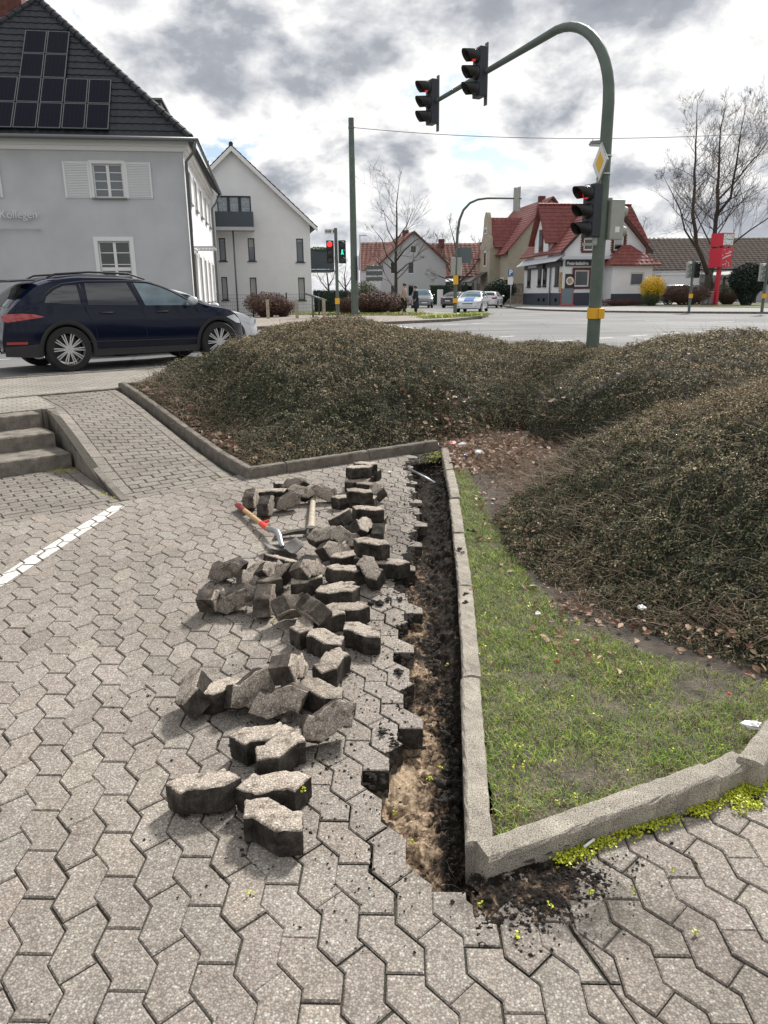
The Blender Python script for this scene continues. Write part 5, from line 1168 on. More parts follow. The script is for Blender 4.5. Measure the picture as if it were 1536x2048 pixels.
p = G(470, 690, ROAD)
small_car('white_car', 'silver-white car half hidden behind the dark SUV', (-6.95, 16.95, ROAD), math.radians(40), 'sedan', 'paint_white', detail=True)
small_car('white_hatchback', 'white hatchback with a blue marking on its bonnet waiting at the junction', (7.1, 57.6, ROAD), math.radians(-107), 'hatch', 'paint_white', blue=True)
small_car('pale_car', 'pale car seen from behind, right of the white hatchback', (9.4, 69.5, ROAD), math.radians(72), 'hatch', 'paint_white')
small_car('dark_saloon', 'dark grey saloon left of the far signal mast', (6.1, 72, ROAD), math.radians(60), 'sedan', 'paint_dark')
small_car('grey_people_carrier', 'grey people carrier behind the two pedestrians', (3.75, 77.0, ROAD), math.radians(-87), 'van', 'paint_grey')
small_car('dark_green_car', 'dark green car parked by the low white buildings at right', (25.0, 70.0, WALK), math.radians(-10), 'van', 'paint_green')
small_car('white_car', 'white car half hidden behind the bushes by the tall green pole', (-4.9, 66, WALK), math.radians(8), 'sedan', 'paint_white')
# ------------------------------------------------------------ buildings
basic('render_grey', (.50, .51, .525), .9, var=.07, scale=.8, bump=.25, bscale=90); basic('render_white', (.76, .765, .775), .9, var=.03, scale=1.5); basic('render_pale', (.50, .51, .52), .9, var=.03, scale=1.5)
basic('trim_white', (.74, .74, .73), .6); basic('shutter', (.70, .71, .72), .5); basic('anthracite', (.035, .042, .05), .5); basic('balcony_panel', (.05, .065, .08), .35); basic('gutter_grey', (.15, .16, .16), .4, metal=.4)
basic('glass_sky', (.05, .07, .09), .05, spec=1.0); basic('glass_dark', (.012, .015, .018), .05, spec=.8); basic('glass_blind', (.42, .42, .41), .35); basic('curtain', (.30, .34, .37), .25, var=.25, scale=8, spec=.8)
basic('tile_dark', (.022, .024, .030), .55, var=.25, scale=3, spec=.35); basic('tile_red', (.19, .046, .038), .6, var=.22, scale=2.2); basic('tile_old', (.19, .075, .055), .8, var=.35, scale=1.8); basic('tile_brown', (.055, .036, .028), 1.0, var=.4, scale=2.5); basic('brick_red', (.12, .042, .034), .85, var=.35, scale=8); basic('beige', (.40, .36, .28), .9, var=.06, scale=2); basic('wood_dark', (.05, .035, .028), .7); basic('stonebase', (.22, .19, .15), .9, var=.4, scale=4); basic('navy_base', (.045, .055, .075), .6); basic('sign_black', (.02, .024, .028), .4); basic('cell_blue', (.003, .004, .012), .5, spec=.12); basic('cell_line', (.02, .022, .035), .6, spec=.1); basic('panel_frame', (.13, .135, .14), .5); basic('solar_blue', (.02, .05, .16), .15, spec=.9); basic('awning', (.55, .57, .60), .6); basic('steel_pale', (.55, .56, .57), .4, metal=.5); basic('roof_flat', (.28, .28, .27), .8, var=.2)
RZ = Matrix.Rotation(PI/2, 4, 'Z')
def side_T(x, y=0): return Matrix.Translation((x, y, 0)) @ RZ
def wall(name, outline, holes, mat, parent, y=0.0, thick=.16, T=None):
    xs = sorted({p[0] for p in outline}|{h[0] for h in holes}|{h[1] for h in holes}); zs = sorted({p[1] for p in outline}|{h[2] for h in holes}|{h[3] for h in holes}); b = MB(); b.T = T
    for x0, x1 in zip(xs[:-1], xs[1:]):
        for z0, z1 in zip(zs[:-1], zs[1:]):
            if any(h[0] < (x0+x1)/2 < h[1] and h[2] < (z0+z1)/2 < h[3] for h in holes): continue
            p = [(x0, z0), (x1, z0), (x1, z1), (x0, z1)]; n = len(outline); o = outline if area(outline) > 0 else outline[::-1]
            for i in range(n):
                a = o[i]; c = o[(i+1) % n]; p = clip(p, a, (-(c[1]-a[1]), c[0]-a[0]))
                if len(p) < 3: break
            if len(p) >= 3 and abs(area(p)) > 1e-4: b.prism(p, y, y+thick, 'y')
    return b.build(name, mat, parent)
def window(parent, x0, x1, z0, z1, y=.09, fr=.05, frame='trim_white', glass='glass_dark', cols=2, rows=1, mull=.05, surround=0, sill=None, T=None, name='window', trans=None, blind=0.0):
    b = MB(); b.T = T
    def fbox(a, c, d, e, ya, yb): b.box(a, c, ya, yb, d, e)
    fbox(x0, x1, z0, z0+fr, y-.03, y+.03); fbox(x0, x1, z1-fr, z1, y-.03, y+.03); fbox(x0, x0+fr, z0+fr, z1-fr, y-.03, y+.03); fbox(x1-fr, x1, z0+fr, z1-fr, y-.03, y+.03)
    for i in range(1, cols): xm = x0+(x1-x0)*i/cols; fbox(xm-mull, xm+mull, z0+fr, z1-fr, y-.035, y+.025)
    tz = z1-fr
    if trans: zt = z0+(z1-z0)*trans; fbox(x0+fr, x1-fr, zt-.06, zt+.06, y-.045, y+.02)
    for i in range(1, rows):
        zm = z0+(z1-z0)*i/rows; fbox(x0+fr, x1-fr, zm-.014, zm+.014, y-.022, y+.02)
    if surround: s = surround; fbox(x0-s, x1+s, z1, z1+s, -.035, .10); fbox(x0-s, x0, z0-s*.4, z1, -.035, .10); fbox(x1, x1+s, z0-s*.4, z1, -.035, .10)
    f = b.build(name, frame, parent); p = MB(); p.T = T; p.box(x0+fr*.5, x1-fr*.5, y+.002, y+.012, z0+fr*.5, z1-fr*.5); p.build('pane', glass, f)
    if sill: s_ = MB(); s_.T = T; s_.box(x0-.08, x1+.08, -.09, .06, z0-.06, z0-.002); s_.build('sill', sill, f)
    if blind: q = MB(); q.T = T; q.box(x0+fr, x1-fr, y-.012, y-.004, z1-fr-(z1-z0)*blind, z1-fr); q.build('blind', 'glass_blind', f)
    return f
def tiles(name, E0, E1, R0, R1, mat, parent, row=.34, col=.30, amp=.022, step=.028, sub=4):
    """pantile slope from eave E0-E1 to ridge R0-R1: overlapping corrugated courses"""
    E0, E1, R0, R1 = map(Vector, (E0, E1, R0, R1)); ax = (E1-E0).normalized(); up = ((R0+R1)/2-(E0+E1)/2); up = (up-ax*up.dot(ax)); S = up.length; up.normalize(); nn = ax.cross(up).normalized()
    if nn.z < 0: nn = -nn
    n = max(2, int(S/row)); b = MB(); lx = lambda P, t: None
    l0 = (R0-E0).dot(ax); r0_ = (R1-E0).dot(ax); W = (E1-E0).length; dx = col/sub
    for i in range(n):
        t0 = i/n; t1 = (i+1)/n+.12/n; t1 = min(t1, 1.0)
        rowv = []
        for t, h in ((t0, step+.012), (t1, .012)):
            a = l0*t; c = W+(r0_-W)*t; xs = [a]+[k*dx for k in range(int(math.ceil(min(a, c)/dx)), int(max(a, c)/dx)+1) if a+.01 < k*dx < c-.01]+[c]
            rowv.append((t, h, a, c))
        a = max(rowv[0][2], rowv[1][2]*1.0) if l0 > 0 else min(rowv[0][2], rowv[1][2]); 
        a0, c0 = rowv[0][2], rowv[0][3]; a1, c1 = rowv[1][2], rowv[1][3]; m_ = max(1, int((c0-a0)/dx)); vs = []
        for k in range(m_+1):
            x0 = a0+(c0-a0)*k/m_; x1 = min(max(x0, a1), c1); 
            for x, t, h in ((x0, t0, step+.012), (x1, t1, .012)):
                w_ = amp*(.5+.5*math.cos(2*PI*x/col)); vs.append(E0+ax*x+up*(S*t)+nn*(h+w_))
            vs.append(E0+ax*x0+up*(S*t0)+nn*.0)
        fs = []
        for k in range(m_): j = k*3; fs += [(j, j+3, j+4, j+1), (j+2, j+5, j+3, j)]
        b.add(vs, fs)
    sb = [E0-nn*.08, E1-nn*.08, R1-nn*.08, R0-nn*.08, E0+nn*.01, E1+nn*.01, R1+nn*.01, R0+nn*.01]; b.add(sb, [(0, 3, 2, 1), (4, 5, 6, 7), (0, 1, 5, 4), (1, 2, 6, 5), (2, 3, 7, 6), (3, 0, 4, 7)])
    return b.build(name, mat, parent)
def ridge(parent, a, c, mat, r=.11, name='ridge_tiles'):
    a = Vector(a); c = Vector(c); n = max(2, int((c-a).length/.36)); b = MB()
    for i in range(n): b.tube([a.lerp(c, i/n), a.lerp(c, (i+.98)/n)], [r*1.08, r*.9], 8)
    return b.build(name, mat, parent, True, auto=40)
def textobj(s, size, ext, mat, parent, loc, rot, name='lettering', xs=1.0, align='LEFT', bold=0.0):
    cu = bpy.data.curves.new('t', 'FONT'); cu.body = s; cu.size = size; cu.extrude = ext; cu.align_x = align; cu.offset = bold
    o = bpy.data.objects.new('t', cu); COL.objects.link(o); dg = bpy.context.evaluated_depsgraph_get(); dg.update(); me = bpy.data.meshes.new_from_object(o.evaluated_get(dg)); bpy.data.objects.remove(o)
    me.materials.clear(); me.materials.append(MATS[mat]); t = link(name, me, parent); t.location = loc; t.rotation_euler = rot; t.scale = (xs, 1, 1); return t

# ---- grey office house with slate-coloured hipped roof (left)
f1 = Frame((-7.0, 29.0, WALK), 8.5); A1_ = math.radians(8.5)
h1 = empty('office_house', f1.o, A1_, 'pale grey two-storey house with dark hipped tile roof, solar panels and white shutters', 'house')
ze = f1.hit(368, 303)[1]; W1 = 16.0
def rect(fr, x0, y0, x1, y1):
    a = fr.hit(x0, y0); c = fr.hit(x1, y1); return min(a[0], c[0]), max(a[0], c[0]), min(a[1], c[1]), max(a[1], c[1])
uw = rect(f1, 183, 327, 250, 396); lw_ = rect(f1, 195, 482, 266, 552); lw_ = (lw_[0], lw_[1], lw_[3]-2.0, lw_[3])
lw2 = (lw_[0]-5.05, lw_[1]-5.05, lw_[2], lw_[3]); uw2 = (uw[0]-5.05, uw[1]-5.05, uw[2], uw[3])
wall('wall', [(-W1, 0), (-.0, 0), (-.0, ze), (-W1, ze)], [uw, lw_, lw2, uw2], 'render_grey', h1)
for q in (uw, uw2): window(h1, *q, frame='trim_white', glass='glass_sky', cols=2, rows=4, surround=.10, sill='gutter_grey')
for q in (lw_, lw2): window(h1, *q, frame='trim_white', glass='glass_dark', cols=2, rows=5, surround=.14, trans=.52)
for q in (uw, uw2):
    for x0 in (q[0]-.10-.88, q[1]+.10):
        b = MB(); b.box(x0, x0+.88, -.025, -.004, q[2]-.02, q[3]+.06).box(x0, x0+.06, -.07, -.025, q[2]-.02, q[3]+.06).box(x0+.82, x0+.88, -.07, -.025, q[2]-.02, q[3]+.06)
        for k in range(21): z = q[2]+.03+k*(q[3]-q[2])/21; b.box(x0+.06, x0+.82, -.066, -.025, z, z+.035)
        b.build('shutter', 'shutter', h1)
# side facade
D1 = 13.5; sh_ = []
for k in range(5): sh_.append((1.2+k*2.6, 2.1+k*2.6, uw[2], uw[3]))
sl_ = [(1.2+k*2.6, 2.15+k*2.6, .9, 2.7) for k in range(5)]
wall('side_wall', [(.16, 0), (D1, 0), (D1, ze), (.16, ze)], sh_+sl_, 'render_white', h1, T=side_T(0))  # same grey house; lighter render paints in the sun on this side
for q in sh_+sl_: window(h1, *q, frame='trim_white', glass='glass_sky', cols=1, rows=3, surround=.12, T=side_T(0), sill='gutter_grey')
b = MB(); b.box(-W1, .10, -.10, -.001, ze-.02, ze+.12).box(-W1, .22, -.22, -.001, ze+.12, ze+.30).box(.001, .10, -.0, D1, ze-.02, ze+.12).box(.001, .22, 0, D1, ze+.12, ze+.30); b.build('cornice', 'trim_white', h1)
zE = ze+.30; apx = f1.hitp(73, 0, (0, 4.2, 0), (0, 1, 0)); ax_, az_ = apx.x, apx.z
wl = 2*ax_-.5
rE = Vector((.34, -.5, zE)); rL = Vector((wl, -.5, zE)); AP = Vector((ax_, 4.2, az_)); AB = Vector((ax_, D1-4.2, az_))
tiles('roof', rL, rE, AP, AP, 'tile_dark', h1); tiles('roof', rE, Vector((.5, D1+.5, zE)), AP, AB, 'tile_dark', h1)
ridge(h1, rE+Vector((0, 0, .06)), AP+Vector((0, 0, .06)), 'tile_dark', .13); ridge(h1, rL, AP, 'tile_dark', .13)
b = MB(); b.tube([(wl, -.56, zE), (.56, -.56, zE), (.56, D1+.5, zE)], .075, 8); g_ = b.build('gutter', 'gutter_grey', h1, True)
b = MB(); b.tube([(.5, -.56, zE-.05), (.42, -.35, zE-.35), (.10, -.10, ze-.35), (.09, -.10, .1)], .055, 8); b.build('downpipe', 'gutter_grey', h1, True)
b = MB(); b.tube([(.5, D1+.3, zE-.05), (.3, D1+.2, zE-.5), (.1, D1-.2, ze-.5), (.09, D1-.2, .1)], .055, 8); b.build('downpipe', 'gutter_grey', h1, True)
c = f1.hitp(28, 40, (0, 4.6, 0), (0, 1, 0)); b = MB(); b.box(c.x-.42, c.x+.42, 4.3, 5.1, c.z-2.2, c.z+1.6); b.build('chimney', 'brick_red', h1)
c0 = f1.hitp(285, 200, (0, 5.5, 0), (0, 1, 0)); c1 = f1.hitp(326, 262, (0, 5.5, 0), (0, 1, 0)); b = MB(); b.box(c0.x-1.5, c1.x, 5.5, 8.2, c1.z-1.2, c0.z).m(1).box(c0.x-1.55, c1.x+.08, 5.42, 8.28, c0.z, c0.z+.08); b.build('dormer', ['anthracite', 'gutter_grey'], h1)
# solar panels lie on the front hip
nrm = (rE-rL).cross(AP-rL).normalized(); nrm = -nrm if nrm.z < 0 else nrm; upv = (AP-(rL+rE)/2); upv = (upv-Vector((1, 0, 0))*upv.x).normalized()
def onroof(px, py): return f1.hitp(px, py, rE+nrm*.12, nrm)
o_ = onroof(218, 260); R_ = onroof(119, 156); w_ = abs(onroof(170, 260).x-o_.x); hgt_ = ((onroof(218, 160)-o_).dot(upv))/2
def panel(ix, iy):
    P = Vector((o_.x, o_.y, o_.z))-Vector((1, 0, 0))*w_*(ix+1)+upv*hgt_*iy
    r3 = Matrix((Vector((1, 0, 0)), upv, nrm)).transposed().to_4x4(); r3.translation = P
    pr = MB(); pr.T = r3; g_ = .02; pr.box(g_, w_-g_, g_, hgt_-g_, 0, .03); f = pr.build('solar_panel', 'panel_frame', h1)
    q = MB(); q.T = r3; q.box(g_+.03, w_-g_-.03, g_+.03, hgt_-g_-.03, .031, .034); q.build('cell_field', 'cell_blue', f)
    ln = MB(); ln.T = r3; nx_ = 6; ny_ = max(4, int(hgt_/.17))
    for k in range(1, nx_): ln.box(w_*k/nx_-.004, w_*k/nx_+.004, .05, hgt_-.05, .0345, .036)
    for k in range(1, ny_): ln.box(.05, w_-.05, hgt_*k/ny_-.004, hgt_*k/ny_+.004, .0362, .0368)
    ln.build('cell_lines', 'cell_line', f)
for ix in range(6):
    for iy in range(2): panel(ix, iy)
for ix in (2, 3):
    for iy in (2, 3): panel(ix, iy)
tx, tz = f1.hit(2, 437); t2 = f1.hit(75, 440)
tt = textobj('Kollegen', 1.0, .04, 'trim_white', h1, (tx, -.12, tz), (PI/2, 0, 0), bold=-.012); k = (t2[0]-tx)/max(.1, tt.dimensions.x); tt.scale = (k, k*1.05, 1)
ra, rb_ = f1.hit(-60, 458), f1.hit(84, 459); MB().tube([(ra[0], -.12, rb_[1]), (rb_[0], -.12, rb_[1])], .022, 6).tube([(rb_[0]-.1, -.12, rb_[1]), (rb_[0]-.1, .0, rb_[1])], .015, 6).build('wall_rail', 'steel_pale', h1)
b = MB(); b.box(.01, .03, .95, 1.45, 3.5, 4.3).build('wall_sign', 'solar_blue', h1); 
b = MB(); b.T = side_T(0)
for k in range(6): b.box(1.6, 3.6, -.75+k*.13, -.70+k*.13, 2.95, 3.0)
b.box(1.6, 1.65, -.75, 0, 2.93, 3.0).box(3.55, 3.6, -.75, 0, 2.93, 3.0); b.build('door_canopy', 'steel_pale', h1)
# potted box balls by its far corner
basic('box_leaf', (.035, .07, .02), .7, var=.4, scale=30); basic('pot_dark', (.04, .042, .045), .6)
def leafball(name, parent, c, rx, rz, mat, n, s, seed, hollow=.55):
    r = np.random.default_rng(seed); d = r.normal(size=(n, 3)); d /= np.linalg.norm(d, axis=1)[:, None]; k = (hollow+(1-hollow)*r.random(n)**.5)*(1+.18*(vnoise(d[:, 0]*3, d[:, 1]*3+d[:, 2]*2, seed, 1.5, 3)-.5))
    P = d*k[:, None]*np.array([rx, rx, rz])+np.array(c); v, f = leaf_quads(P, d, s*r.uniform(.6, 1.4, n), seed+1); return npmesh(name, v, f, [mat], parent=parent)
for i, (px, yy) in enumerate([(405, 42.0), (413, 43.6)]):
    q = AT(px, 600, yy); pr = empty('potted_box_ball', (q.x, q.y, WALK), .2, ['clipped box ball in a square dark planter, the nearer of the two', 'clipped box ball in a dark planter, the farther one behind'][i], 'potted plant', 'box balls in planters by the grey house')
    MB().add([(-.3, -.3, 0), (.3, -.3, 0), (.3, .3, 0), (-.3, .3, 0), (-.38, -.38, .75), (.38, -.38, .75), (.38, .38, .75), (-.38, .38, .75)], [(0, 3, 2, 1), (4, 5, 6, 7), (0, 1, 5, 4), (1, 2, 6, 5), (2, 3, 7, 6), (3, 0, 4, 7)]).build('planter', 'pot_dark', pr)
    leafball('foliage', pr, (0, 0, 1.1), .46, .42, 'box_leaf', 2600, .03, 300+i)

# ---- tall white gabled house
q = AT(625, 617, 50); f2 = Frame((q.x, 50, WALK), 11); A2 = math.radians(11)
h2 = empty('white_gabled_house', f2.o, A2, 'tall plain white gabled house with a dark balcony and slim windows', 'house')
er = f2.hit(625, 446); ap = f2.hit(462, 297); xl = 2*ap[0]
HW = []
def rr(x0, y0, x1, y1): q = rect(f2, x0, y0, x1, y1); HW.append(q); return q
cols_ = [(436, 453), (494, 511), (592, 608)]
b_ = [rr(433, 391, 503, 426)]
w2 = [rr(437, 476, 453, 522), rr(495, 476, 511, 522), rr(592, 477, 608, 524)]; w3 = [rr(442, 554, 457, 600), rr(499, 555, 515, 599), rr(596, 555, 611, 600)]
wall('wall', [(xl, 0), (0, 0), (0, er[1]), (ap[0], ap[1]), (xl, er[1])], HW, 'render_white', h2, thick=.25)
wall('side_wall', [(.25, 0), (11, 0), (11, er[1]), (.25, er[1])], [], 'render_white', h2, T=side_T(0))
window(h2, *b_[0], y=.2, frame='anthracite', glass='curtain', cols=3, mull=.09, fr=.07)
for i, q in enumerate(w2): window(h2, *q, y=.2, frame='anthracite', glass='glass_sky', cols=1, fr=.06, sill='anthracite', blind=[.08, .33, .08][i])
for i, q in enumerate(w3): window(h2, *q, y=.2, frame='anthracite', glass='glass_blind', cols=1, fr=.06, sill='anthracite', blind=.85)
bx0, bz1 = f2.hit(430, 427); bx1, bz0 = f2.hit(507, 464); b = MB(); b.box(bx0, bx1, -1.3, -1.24, bz0+.2, bz1).box(bx0, bx0+.05, -1.24, 0, bz0+.2, bz1).box(bx1-.05, bx1, -1.24, 0, bz0+.2, bz1).m(1).box(bx0-.04, bx1+.04, -1.34, 0, bz0, bz0+.18)
b.build('balcony', ['balcony_panel', 'render_pale'], h2); xm = f2.hit(468, 500)[0]; MB().tube([(xm, -.9, 0), (xm, -.9, bz0)], .05, 8).build('balcony_post', 'gutter_grey', h2, True)
for s, xe in ((1, 0), (-1, xl)):
    sg = 1 if s > 0 else -1; dx = abs(ap[0]); sl = (ap[1]-er[1])/dx; e = Vector((xe+sg*.45, -.35, er[1]+.12-.45*sl)); r_ = Vector((ap[0], -.35, ap[1]+.12)); tiles('roof', e, e+Vector((0, 11.7, 0)), r_, r_+Vector((0, 11.7, 0)), 'tile_dark', h2, row=.36, col=.4, sub=2)
    b = MB(); b.add([e+Vector((0, -.03, -.26)), r_+Vector((0, -.03, -.30)), r_+Vector((0, -.03, -.02)), e+Vector((0, -.03, -.02)), e+Vector((0, .0, -.26)), r_+Vector((0, .0, -.30)), r_+Vector((0, .0, -.02)), e+Vector((0, .0, -.02))], [(0, 1, 2, 3), (7, 6, 5, 4), (0, 4, 5, 1), (3, 2, 6, 7)]); b.build('bargeboard', 'trim_white', h2)
ridge(h2, (ap[0], -.4, ap[1]+.2), (ap[0], 11.4, ap[1]+.2), 'tile_dark', .12); q = f2.hit(414, 318); MB().cyl((q[0], 2.5, q[1]-1), .06, 1.3, 8).build('vent_pipe', 'anthracite', h2)
# stair wing at its left, dark green side balcony at its right
a = f2.hit(394, 600); c = f2.hit(427, 380); b = MB(); b.box(a[0]-2.5, c[0], -3.6, -.01, 0, c[1]-.9).box(a[0]-2.5, c[0]-.15, -3.4, -.02, c[1]-.9, c[1]); b.build('stair_wing', 'render_pale', h2)
b = MB(); b.box(.005, 1.75, 2, 4.2, 2.62, 2.78).box(1.69, 1.75, 2, 4.2, 2.78, 4.0).box(0.005, 1.69, 1.98, 2.03, 2.8, 4.05); b.build('side_balcony', 'balcony_panel', h2)
leafball('balcony_plants', h2, (.8, 2.3, 4.05), .85, .16, 'box_leaf', 500, .05, 321)

# ---- white corner restaurant with red roof
q = AT(1124, 609, 70); f3 = Frame((q.x, 70, WALK), 8); h3 = empty('corner_restaurant', f3.o, math.radians(8), 'white corner house with red roofs, dark base and black sign bands', 'restaurant')
def R3(x0, y0, x1, y1): return rect(f3, x0, y0, x1, y1)
ez = f3.hit(1124, 497)[1]; rz_ = 9.0; W3 = f3.hit(1284, 590)[0]; big_ = R3(1150, 540, 1177, 573); u1 = R3(1168, 476, 1187, 501); u2 = R3(1229, 468, 1246, 501); apx3 = W3/2
wall('wall', [(0, 0), (W3, 0), (W3, ez), (apx3, rz_-.3), (0, ez)], [big_, u1, u2], 'render_white', h3)
wall('side_wall', [(.16, 0), (11, 0), (11, ez), (.16, ez)], [], 'render_white', h3, T=side_T(.16))
b = MB(); b.box(-.02, W3, -.03, -.002, 0, 1.12).box(-.03, -.002, -.03, 11, 0, 1.12); b.build('plinth', 'navy_base', h3)
for q in (big_, u1, u2):
    f = window(h3, *q, frame='trim_white', glass='glass_dark', cols=1, fr=.12, blind=.55 if q is u2 else 0)
    s = .2; b = MB(); b.box(q[0]-s, q[0], -.05, .05, q[2]-s, q[3]+s).box(q[1], q[1]+s, -.05, .05, q[2]-s, q[3]+s).box(q[0], q[1], -.05, .05, q[3], q[3]+s).box(q[0], q[1], -.07, .05, q[2]-s, q[2])
    z = q[2]
    while z < q[3]: b.box(q[0]-s-.09, q[0]-s, -.05, .02, z, z+.10).box(q[1]+s, q[1]+s+.09, -.05, .02, z, z+.10); z += .2
    b.build('brick_surround', 'brick_red', h3)
SX = Matrix.Translation((0, 0, 0))
def left_T(): return Matrix(((0, -1, 0, 0), (1, 0, 0, 0), (0, 0, 1, 0), (0, 0, 0, 1)))     # (s,d,z) -> (-d, s, z)
LT = Matrix(((0, 1, 0, 0), (1, 0, 0, 0), (0, 0, 1, 0), (0, 0, 0, 1)))                       # (s,d,z) -> (d, s, z): faces -x
for s0 in (1.1, 4.3, 5.75, 8.9):
    b = MB(); b.T = LT; b.box(s0, s0+.95, -.06, -.004, 1.75, 3.95); f = b.build('window', 'wood_dark', h3); MB().box(-.075, -.062, s0+.16, s0+.79, 1.95, 3.8).build('pane', 'glass_dark', f); MB().box(-.12, -.005, s0-.05, s0+1.0, 1.66, 1.75).build('sill', 'wood_dark', f)
    MB().box(-.05, -.031, s0+.2, s0+.7, .35, .65).build('cellar_window', 'glass_dark', h3)
# roofs: front gable (ridge runs back), cross roof with left gable
tiles('roof', (-.5, 11.2, ez-.35), (-.5, -.45, ez-.35), (apx3, 11.2, rz_), (apx3, -.45, rz_), 'tile_red', h3, col=.45, row=.4, sub=2, amp=.04)
tiles('roof', (W3+.5, -.45, ez-.35), (W3+.5, 11.2, ez-.35), (apx3, -.45, rz_), (apx3, 11.2, rz_), 'tile_red', h3, col=.45, row=.4, sub=2, amp=.04)
for s, xe in ((1, -.5), (-1, W3+.5)):
    e = Vector((xe, -.47, ez-.35)); r_ = Vector((apx3, -.47, rz_)); b = MB(); b.add([e+Vector((0, 0, -.22)), r_+Vector((0, 0, -.25)), r_+Vector((0, 0, .02)), e+Vector((0, 0, .02)), e+Vector((0, .03, -.22)), r_+Vector((0, .03, -.25)), r_+Vector((0, .03, .02)), e+Vector((0, .03, .02))], [(0, 1, 2, 3), (7, 6, 5, 4), (0, 4, 5, 1)]); b.build('bargeboard', 'wood_dark', h3)
y0c, y1c = 3.6, 7.4; ym = (y0c+y1c)/2; e2 = 6.0
wall('dormer_wall', [(y0c, ez-.6), (y1c, ez-.6), (y1c, e2), (ym, rz_-.4), (y0c, e2)], [], 'render_white', h3, y=-.25, T=LT, thick=.2)
wall('dormer_wall', [(y0c, ez-.6), (y1c, ez-.6), (y1c, e2), (ym, rz_-.4), (y0c, e2)], [], 'render_white', h3, y=-(W3+.2), T=Matrix(((0, -1, 0, 0), (1, 0, 0, 0), (0, 0, 1, 0), (0, 0, 0, 1))), thick=.2)
MB().box(-.245, W3*.4, y0c, y0c+.2, ez-.4, e2).build('dormer_cheek', 'render_white', h3)
tiles('dormer_roof', (-.75, y0c-.5, e2-.45), (W3+1.9, y0c-.5, e2-.45), (-.75, ym, rz_+.05), (W3+.9, ym, rz_+.05), 'tile_red', h3, col=.45, row=.4, sub=2, amp=.04)
tiles('dormer_roof', (-.75, y1c+.5, e2-.45), (W3+.8, y1c+.5, e2-.45), (-.75, ym, rz_+.05), (W3+.9, ym, rz_+.05), 'tile_red', h3, col=.45, row=.4, sub=2, amp=.04)
b = MB(); b.T = LT; b.box(ym-.55, ym+.55, -.33, -.251, ez+.0, ez+2.0); f = b.build('window', 'brick_red', h3); MB().box(-.36, -.331, ym-.35, ym+.35, ez+.2, ez+1.8).build('pane', 'glass_sky', f)
ridge(h3, (-.75, ym, rz_+.12), (W3+.9, ym, rz_+.12), 'tile_red', .12)
# projecting bay with its own hipped roof at the right
bx0 = R3(1208, 540, 1208, 560)[0]; bx1 = R3(1284, 540, 1284, 560)[0]+.1; bw = R3(1243, 546, 1268, 572)
b3 = wall('bay_wall', [(bx0, 0), (bx1, 0), (bx1, 3.45), (bx0, 3.45)], [(bw[0], bw[1], bw[2], bw[3])], 'render_white', h3, y=-1.8); MB().box(bx0, bx0+.12, -1.64, 0, 0, 3.45).build('bay_side', 'render_white', h3); MB().box(bx1-.12, bx1, -1.64, 0, 0, 3.45).build('bay_side', 'render_white', h3); MB().box(bx0, bx1, -1.83, -1.802, 0, 1.0).build('bay_plinth', 'navy_base', h3)
window(h3, *bw, y=-1.72, frame='steel_pale', glass='glass_dark', cols=1, fr=.12); MB().box(bx0-1.0, bx0-.2, -.06, -.003, .6, 3.0).build('door', 'glass_sky', h3)
pz = 3.4; tiles('bay_roof', (bx0-.5, -2.3, pz), (bx1+.6, -2.3, pz), (bx0+1.4, -.4, pz+1.75), (bx1-1.6, -.4, pz+1.75), 'tile_red', h3, col=.45, row=.4, sub=2, amp=.04)
b = MB(); b.add([(bx0-.5, -2.3, pz), (bx0+1.4, -.4, pz+1.75), (bx0-.5, 0.4, pz), (bx1+.6, -2.3, pz), (bx1-1.6, -.4, pz+1.75), (bx1+.6, .4, pz)], [(0, 1, 2), (3, 5, 4)]); b.build('bay_roof_end', 'tile_red', h3)
# sign bands and letters
sg = R3(1131, 522, 1187, 532); MB().box(.1, W3*.36+1.5, -.18, -.04, sg[2], sg[3]+.1).build('sign_band', 'sign_black', h3)
tt = textobj('Brutzelstübchen', .5, .01, 'trim_white', h3, (R3(1133, 520, 1134, 530)[0], -.20, sg[2]+.1), (PI/2, 0, 0), bold=.02); k = (R3(1175, 520, 1176, 530)[0]-R3(1133, 520, 1134, 530)[0])/tt.dimensions.x; tt.scale = (k, k*1.25, 1)
b = MB(); b.T = LT; b.box(.3, 4.2, -.20, -.06, sg[2], sg[3]+.1).box(5.0, 10.5, -.20, -.06, sg[2]-.05, sg[3]+.05); b.build('sign_band', 'sign_black', h3)
b = MB(); b.T = LT; b.box(6.8, 9.2, -.215, -.202, sg[2]+.12, sg[3]-.12); b.build('sign_panel', 'awning', h3)
b = MB(); b.T = LT; b.add([(-.2, -.9, sg[3]+.02), (11, -.9, sg[3]-.1), (11, -.05, sg[3]+.55), (-.2, -.05, sg[3]+.6), (-.2, -.9, sg[3]-.03), (11, -.9, sg[3]-.15), (11, -.05, sg[3]+.5), (-.2, -.05, sg[3]+.55)], [(0, 1, 2, 3), (7, 6, 5, 4), (0, 4, 5, 1), (1, 5, 6, 2), (3, 2, 6, 7), (0, 3, 7, 4)]); b.build('folded_awning', 'awning', h3)
MB().box(-.3, W3*.72, -.75, -.19, sg[3]+.12, sg[3]+.35).build('folded_awning', 'awning', h3)
MB().tube([(-.05, 3.1, ez-.4), (-.12, 3.1, 3), (-.12, 3.1, 0)], .07, 6).build('downpipe', 'gutter_grey', h3)
basic('poster', (.25, .16, .10), .6, col2=(.60, .38, .12), scale=3); basic('red_frame', (.55, .03, .04), .5); basic('chalk', (.16, .22, .24), .6)
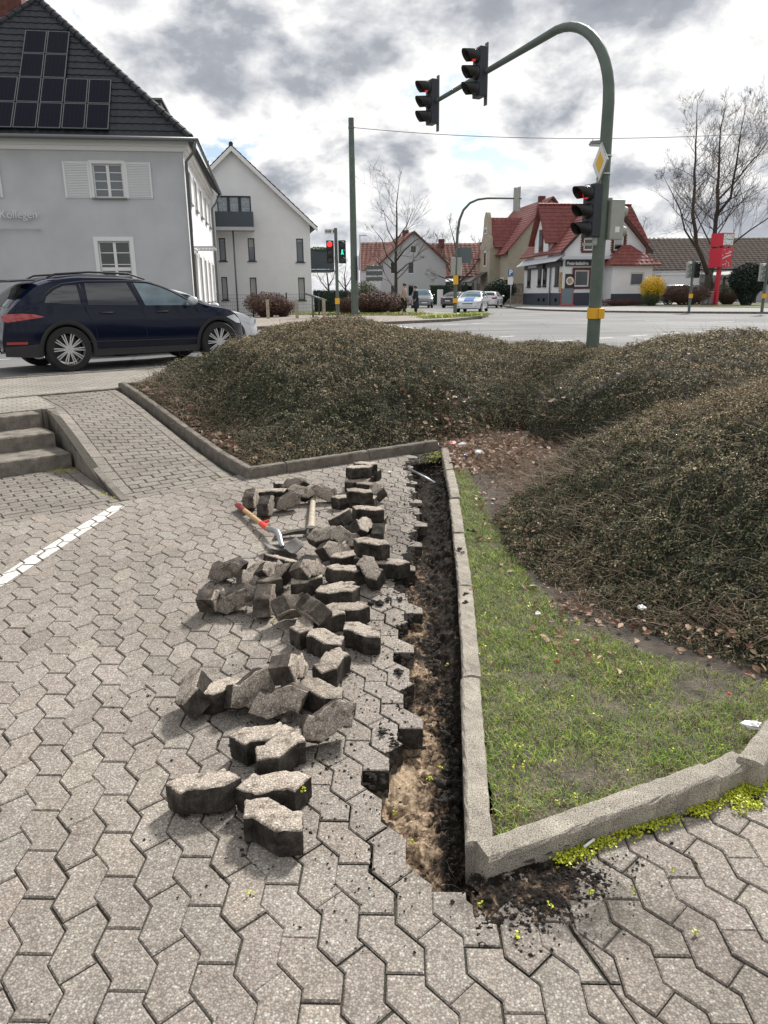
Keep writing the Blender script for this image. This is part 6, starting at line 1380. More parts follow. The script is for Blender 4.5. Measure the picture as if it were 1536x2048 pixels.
q = AT(1134, 609, 69); ab = empty('a_board_sign', (q.x, 69.2, WALK), .1, 'pavement sign with a grey panel and red foot below the food poster', 'sign'); MB().box(-.5, .5, -.1, .0, .12, 1.5).build('panel', 'chalk', ab); MB().box(-.62, .62, -.3, .2, 0, .12).box(-.55, -.5, -.12, .02, .12, 1.55).box(.5, .55, -.12, .02, .12, 1.55).build('stand', 'red_frame', ab)
b = MB(); b.box(.15, 1.05, -.05, -.035, 1.35, 2.75).m(1).tube([(.6, -.052, 2.15), (.6, -.06, 2.15)], .36, 20).m(2).tube([(.6, -.0601, 2.15), (.6, -.066, 2.15)], .24, 18); b.build('poster', ['wood_dark', 'trim_white', 'poster'], h3)
b = MB(); b.T = LT; b.box(.3, .9, -.05, -.035, 1.2, 2.9); b.build('banner', 'poster', h3)

# ---- beige house with curved gable
q = AT(1013, 606, 88); h4 = empty('beige_gabled_house', (q.x, 88, WALK), math.radians(8), 'beige house with red roof and a curved Dutch gable left of the restaurant', 'house')
E4 = 5.8; R4 = 11.3; w4 = 9.5
wall('wall', [(0, 0), (w4, 0), (w4, E4), (w4/2, R4-.3), (0, E4)], [], 'beige', h4); wall('side_wall', [(.16, 0), (13, 0), (13, E4), (.16, E4)], [], 'beige', h4, T=LT)
tiles('roof', (-.6, 13.3, E4-.5), (-.6, -.4, E4-.5), (w4/2, 13.3, R4), (w4/2, -.4, R4), 'tile_red', h4, col=.5, row=.42, sub=2, amp=.045); tiles('roof', (w4+.6, -.4, E4-.5), (w4+.6, 13.3, E4-.5), (w4/2, -.4, R4), (w4/2, 13.3, R4), 'tile_red', h4, col=.5, row=.42, sub=2, amp=.045)
MB().box(-.04, -.0, -.03, 13, 0, 2.4).box(-.04, w4, -.03, -.002, 0, 2.2).build('plinth', 'stonebase', h4)
gz_ = 4.6; gp = [(3.2, 0), (7.2, 0), (7.2, 6.2), (6.9, 7.2), (6.5, 7.6), (6.2, 8.6), (6.0, 9.6), (5.6, 10.1), (5.2, 10.25), (4.8, 10.1), (4.4, 9.6), (4.2, 8.6), (3.9, 7.6), (3.5, 7.2), (3.2, 6.2)]
b = MB(); b.T = LT; b.prism(gp, -1.2, -.8, 'y'); b.build('curved_gable', 'beige', h4); MB().box(-.8, 2.5, 3.2, 3.35, 0, 6.4).build('gable_cheek', 'beige', h4); MB().box(-.8, 2.5, 7.05, 7.2, 0, 6.4).build('gable_cheek', 'beige', h4)
tiles('gable_roof', (-.8, 2.8, 6.2), (3.6, 2.8, 6.2), (-.8, 5.2, 9.6), (3.6, 5.2, 9.6), 'tile_red', h4, col=.5, row=.42, sub=2, amp=.045); tiles('gable_roof', (3.6, 7.6, 6.2), (-.8, 7.6, 6.2), (3.6, 5.2, 9.6), (-.8, 5.2, 9.6), 'tile_red', h4, col=.5, row=.42, sub=2, amp=.045)
for s0, z0, z1, xx in ((4.5, 4.2, 5.9, -1.2), (1.4, 1.2, 2.9, 0), (4.6, 7.8, 8.5, -1.2)):
    b = MB(); b.T = LT; b.box(s0, s0+1.1, xx-.06, xx-.003, z0, z1); f = b.build('window', 'trim_white', h4); b = MB(); b.T = LT; b.box(s0+.15, s0+.95, xx-.08, xx-.062, z0+.15, z1-.15); b.build('pane', 'glass_dark', f)
f = MB().box(2.6, 4.2, -.06, -.003, 4.6, 6.2).build('window', 'trim_white', h4); MB().box(2.75, 4.05, -.08, -.062, 4.75, 6.05).build('pane', 'glass_sky', f)
b = MB(); b.T = LT; b.add([(3.6, -3.2, 2.5), (7.6, -3.2, 2.5), (7.2, -1.2, 3.6), (4.0, -1.2, 3.6), (3.6, -3.2, 2.38), (7.6, -3.2, 2.38)], [(0, 1, 2, 3), (0, 4, 5, 1), (4, 0, 3), (1, 5, 2)]).box(3.8, 3.95, -3.0, -2.85, 0, 2.4).box(7.2, 7.35, -3.0, -2.85, 0, 2.4); b.build('porch', 'wood_dark', h4)
MB().box(w4/2-.35, w4/2+.35, 3, 3.6, R4-.6, R4+.45).build('chimney', 'brick_red', h4)

def plain(name, label, px, py, Y, ang, W, D, ez_, rz2, mat, rmat, axis='x', wins=(), chim=False, ov=.4, cat='house'):
    q = AT(px, py, Y); h = empty(name, (q.x, Y, WALK-.02), math.radians(ang), label, cat)
    if axis == 'x':   # ridge parallel to the front
        wall('wall', [(0, 0), (W, 0), (W, ez_), (0, ez_)], [w[:4] for w in wins], mat, h); b = MB(); b.prism([(.16, 0), (D, 0), (D, ez_), (D/2, rz2-.2), (.16, ez_)], 0, .16, 'x').prism([(.16, 0), (D, 0), (D, ez_), (D/2, rz2-.2), (.16, ez_)], W-.16, W, 'x'); b.build('gable_wall', mat, h)
        tiles('roof', (-ov, -ov, ez_-.1), (W+ov, -ov, ez_-.1), (-ov, D/2, rz2), (W+ov, D/2, rz2), rmat, h, col=.6, row=.45, sub=2, amp=.05); tiles('roof', (W+ov, D+ov, ez_-.1), (-ov, D+ov, ez_-.1), (W+ov, D/2, rz2), (-ov, D/2, rz2), rmat, h, col=1.2, row=.9, sub=2)
    else:
        wall('wall', [(0, 0), (W, 0), (W, ez_), (W/2, rz2-.15), (0, ez_)], [w[:4] for w in wins], mat, h); MB().box(0, .16, .16, D, 0, ez_).build('side_wall', mat, h); MB().box(W-.16, W, .16, D, 0, ez_).build('side_wall', mat, h)
        tiles('roof', (-ov, D, ez_-.3), (-ov, -ov, ez_-.3), (W/2, D, rz2), (W/2, -ov, rz2), rmat, h, col=.6, row=.45, sub=2, amp=.05); tiles('roof', (W+ov, -ov, ez_-.3), (W+ov, D, ez_-.3), (W/2, -ov, rz2), (W/2, D, rz2), rmat, h, col=.6, row=.45, sub=2, amp=.05)
    for w in wins: window(h, *w[:4], frame='trim_white', glass='glass_dark', cols=w[4] if len(w) > 4 else 1, fr=.08)
    if chim: MB().box(W*.5-.35, W*.5+.35, D*.4, D*.4+.7, rz2-.5, rz2+.5).build('chimney', 'brick_red', h)
    return h
h = plain('red_roofed_house', 'low grey house with broad weathered red roof and twin skylights behind the bare trees', 820, 606, 100, 6, 9.5, 9, 3.4, 7.6, 'render_pale', 'tile_old', 'x', [(1.0, 2.6, .9, 2.3, 2), (4.2, 5.2, 0, 2.2), (6.5, 8.2, 1, 2.2, 2)], chim=True)
for k in range(2): b = MB(); b.T = Matrix.Translation((2.3+k*1.15, 1.3, 4.72)) @ Matrix.Rotation(math.atan2(4.3, 4.9), 4, 'X'); b.box(0, .85, 0, 1.3, .02, .10).m(1).box(.1, .75, .1, 1.2, .101, .11); b.build('skylight', ['anthracite', 'glass_sky'], h)
MB().add([(1.2, -1.8, 2.7), (6.4, -1.8, 2.7), (6.4, 0, 3.2), (1.2, 0, 3.2), (1.2, -1.8, 2.62), (6.4, -1.8, 2.62)], [(0, 1, 2, 3), (0, 4, 5, 1)]).box(1.3, 1.4, -1.75, -1.65, 0, 2.62).box(6.2, 6.3, -1.75, -1.65, 0, 2.62).build('awning', 'awning', h)
plain('grey_gabled_house', 'tall grey gabled house behind the bare street tree', 762, 606, 96, 10, 8.2, 11, 4.9, 8.5, 'render_pale', 'tile_old', 'y', [(1.2, 2.0, 3.6, 5.0), (3.4, 4.2, 3.6, 5.0), (1.2, 2.0, .9, 2.3), (3.4, 4.2, .9, 2.3), (3.7, 4.5, 6.0, 6.9)], chim=True)
plain('white_terrace_house', 'small white house with red roof far behind the direction signs', 722, 606, 110, -4, 6.5, 9, 4.6, 8.4, 'render_white', 'tile_old', 'x', [(1.0, 1.7, 1, 2.4), (3.0, 3.7, 1, 2.4), (1.0, 1.7, 3.2, 4.2), (3.0, 3.7, 3.2, 4.2)])
plain('red_roofed_far_house', 'far house with red roof seen between the signal mast and the beige house', 905, 604, 125, 12, 9, 9, 4.8, 9.0, 'render_pale', 'tile_old', 'y', [(2, 3, 1, 2.4), (5.5, 6.5, 1, 2.4), (4, 5, 5.6, 6.8)])
hh = plain('long_brown_roofed_hall', 'long low white hall with a brown tiled roof behind the large bare tree', 1292, 600, 88, 2, 26, 12, 3.6, 7.2, 'render_white', 'tile_brown', 'x', [(6, 8, .8, 2.2, 2), (11, 13, .8, 2.2, 2)], cat='hall')
MB().box(5, 18, -4.2, -.05, 3.0, 3.25).build('flat_canopy', 'roof_flat', hh); MB().box(.5, 5, -2.6, -.05, 2.9, 3.1).box(.5, 4.8, -2.5, -2.4, 0, 2.9).build('side_annex', 'render_white', hh)
hc = empty('timber_carport', (AT(1455, 600, 76).x, 76, WALK), .05, 'open carport with dark posts and a greenish flat roof at the right edge', 'carport')
b = MB(); b.add([(-2.4, -2.2, 2.55), (8, -2.6, 3.4), (8, 3, 3.4), (-1.5, 3, 2.9), (-2.4, -2.2, 2.40), (8, -2.6, 3.25), (8, 3, 3.25), (-1.5, 3, 2.75)], [(0, 1, 2, 3), (7, 6, 5, 4), (0, 4, 5, 1), (1, 5, 6, 2), (3, 7, 4, 0)]); b.build('roof', 'roof_flat', hc)
for x in (-1.6, 1.6, 4.8, 7.6): MB().box(x, x+.18, -2.0, -1.82, 0, 2.5).build('post', 'wood_dark', hc)
MB().box(-1.6, 7.7, -2.0, -1.85, 2.2, 2.36).build('beam', 'wood_dark', hc)
hs = plain('solar_roofed_house', 'house with blue solar panels on its roof, right behind the restaurant', 1302, 600, 112, -6, 7.2, 9, 5.6, 8.8, 'render_pale', 'tile_dark', 'x')
b = MB(); b.T = Matrix.Translation((.5, .2, 5.85)) @ Matrix.Rotation(math.atan2(3.3, 4.9), 4, 'X'); b.box(0, 6.2, 0, 4.6, .12, .18); b.build('solar_panels', 'solar_blue', hs)
# ------------------------------------------------------------ signals, poles, signs
basic('pole_green', (.095, .125, .105), .5, var=.12, scale=4); basic('signal_black', (.012, .012, .014), .5); basic('signal_blue', (.022, .024, .035), .45); basic('signal_grey', (.36, .37, .34), .5, var=.08, scale=6); basic('yellow_box', (.78, .42, .02), .4); basic('lens_off', (.03, .02, .02), .15)
basic('lens_red', (.6, .01, .01), .3, emit=(1, .02, .02), estr=2.2); basic('lens_red_dim', (.3, .01, .01), .2, emit=(1, .03, .02), estr=.35); basic('lens_green', (.02, .5, .3), .3, emit=(.02, 1, .5), estr=1.2); basic('sign_yellow', (.78, .45, .01), .45); basic('sign_blue', (.02, .12, .42), .4); basic('column_red', (.62, .02, .05), .4); basic('sign_back', (.11, .13, .14), .5, metal=.3); basic('clock_face', (.70, .74, .74), .4)
def head(parent, loc, rz, back=True, n=3, pitch=.31, r=.105, w=.31, red='lens_red_dim', body='signal_blue', lit=0, cap='signal_black'):
    T = Matrix.Translation(loc) @ Matrix.Rotation(rz, 4, 'Z'); b = MB(); b.T = T; hh = n*pitch
    b.box(-w/2, w/2, -.02, .15, -hh/2, hh/2)
    for k in range(n): zc = hh/2-pitch*(k+.5); b.tube([(0, -.02, zc), (0, -.07, zc)], [w*.47, r*1.1], 20)
    o = b.build('signal_head', body, parent, bevel=.015)
    for k in range(n):
        zc = hh/2-pitch*(k+.5); v = MB(); v.T = T; m_ = 18; vs = []
        for i in range(m_+1):
            t = -PI*.22+(PI*1.44)*i/m_; cx, cz = r*1.18*math.cos(t), r*1.18*math.sin(t); ln = .10+.17*max(0, math.sin(t)*.5+.5)
            vs += [(cx, -.06, zc+cz), (cx, -.06-ln, zc+cz*.98-.02), (cx*.93, -.06, zc+cz*.93), (cx*.93, -.06-ln, zc+cz*.92-.02)]
        for i in range(m_): j = i*4; v.f += [(j, j+4, j+5, j+1), (j+2, j+3, j+7, j+6), (j+1, j+5, j+7, j+3)]; v.mi += [0]*3
        v.v = [T @ Vector(p) for p in vs]; v.build('visor', cap, o, True)
        l = MB(); l.T = T; l.tube([(0, -.071, zc), (0, -.09, zc)], [r, r*.6], 20); l.build('lens', red if k == lit else 'lens_off', o)
    if back: p = MB(); p.T = T; p.box(-.05, .05, .19, .215, -hh/2-.13, hh/2+.10).box(-.03, .03, .15, .19, -hh/2+.05, -hh/2+.10); p.build('back_rail', 'pole_green', o)
    return o
mB = AT(1185, 690, 13.3); ms = empty('signal_mast', (mB.x, mB.y, ROAD-.02), 0, 'big green curved traffic signal mast with three red signals and a yellow diamond sign', 'traffic signal')
o_ = Vector((mB.x, mB.y, ROAD-.02)); zt = AT(1217, 205, 13.3).z-o_.z; zA = 6.03
e1 = G(964, 146, 5.88)-o_; e2 = G(868, 205, 5.74)-o_; ad = Vector((e2.x, e2.y, 0)).normalized(); top_ = zA-o_.z; R_ = top_-zt
pts = [(0, 0, 0), (0, 0, zt*.5), (0, 0, zt)]+[tuple(ad*(R_*(1-math.cos(a)))+Vector((0, 0, zt+R_*math.sin(a)))) for a in [math.radians(k) for k in range(10, 91, 8)]]
endp = Vector((e2.x, e2.y, e2.z)); st_ = Vector(pts[-1]); pts += [tuple(st_.lerp(endp, t)) for t in (.25, .5, .75, 1.0)]
rd = [.112, .105, .094]+[.090-.002*k for k in range(11)]+[.060, .053, .047, .042]; rd = rd[:len(pts)]
MB().tube(pts, rd, 20).build('mast', 'pole_green', ms, True, auto=60); MB().cyl((0, 0, 0), .17, .02, 20).build('base_plate', 'pole_green', ms)
HR = math.radians(-68)
head(ms, (e1.x-.10, e1.y-.03, e1.z), HR, pitch=.29, r=.105, w=.31); head(ms, (e2.x-.10, e2.y-.03, e2.z), HR, pitch=.29, r=.105, w=.31)
q = AT(1180, 422, 13.25)-o_; head(ms, (q.x-.02, q.y, q.z), math.radians(-64), back=False, red='lens_red_dim', pitch=.275, r=.095, w=.28)
b = MB(); b.T = Matrix.Translation((q.x+.11, q.y, q.z)); b.box(-.03, .03, -.04, .04, -.52, .50).box(-.03, .16, -.03, .03, .48, .52).box(-.2, .16, -.03, .03, -.54, -.50); b.build('bracket', 'signal_grey', ms)
q = AT(1229, 440, 13.3)-o_; b = MB(); b.T = Matrix.Translation(q) @ Matrix.Rotation(math.radians(15), 4, 'Z'); b.box(-.12, .13, -.09, .07, -.31, .31).box(-.18, -.1, -.02, .02, .31, .35); hb = b.build('signal_housing', 'signal_grey', ms, bevel=.012)
b = MB(); b.T = Matrix.Translation(q) @ Matrix.Rotation(math.radians(15), 4, 'Z'); b.box(-.03, .05, -.094, -.09, -.2, -.11); b.build('sticker', 'paper', hb)
b = MB(); b.T = Matrix.Translation(q) @ Matrix.Rotation(math.radians(15), 4, 'Z')
for z in (.15, -.16): b.tube([(.10, .02, z), (.21, .02, z-.02)], [.09, .08], 12, False)
b.build('visor', 'signal_grey', hb, True)
q = AT(1201, 325, 13.2)-o_; b = MB(); T = Matrix.Translation(q) @ Matrix.Rotation(math.radians(-83), 4, 'Z'); b.T = T; s_ = .30; b.prism([(0, -s_), (s_, 0), (0, s_), (-s_, 0)], -.012, .012, 'y'); sg = b.build('priority_sign', 'signal_grey', ms)
for nm, k, mt in (('white_field', .96, 'trim_white'), ('yellow_field', .55, 'sign_yellow')):
    b = MB(); b.T = T; kk = -.013-(.002 if k < .9 else 0); b.prism([(0, -s_*k), (s_*k, 0), (0, s_*k), (-s_*k, 0)], kk-.002, kk, 'y'); b.build(nm, mt, sg)
b = MB(); b.tube([(0, 0, q.z+.10), (0, 0, q.z+.12)], .112, 20).tube([(0, 0, q.z-.17), (0, 0, q.z-.15)], .114, 20); b.build('clamp_bands', 'steel_pale', ms)
q = AT(1189, 627, 13.2)-o_; b = MB(); b.tube([(0, 0, q.z-.09), (0, 0, q.z+.09)], .128, 20).box(.03, .13, -.155, -.06, -.085+q.z, q.z+.085); b.build('push_button_box', 'yellow_box', ms, bevel=.006)

tp = AT(702, 236, 44); bp = Vector((AT(710, 628, 44).x, 44, WALK)); tall = empty('tall_pole', bp, 0, 'tall plain green steel pole standing on the grass behind the crossing', 'pole'); H_ = tp.z-WALK
MB().tube([(0, 0, 0), (0, 0, H_*.5), (0, 0, H_)], [.205, .175, .145], 16).build('shaft', 'pole_green', tall, True, auto=60); MB().cyl((0, 0, H_-.5), .17, .06, 14).build('collar', 'gutter_grey', tall)
basic('poster_purple', (.30, .24, .42), .6, col2=(.6, .55, .65), scale=8); MB().box(.21, .25, -.5, .5, 1.9, 3.2).build('poster', 'poster_purple', tall)
w0 = Vector((bp.x, 44, tp.z-.45)); w2 = AT(1640, 258, 37); wp = [w0.lerp(w2, t)+Vector((0, 0, -1.1*4*t*(1-t)*.42)) for t in [i/24 for i in range(25)]]
tag(MB().tube(wp, .016, 5).build('span_wire', 'gutter_grey', None, True), 'thin span wire strung from the tall green pole to the right', 'wire')
dx = min(range(400), key=lambda i: abs((lambda p: 768+FOC*((p-Vector((0, 0, EYE))).dot(RGT))/((p-Vector((0, 0, EYE))).dot(fwd)))(w0.lerp(w2, i/400))-1194)); t = dx/400; lp = w0.lerp(w2, t)+Vector((0, 0, -1.1*4*t*(1-t)*.42))
sl = empty('hanging_street_lamp', lp, .2, 'street lamp hanging from the span wire beside the big mast', 'street lamp')
MB().add([(-.36, -.14, -.28), (.36, -.14, -.22), (.36, .14, -.22), (-.36, .14, -.28), (-.28, -.08, -.12), (.34, -.08, -.06), (.34, .08, -.06), (-.28, .08, -.12)], [(0, 3, 2, 1), (4, 5, 6, 7), (0, 1, 5, 4), (1, 2, 6, 5), (2, 3, 7, 6), (3, 0, 4, 7)]).build('housing', 'gutter_grey', sl); MB().box(-.32, .30, -.12, .12, -.34, -.285).build('diffuser', 'lamp_clear', sl); MB().tube([(-.2, 0, -.1), (-.2, 0, .0)], .015, 5).build('hanger', 'gutter_grey', sl); MB().tube([(.2, 0, -.06), (.2, 0, .0)], .015, 5).build('hanger', 'gutter_grey', sl)

pq = AT(676, 642, 34.5); pp = empty('pedestrian_signal', (pq.x, 34.5, WALK), 0, 'slim green post with a red light and a green walking man beside it', 'traffic signal')
H_ = AT(672, 456, 34.5).z-WALK; MB().tube([(0, 0, 0), (0, 0, H_)], [.075, .07], 14).build('post', 'pole_green', pp, True, auto=60)
zc = AT(675, 504, 34.5).z-WALK; dh = AT(675, 482, 34.5).z-AT(675, 528, 34.5).z
for s, lit, mt in ((-1, 0, 'lens_red'), (1, 1, 'lens_green')):
    x = s*.27; b = MB(); b.box(x-.15, x+.15, -.12, .12, zc-dh/2, zc+dh/2); hd_ = b.build('signal_head', 'signal_black', pp, bevel=.02)
    for k in range(3):
        zz = zc+dh/2-dh*(k+.5)/3; v = MB(); m_ = 12; vs = []
        for i in range(m_+1): t = PI*i/m_; vs += [(x+.125*math.cos(t), -.12, zz+.125*math.sin(t)), (x+.125*math.cos(t), -.30, zz+.11*math.sin(t)-.02)]
        v.add(vs, [(i*2, i*2+2, i*2+3, i*2+1) for i in range(m_)]); v.build('visor', 'signal_black', hd_, True)
        l = MB()
        if k == lit and s > 0: l.tube([(x, -.15, zz+.07), (x, -.125, zz+.07)], .025, 10).box(x-.025, x+.03, -.15, -.125, zz-.03, zz+.045).add([(x-.02, -.15, zz-.03), (x+.03, -.15, zz-.03), (x+.06, -.15, zz-.11), (x+.03, -.15, zz-.11), (x, -.15, zz-.05), (x-.03, -.15, zz-.11), (x-.06, -.15, zz-.11)], [(0, 1, 2, 3, 4, 5, 6)])
        elif k == lit: l.tube([(x, -.155, zz), (x, -.125, zz)], .108, 18)
        else: l.tube([(x, -.13, zz), (x, -.121, zz)], .10, 16)
        l.build('lens', mt if k == lit else 'lens_off', hd_)
    MB().box(x-s*.17-.015, x-s*.17+.015, -.02, .02, zc-dh/2, zc+dh/2).build('mount_rail', 'trim_white', pp)
sz_ = AT(660, 463, 34.5); nx_ = AT(649, 463, 34.5).x-pq.x; b = MB(); b.box(nx_, -.06, -.015, .015, sz_.z-WALK-.11, sz_.z-WALK+.11); ss = b.build('street_name_plate', 'trim_white', pp)
b = MB(); xx = nx_+.04
for w_ in (.06, .05, .05, .06, .05, .0, .06, .04): 
    if w_: b.box(xx, xx+w_*.7, -.018, -.0155, sz_.z-WALK-.05, sz_.z-WALK+.06)
    xx += .055
b.build('blurred_lettering', 'anthracite', ss)
zz = AT(677, 602, 34.5).z-WALK; MB().box(-.10, .09, -.14, .02, zz-.13, zz+.12).build('push_button_box', 'yellow_box', pp, bevel=.01)

# far mast on the island
fq = AT(910, 629, 45.5); fm = empty('far_signal_mast', (fq.x, 45.5, WALK), 0, 'slim curved signal mast on the traffic island with its signal seen from behind', 'traffic signal')
def loc(px, py, Y, o): return AT(px, py, Y)-Vector(o)
o_ = Vector((fq.x, 45.5, WALK)); P_ = [Vector((0, 0, 0)), Vector((0, 0, 2.5))]+[Vector((loc(px, py, 45.5, o_).x, 0, loc(px, py, 45.5, o_).z)) for px, py in [(913.5, 500), (915, 465), (919, 440), (927, 420), (940, 406), (956, 399), (975, 396.5), (1000, 396.5), (1043, 397)]]
MB().tube(P_, [.11, .10]+[.085, .08, .075, .07, .065, .06, .055, .05, .045], 10).build('mast', 'pole_green', fm, True, auto=60)
q = loc(1033, 399, 45.5, o_); b = MB(); b.T = Matrix.Translation(q) @ Matrix.Rotation(.5, 4, 'Z'); b.box(-.15, .15, -.1, .1, -.62, .62).box(-.17, -.15, -.2, .0, -.6, .6).box(.15, .19, -.12, .12, -.68, .68); b.build('signal_head', 'signal_grey', fm, bevel=.03)
for px, rz in ((907, .3), (919, -.3)): q = loc(px, 533, 45.5, o_); b = MB(); b.T = Matrix.Translation(q) @ Matrix.Rotation(rz, 4, 'Z'); b.box(-.13, .13, -.12, .12, -.5, .5); b.build('signal_head', 'signal_grey', fm, bevel=.03)
for py in (560, 601): z = loc(911, py, 45.5, o_).z; MB().box(-.14, .14, -.17, .0, z-.25 if py < 580 else z-.13, z+.25 if py < 580 else z+.12).build('push_button_box' if py > 580 else 'signal_plate', 'yellow_box', fm, bevel=.01)
q = loc(935, 510, 45.5, o_)
MB().box(.1, .9, .05, .08, q.z-.45, q.z+.4).build('sign_plate', 'sign_back', fm)
def small_signal(name, label, px, py, Y, top, side, hpy):
    q = AT(px, py, Y); r = empty(name, (q.x, Y, WALK), 0, label, 'traffic signal', 'signal posts on the far kerb'); H_ = AT(px, top, Y).z-WALK; MB().tube([(0, 0, 0), (0, 0, H_)], [.08, .07], 10).build('post', 'pole_green', r, True, auto=60); z = AT(px, hpy, Y).z-WALK
    for s in side: b = MB(); b.box(s*.24-.14, s*.24+.14, -.1, .1, z-.45, z+.45); f = b.build('signal_head', 'signal_grey' if s < 0 else 'signal_black', r, bevel=.02); [MB().tube([(s*.24, -.1, z+dz), (s*.24, -.22, z+dz-.02)], .11, 12, False).build('visor', 'signal_black' if s > 0 else 'signal_grey', f) for dz in (.28, 0, -.28)]
    z = AT(px, 592, Y).z-WALK; MB().box(-.1, .1, -.13, 0, z-.12, z+.12).build('push_button_box', 'yellow_box', r)
small_signal('far_pedestrian_signal', 'signal post with a grey and a black head in front of the white hall', 1378, 620, 46, 518, (-1, 1), 540); small_signal('far_pedestrian_signal', 'signal post at the right picture edge with a yellow box', 1524, 619, 41.5, 500, (-1,), 545)
q = AT(722, 606, 92); r = empty('street_lamp', (q.x, 92, WALK), 0, 'thin distant street lamp right of the tall green pole', 'street lamp'); z = AT(722, 471, 92).z-WALK; MB().tube([(0, 0, 0), (0, 0, z)], [.09, .06], 8).build('post', 'steel_pale', r); MB().box(-.1, .8, -.12, .12, z-.06, z+.06).build('lamp_head', 'steel_pale', r)
q = AT(748, 606, 63); r = empty('direction_sign', (q.x, 63, WALK), 0, 'large direction sign seen from behind, dark panels on thin posts', 'sign')
for k, (y0, y1) in enumerate(((531, 539), (542, 551), (554, 562))): a = AT(732, y1, 63)-r.location; c = AT(765, y0, 63)-r.location; MB().box(a.x, c.x, -.03, .03, a.z, c.z).build('panel', 'sign_back', r)
for px in (746, 755): a = AT(px, 530, 63)-r.location; MB().tube([(a.x, .08, 0), (a.x, .08, a.z)], .06, 8).build('post', 'steel_pale', r, True)
q = AT(1021, 606, 71); r = empty('parking_sign', (q.x, 71, WALK), 0, 'blue parking sign with a white P on a thin post by the restaurant', 'sign'); a = AT(1016, 552, 71)-r.location; c = AT(1027, 539, 71)-r.location
MB().tube([(0, .05, 0), (0, .05, c.z)], .04, 8).build('post', 'steel_pale', r, True); pl = MB().box(a.x, c.x, -.02, .02, a.z, c.z).build('plate', 'sign_blue', r); textobj('P', (c.z-a.z)*1.1, .004, 'trim_white', pl, ((a.x+c.x)/2, -.024, a.z+.1), (PI/2, 0, 0), align='CENTER', bold=.02)
MB().box(a.x, c.x, -.02, .02, a.z-.75, a.z-.1).build('supplementary_plate', 'trim_white', r)
# red clock column
q = AT(1431, 606, 66); r = empty('clock_column', (q.x, 66, WALK), math.radians(24), 'tall red advertising column with a square clock on top', 'clock')
za, zb, zc_, zd = [AT(1434, y, 66).z-WALK for y in (535, 497, 493, 467)]; s_ = .62
MB().box(-.14, .14, -.14, .14, 0, za).build('post', 'column_red', r); MB().box(-s_, s_, -s_, s_, za, zb).build('advert_box', 'column_red', r); MB().box(-.1, .1, -.1, .1, zb, zc_).build('neck', 'column_red', r); ck = MB().box(-s_, s_, -s_, s_, zc_, zd).build('clock_case', 'column_red', r)
for T in (Matrix.Identity(4), Matrix.Rotation(PI/2, 4, 'Z')):
    zm = (zc_+zd)/2; hz_2 = (zd-zc_)/2-.08; b = MB(); b.T = T; b.box(-s_+.08, s_-.08, -s_-.012, -s_-.002, zm-hz_2, zm+hz_2); f = b.build('clock_face', 'clock_face', ck); b = MB(); b.T = T
    for k in range(12): a = k*PI/6; b.box(.42*math.sin(a)-.035, .42*math.sin(a)+.035, -s_-.018, -s_-.0125, zm+.42*math.cos(a)-.04, zm+.42*math.cos(a)+.04)
    b.build('hour_marks', 'signal_black', f); b = MB(); b.T = T; b.add([(-.32, -s_-.024, zm+.05), (0, -s_-.024, zm-.02), (.36, -s_-.024, zm+.01), (.36, -s_-.024, zm+.05), (0, -s_-.024, zm+.03), (-.32, -s_-.024, zm+.08)], [(0, 1, 2, 3, 4, 5)]); b.build('clock_hands', 'signal_black', f)
    b = MB(); b.T = T; zq = (za+zb)/2; b.add([(-.45, -s_-.008, zq-.12), (-.1, -s_-.008, zq+.02), (.45, -s_-.008, zq+.18), (.45, -s_-.008, zq+.26), (-.1, -s_-.008, zq+.12), (-.45, -s_-.008, zq-.05)], [(0, 1, 2, 3, 4, 5)]).add([(-.15, -s_-.008, zq+.28), (.3, -s_-.008, zq+.36), (.3, -s_-.008, zq+.42), (-.15, -s_-.008, zq+.34)], [(0, 1, 2, 3)])
    rr_ = random.Random(4)
    for k in range(26):
        x, z = rr_.uniform(-.5, .5), rr_.uniform(-.7, .7)
        if abs(z-.35*x) > .25: b.box(x-.035, x+.035, -s_-.009, -s_-.003, zq+z-.035, zq+z+.035)
    b.build('white_script', 'pink_paper' if False else 'trim_white', r)
for px, w_, h_, lab in ((1409, .35, .75, 'small grey utility cabinet left of the red clock column'), (1420, .5, 1.1, 'taller pale utility cabinet touching the red clock column')):
    q = AT(px, 606, 66.5); r = empty('utility_cabinet', (q.x, 66.5, WALK), .1, lab, 'cabinet', 'utility cabinets'); MB().box(-w_/2, w_/2, -.2, .2, .08, h_).build('cabinet', 'signal_grey', r, bevel=.02); MB().box(-w_/2+.05, w_/2-.05, -.22, -.202, .15, h_-.08).build('door', 'steel_pale', r); MB().box(-w_/2, w_/2, -.2, .2, 0, .075).build('plinth', 'gutter_grey', r)
q = AT(880, 606, 84); tag(MB().box(-.3, .3, -.2, .2, 0, 1.6).build('white_cabinet', 'render_white', None, bevel=.03), 'white cabinet standing before the hedge of the red-roofed house', 'cabinet').location = (q.x, 84, WALK)

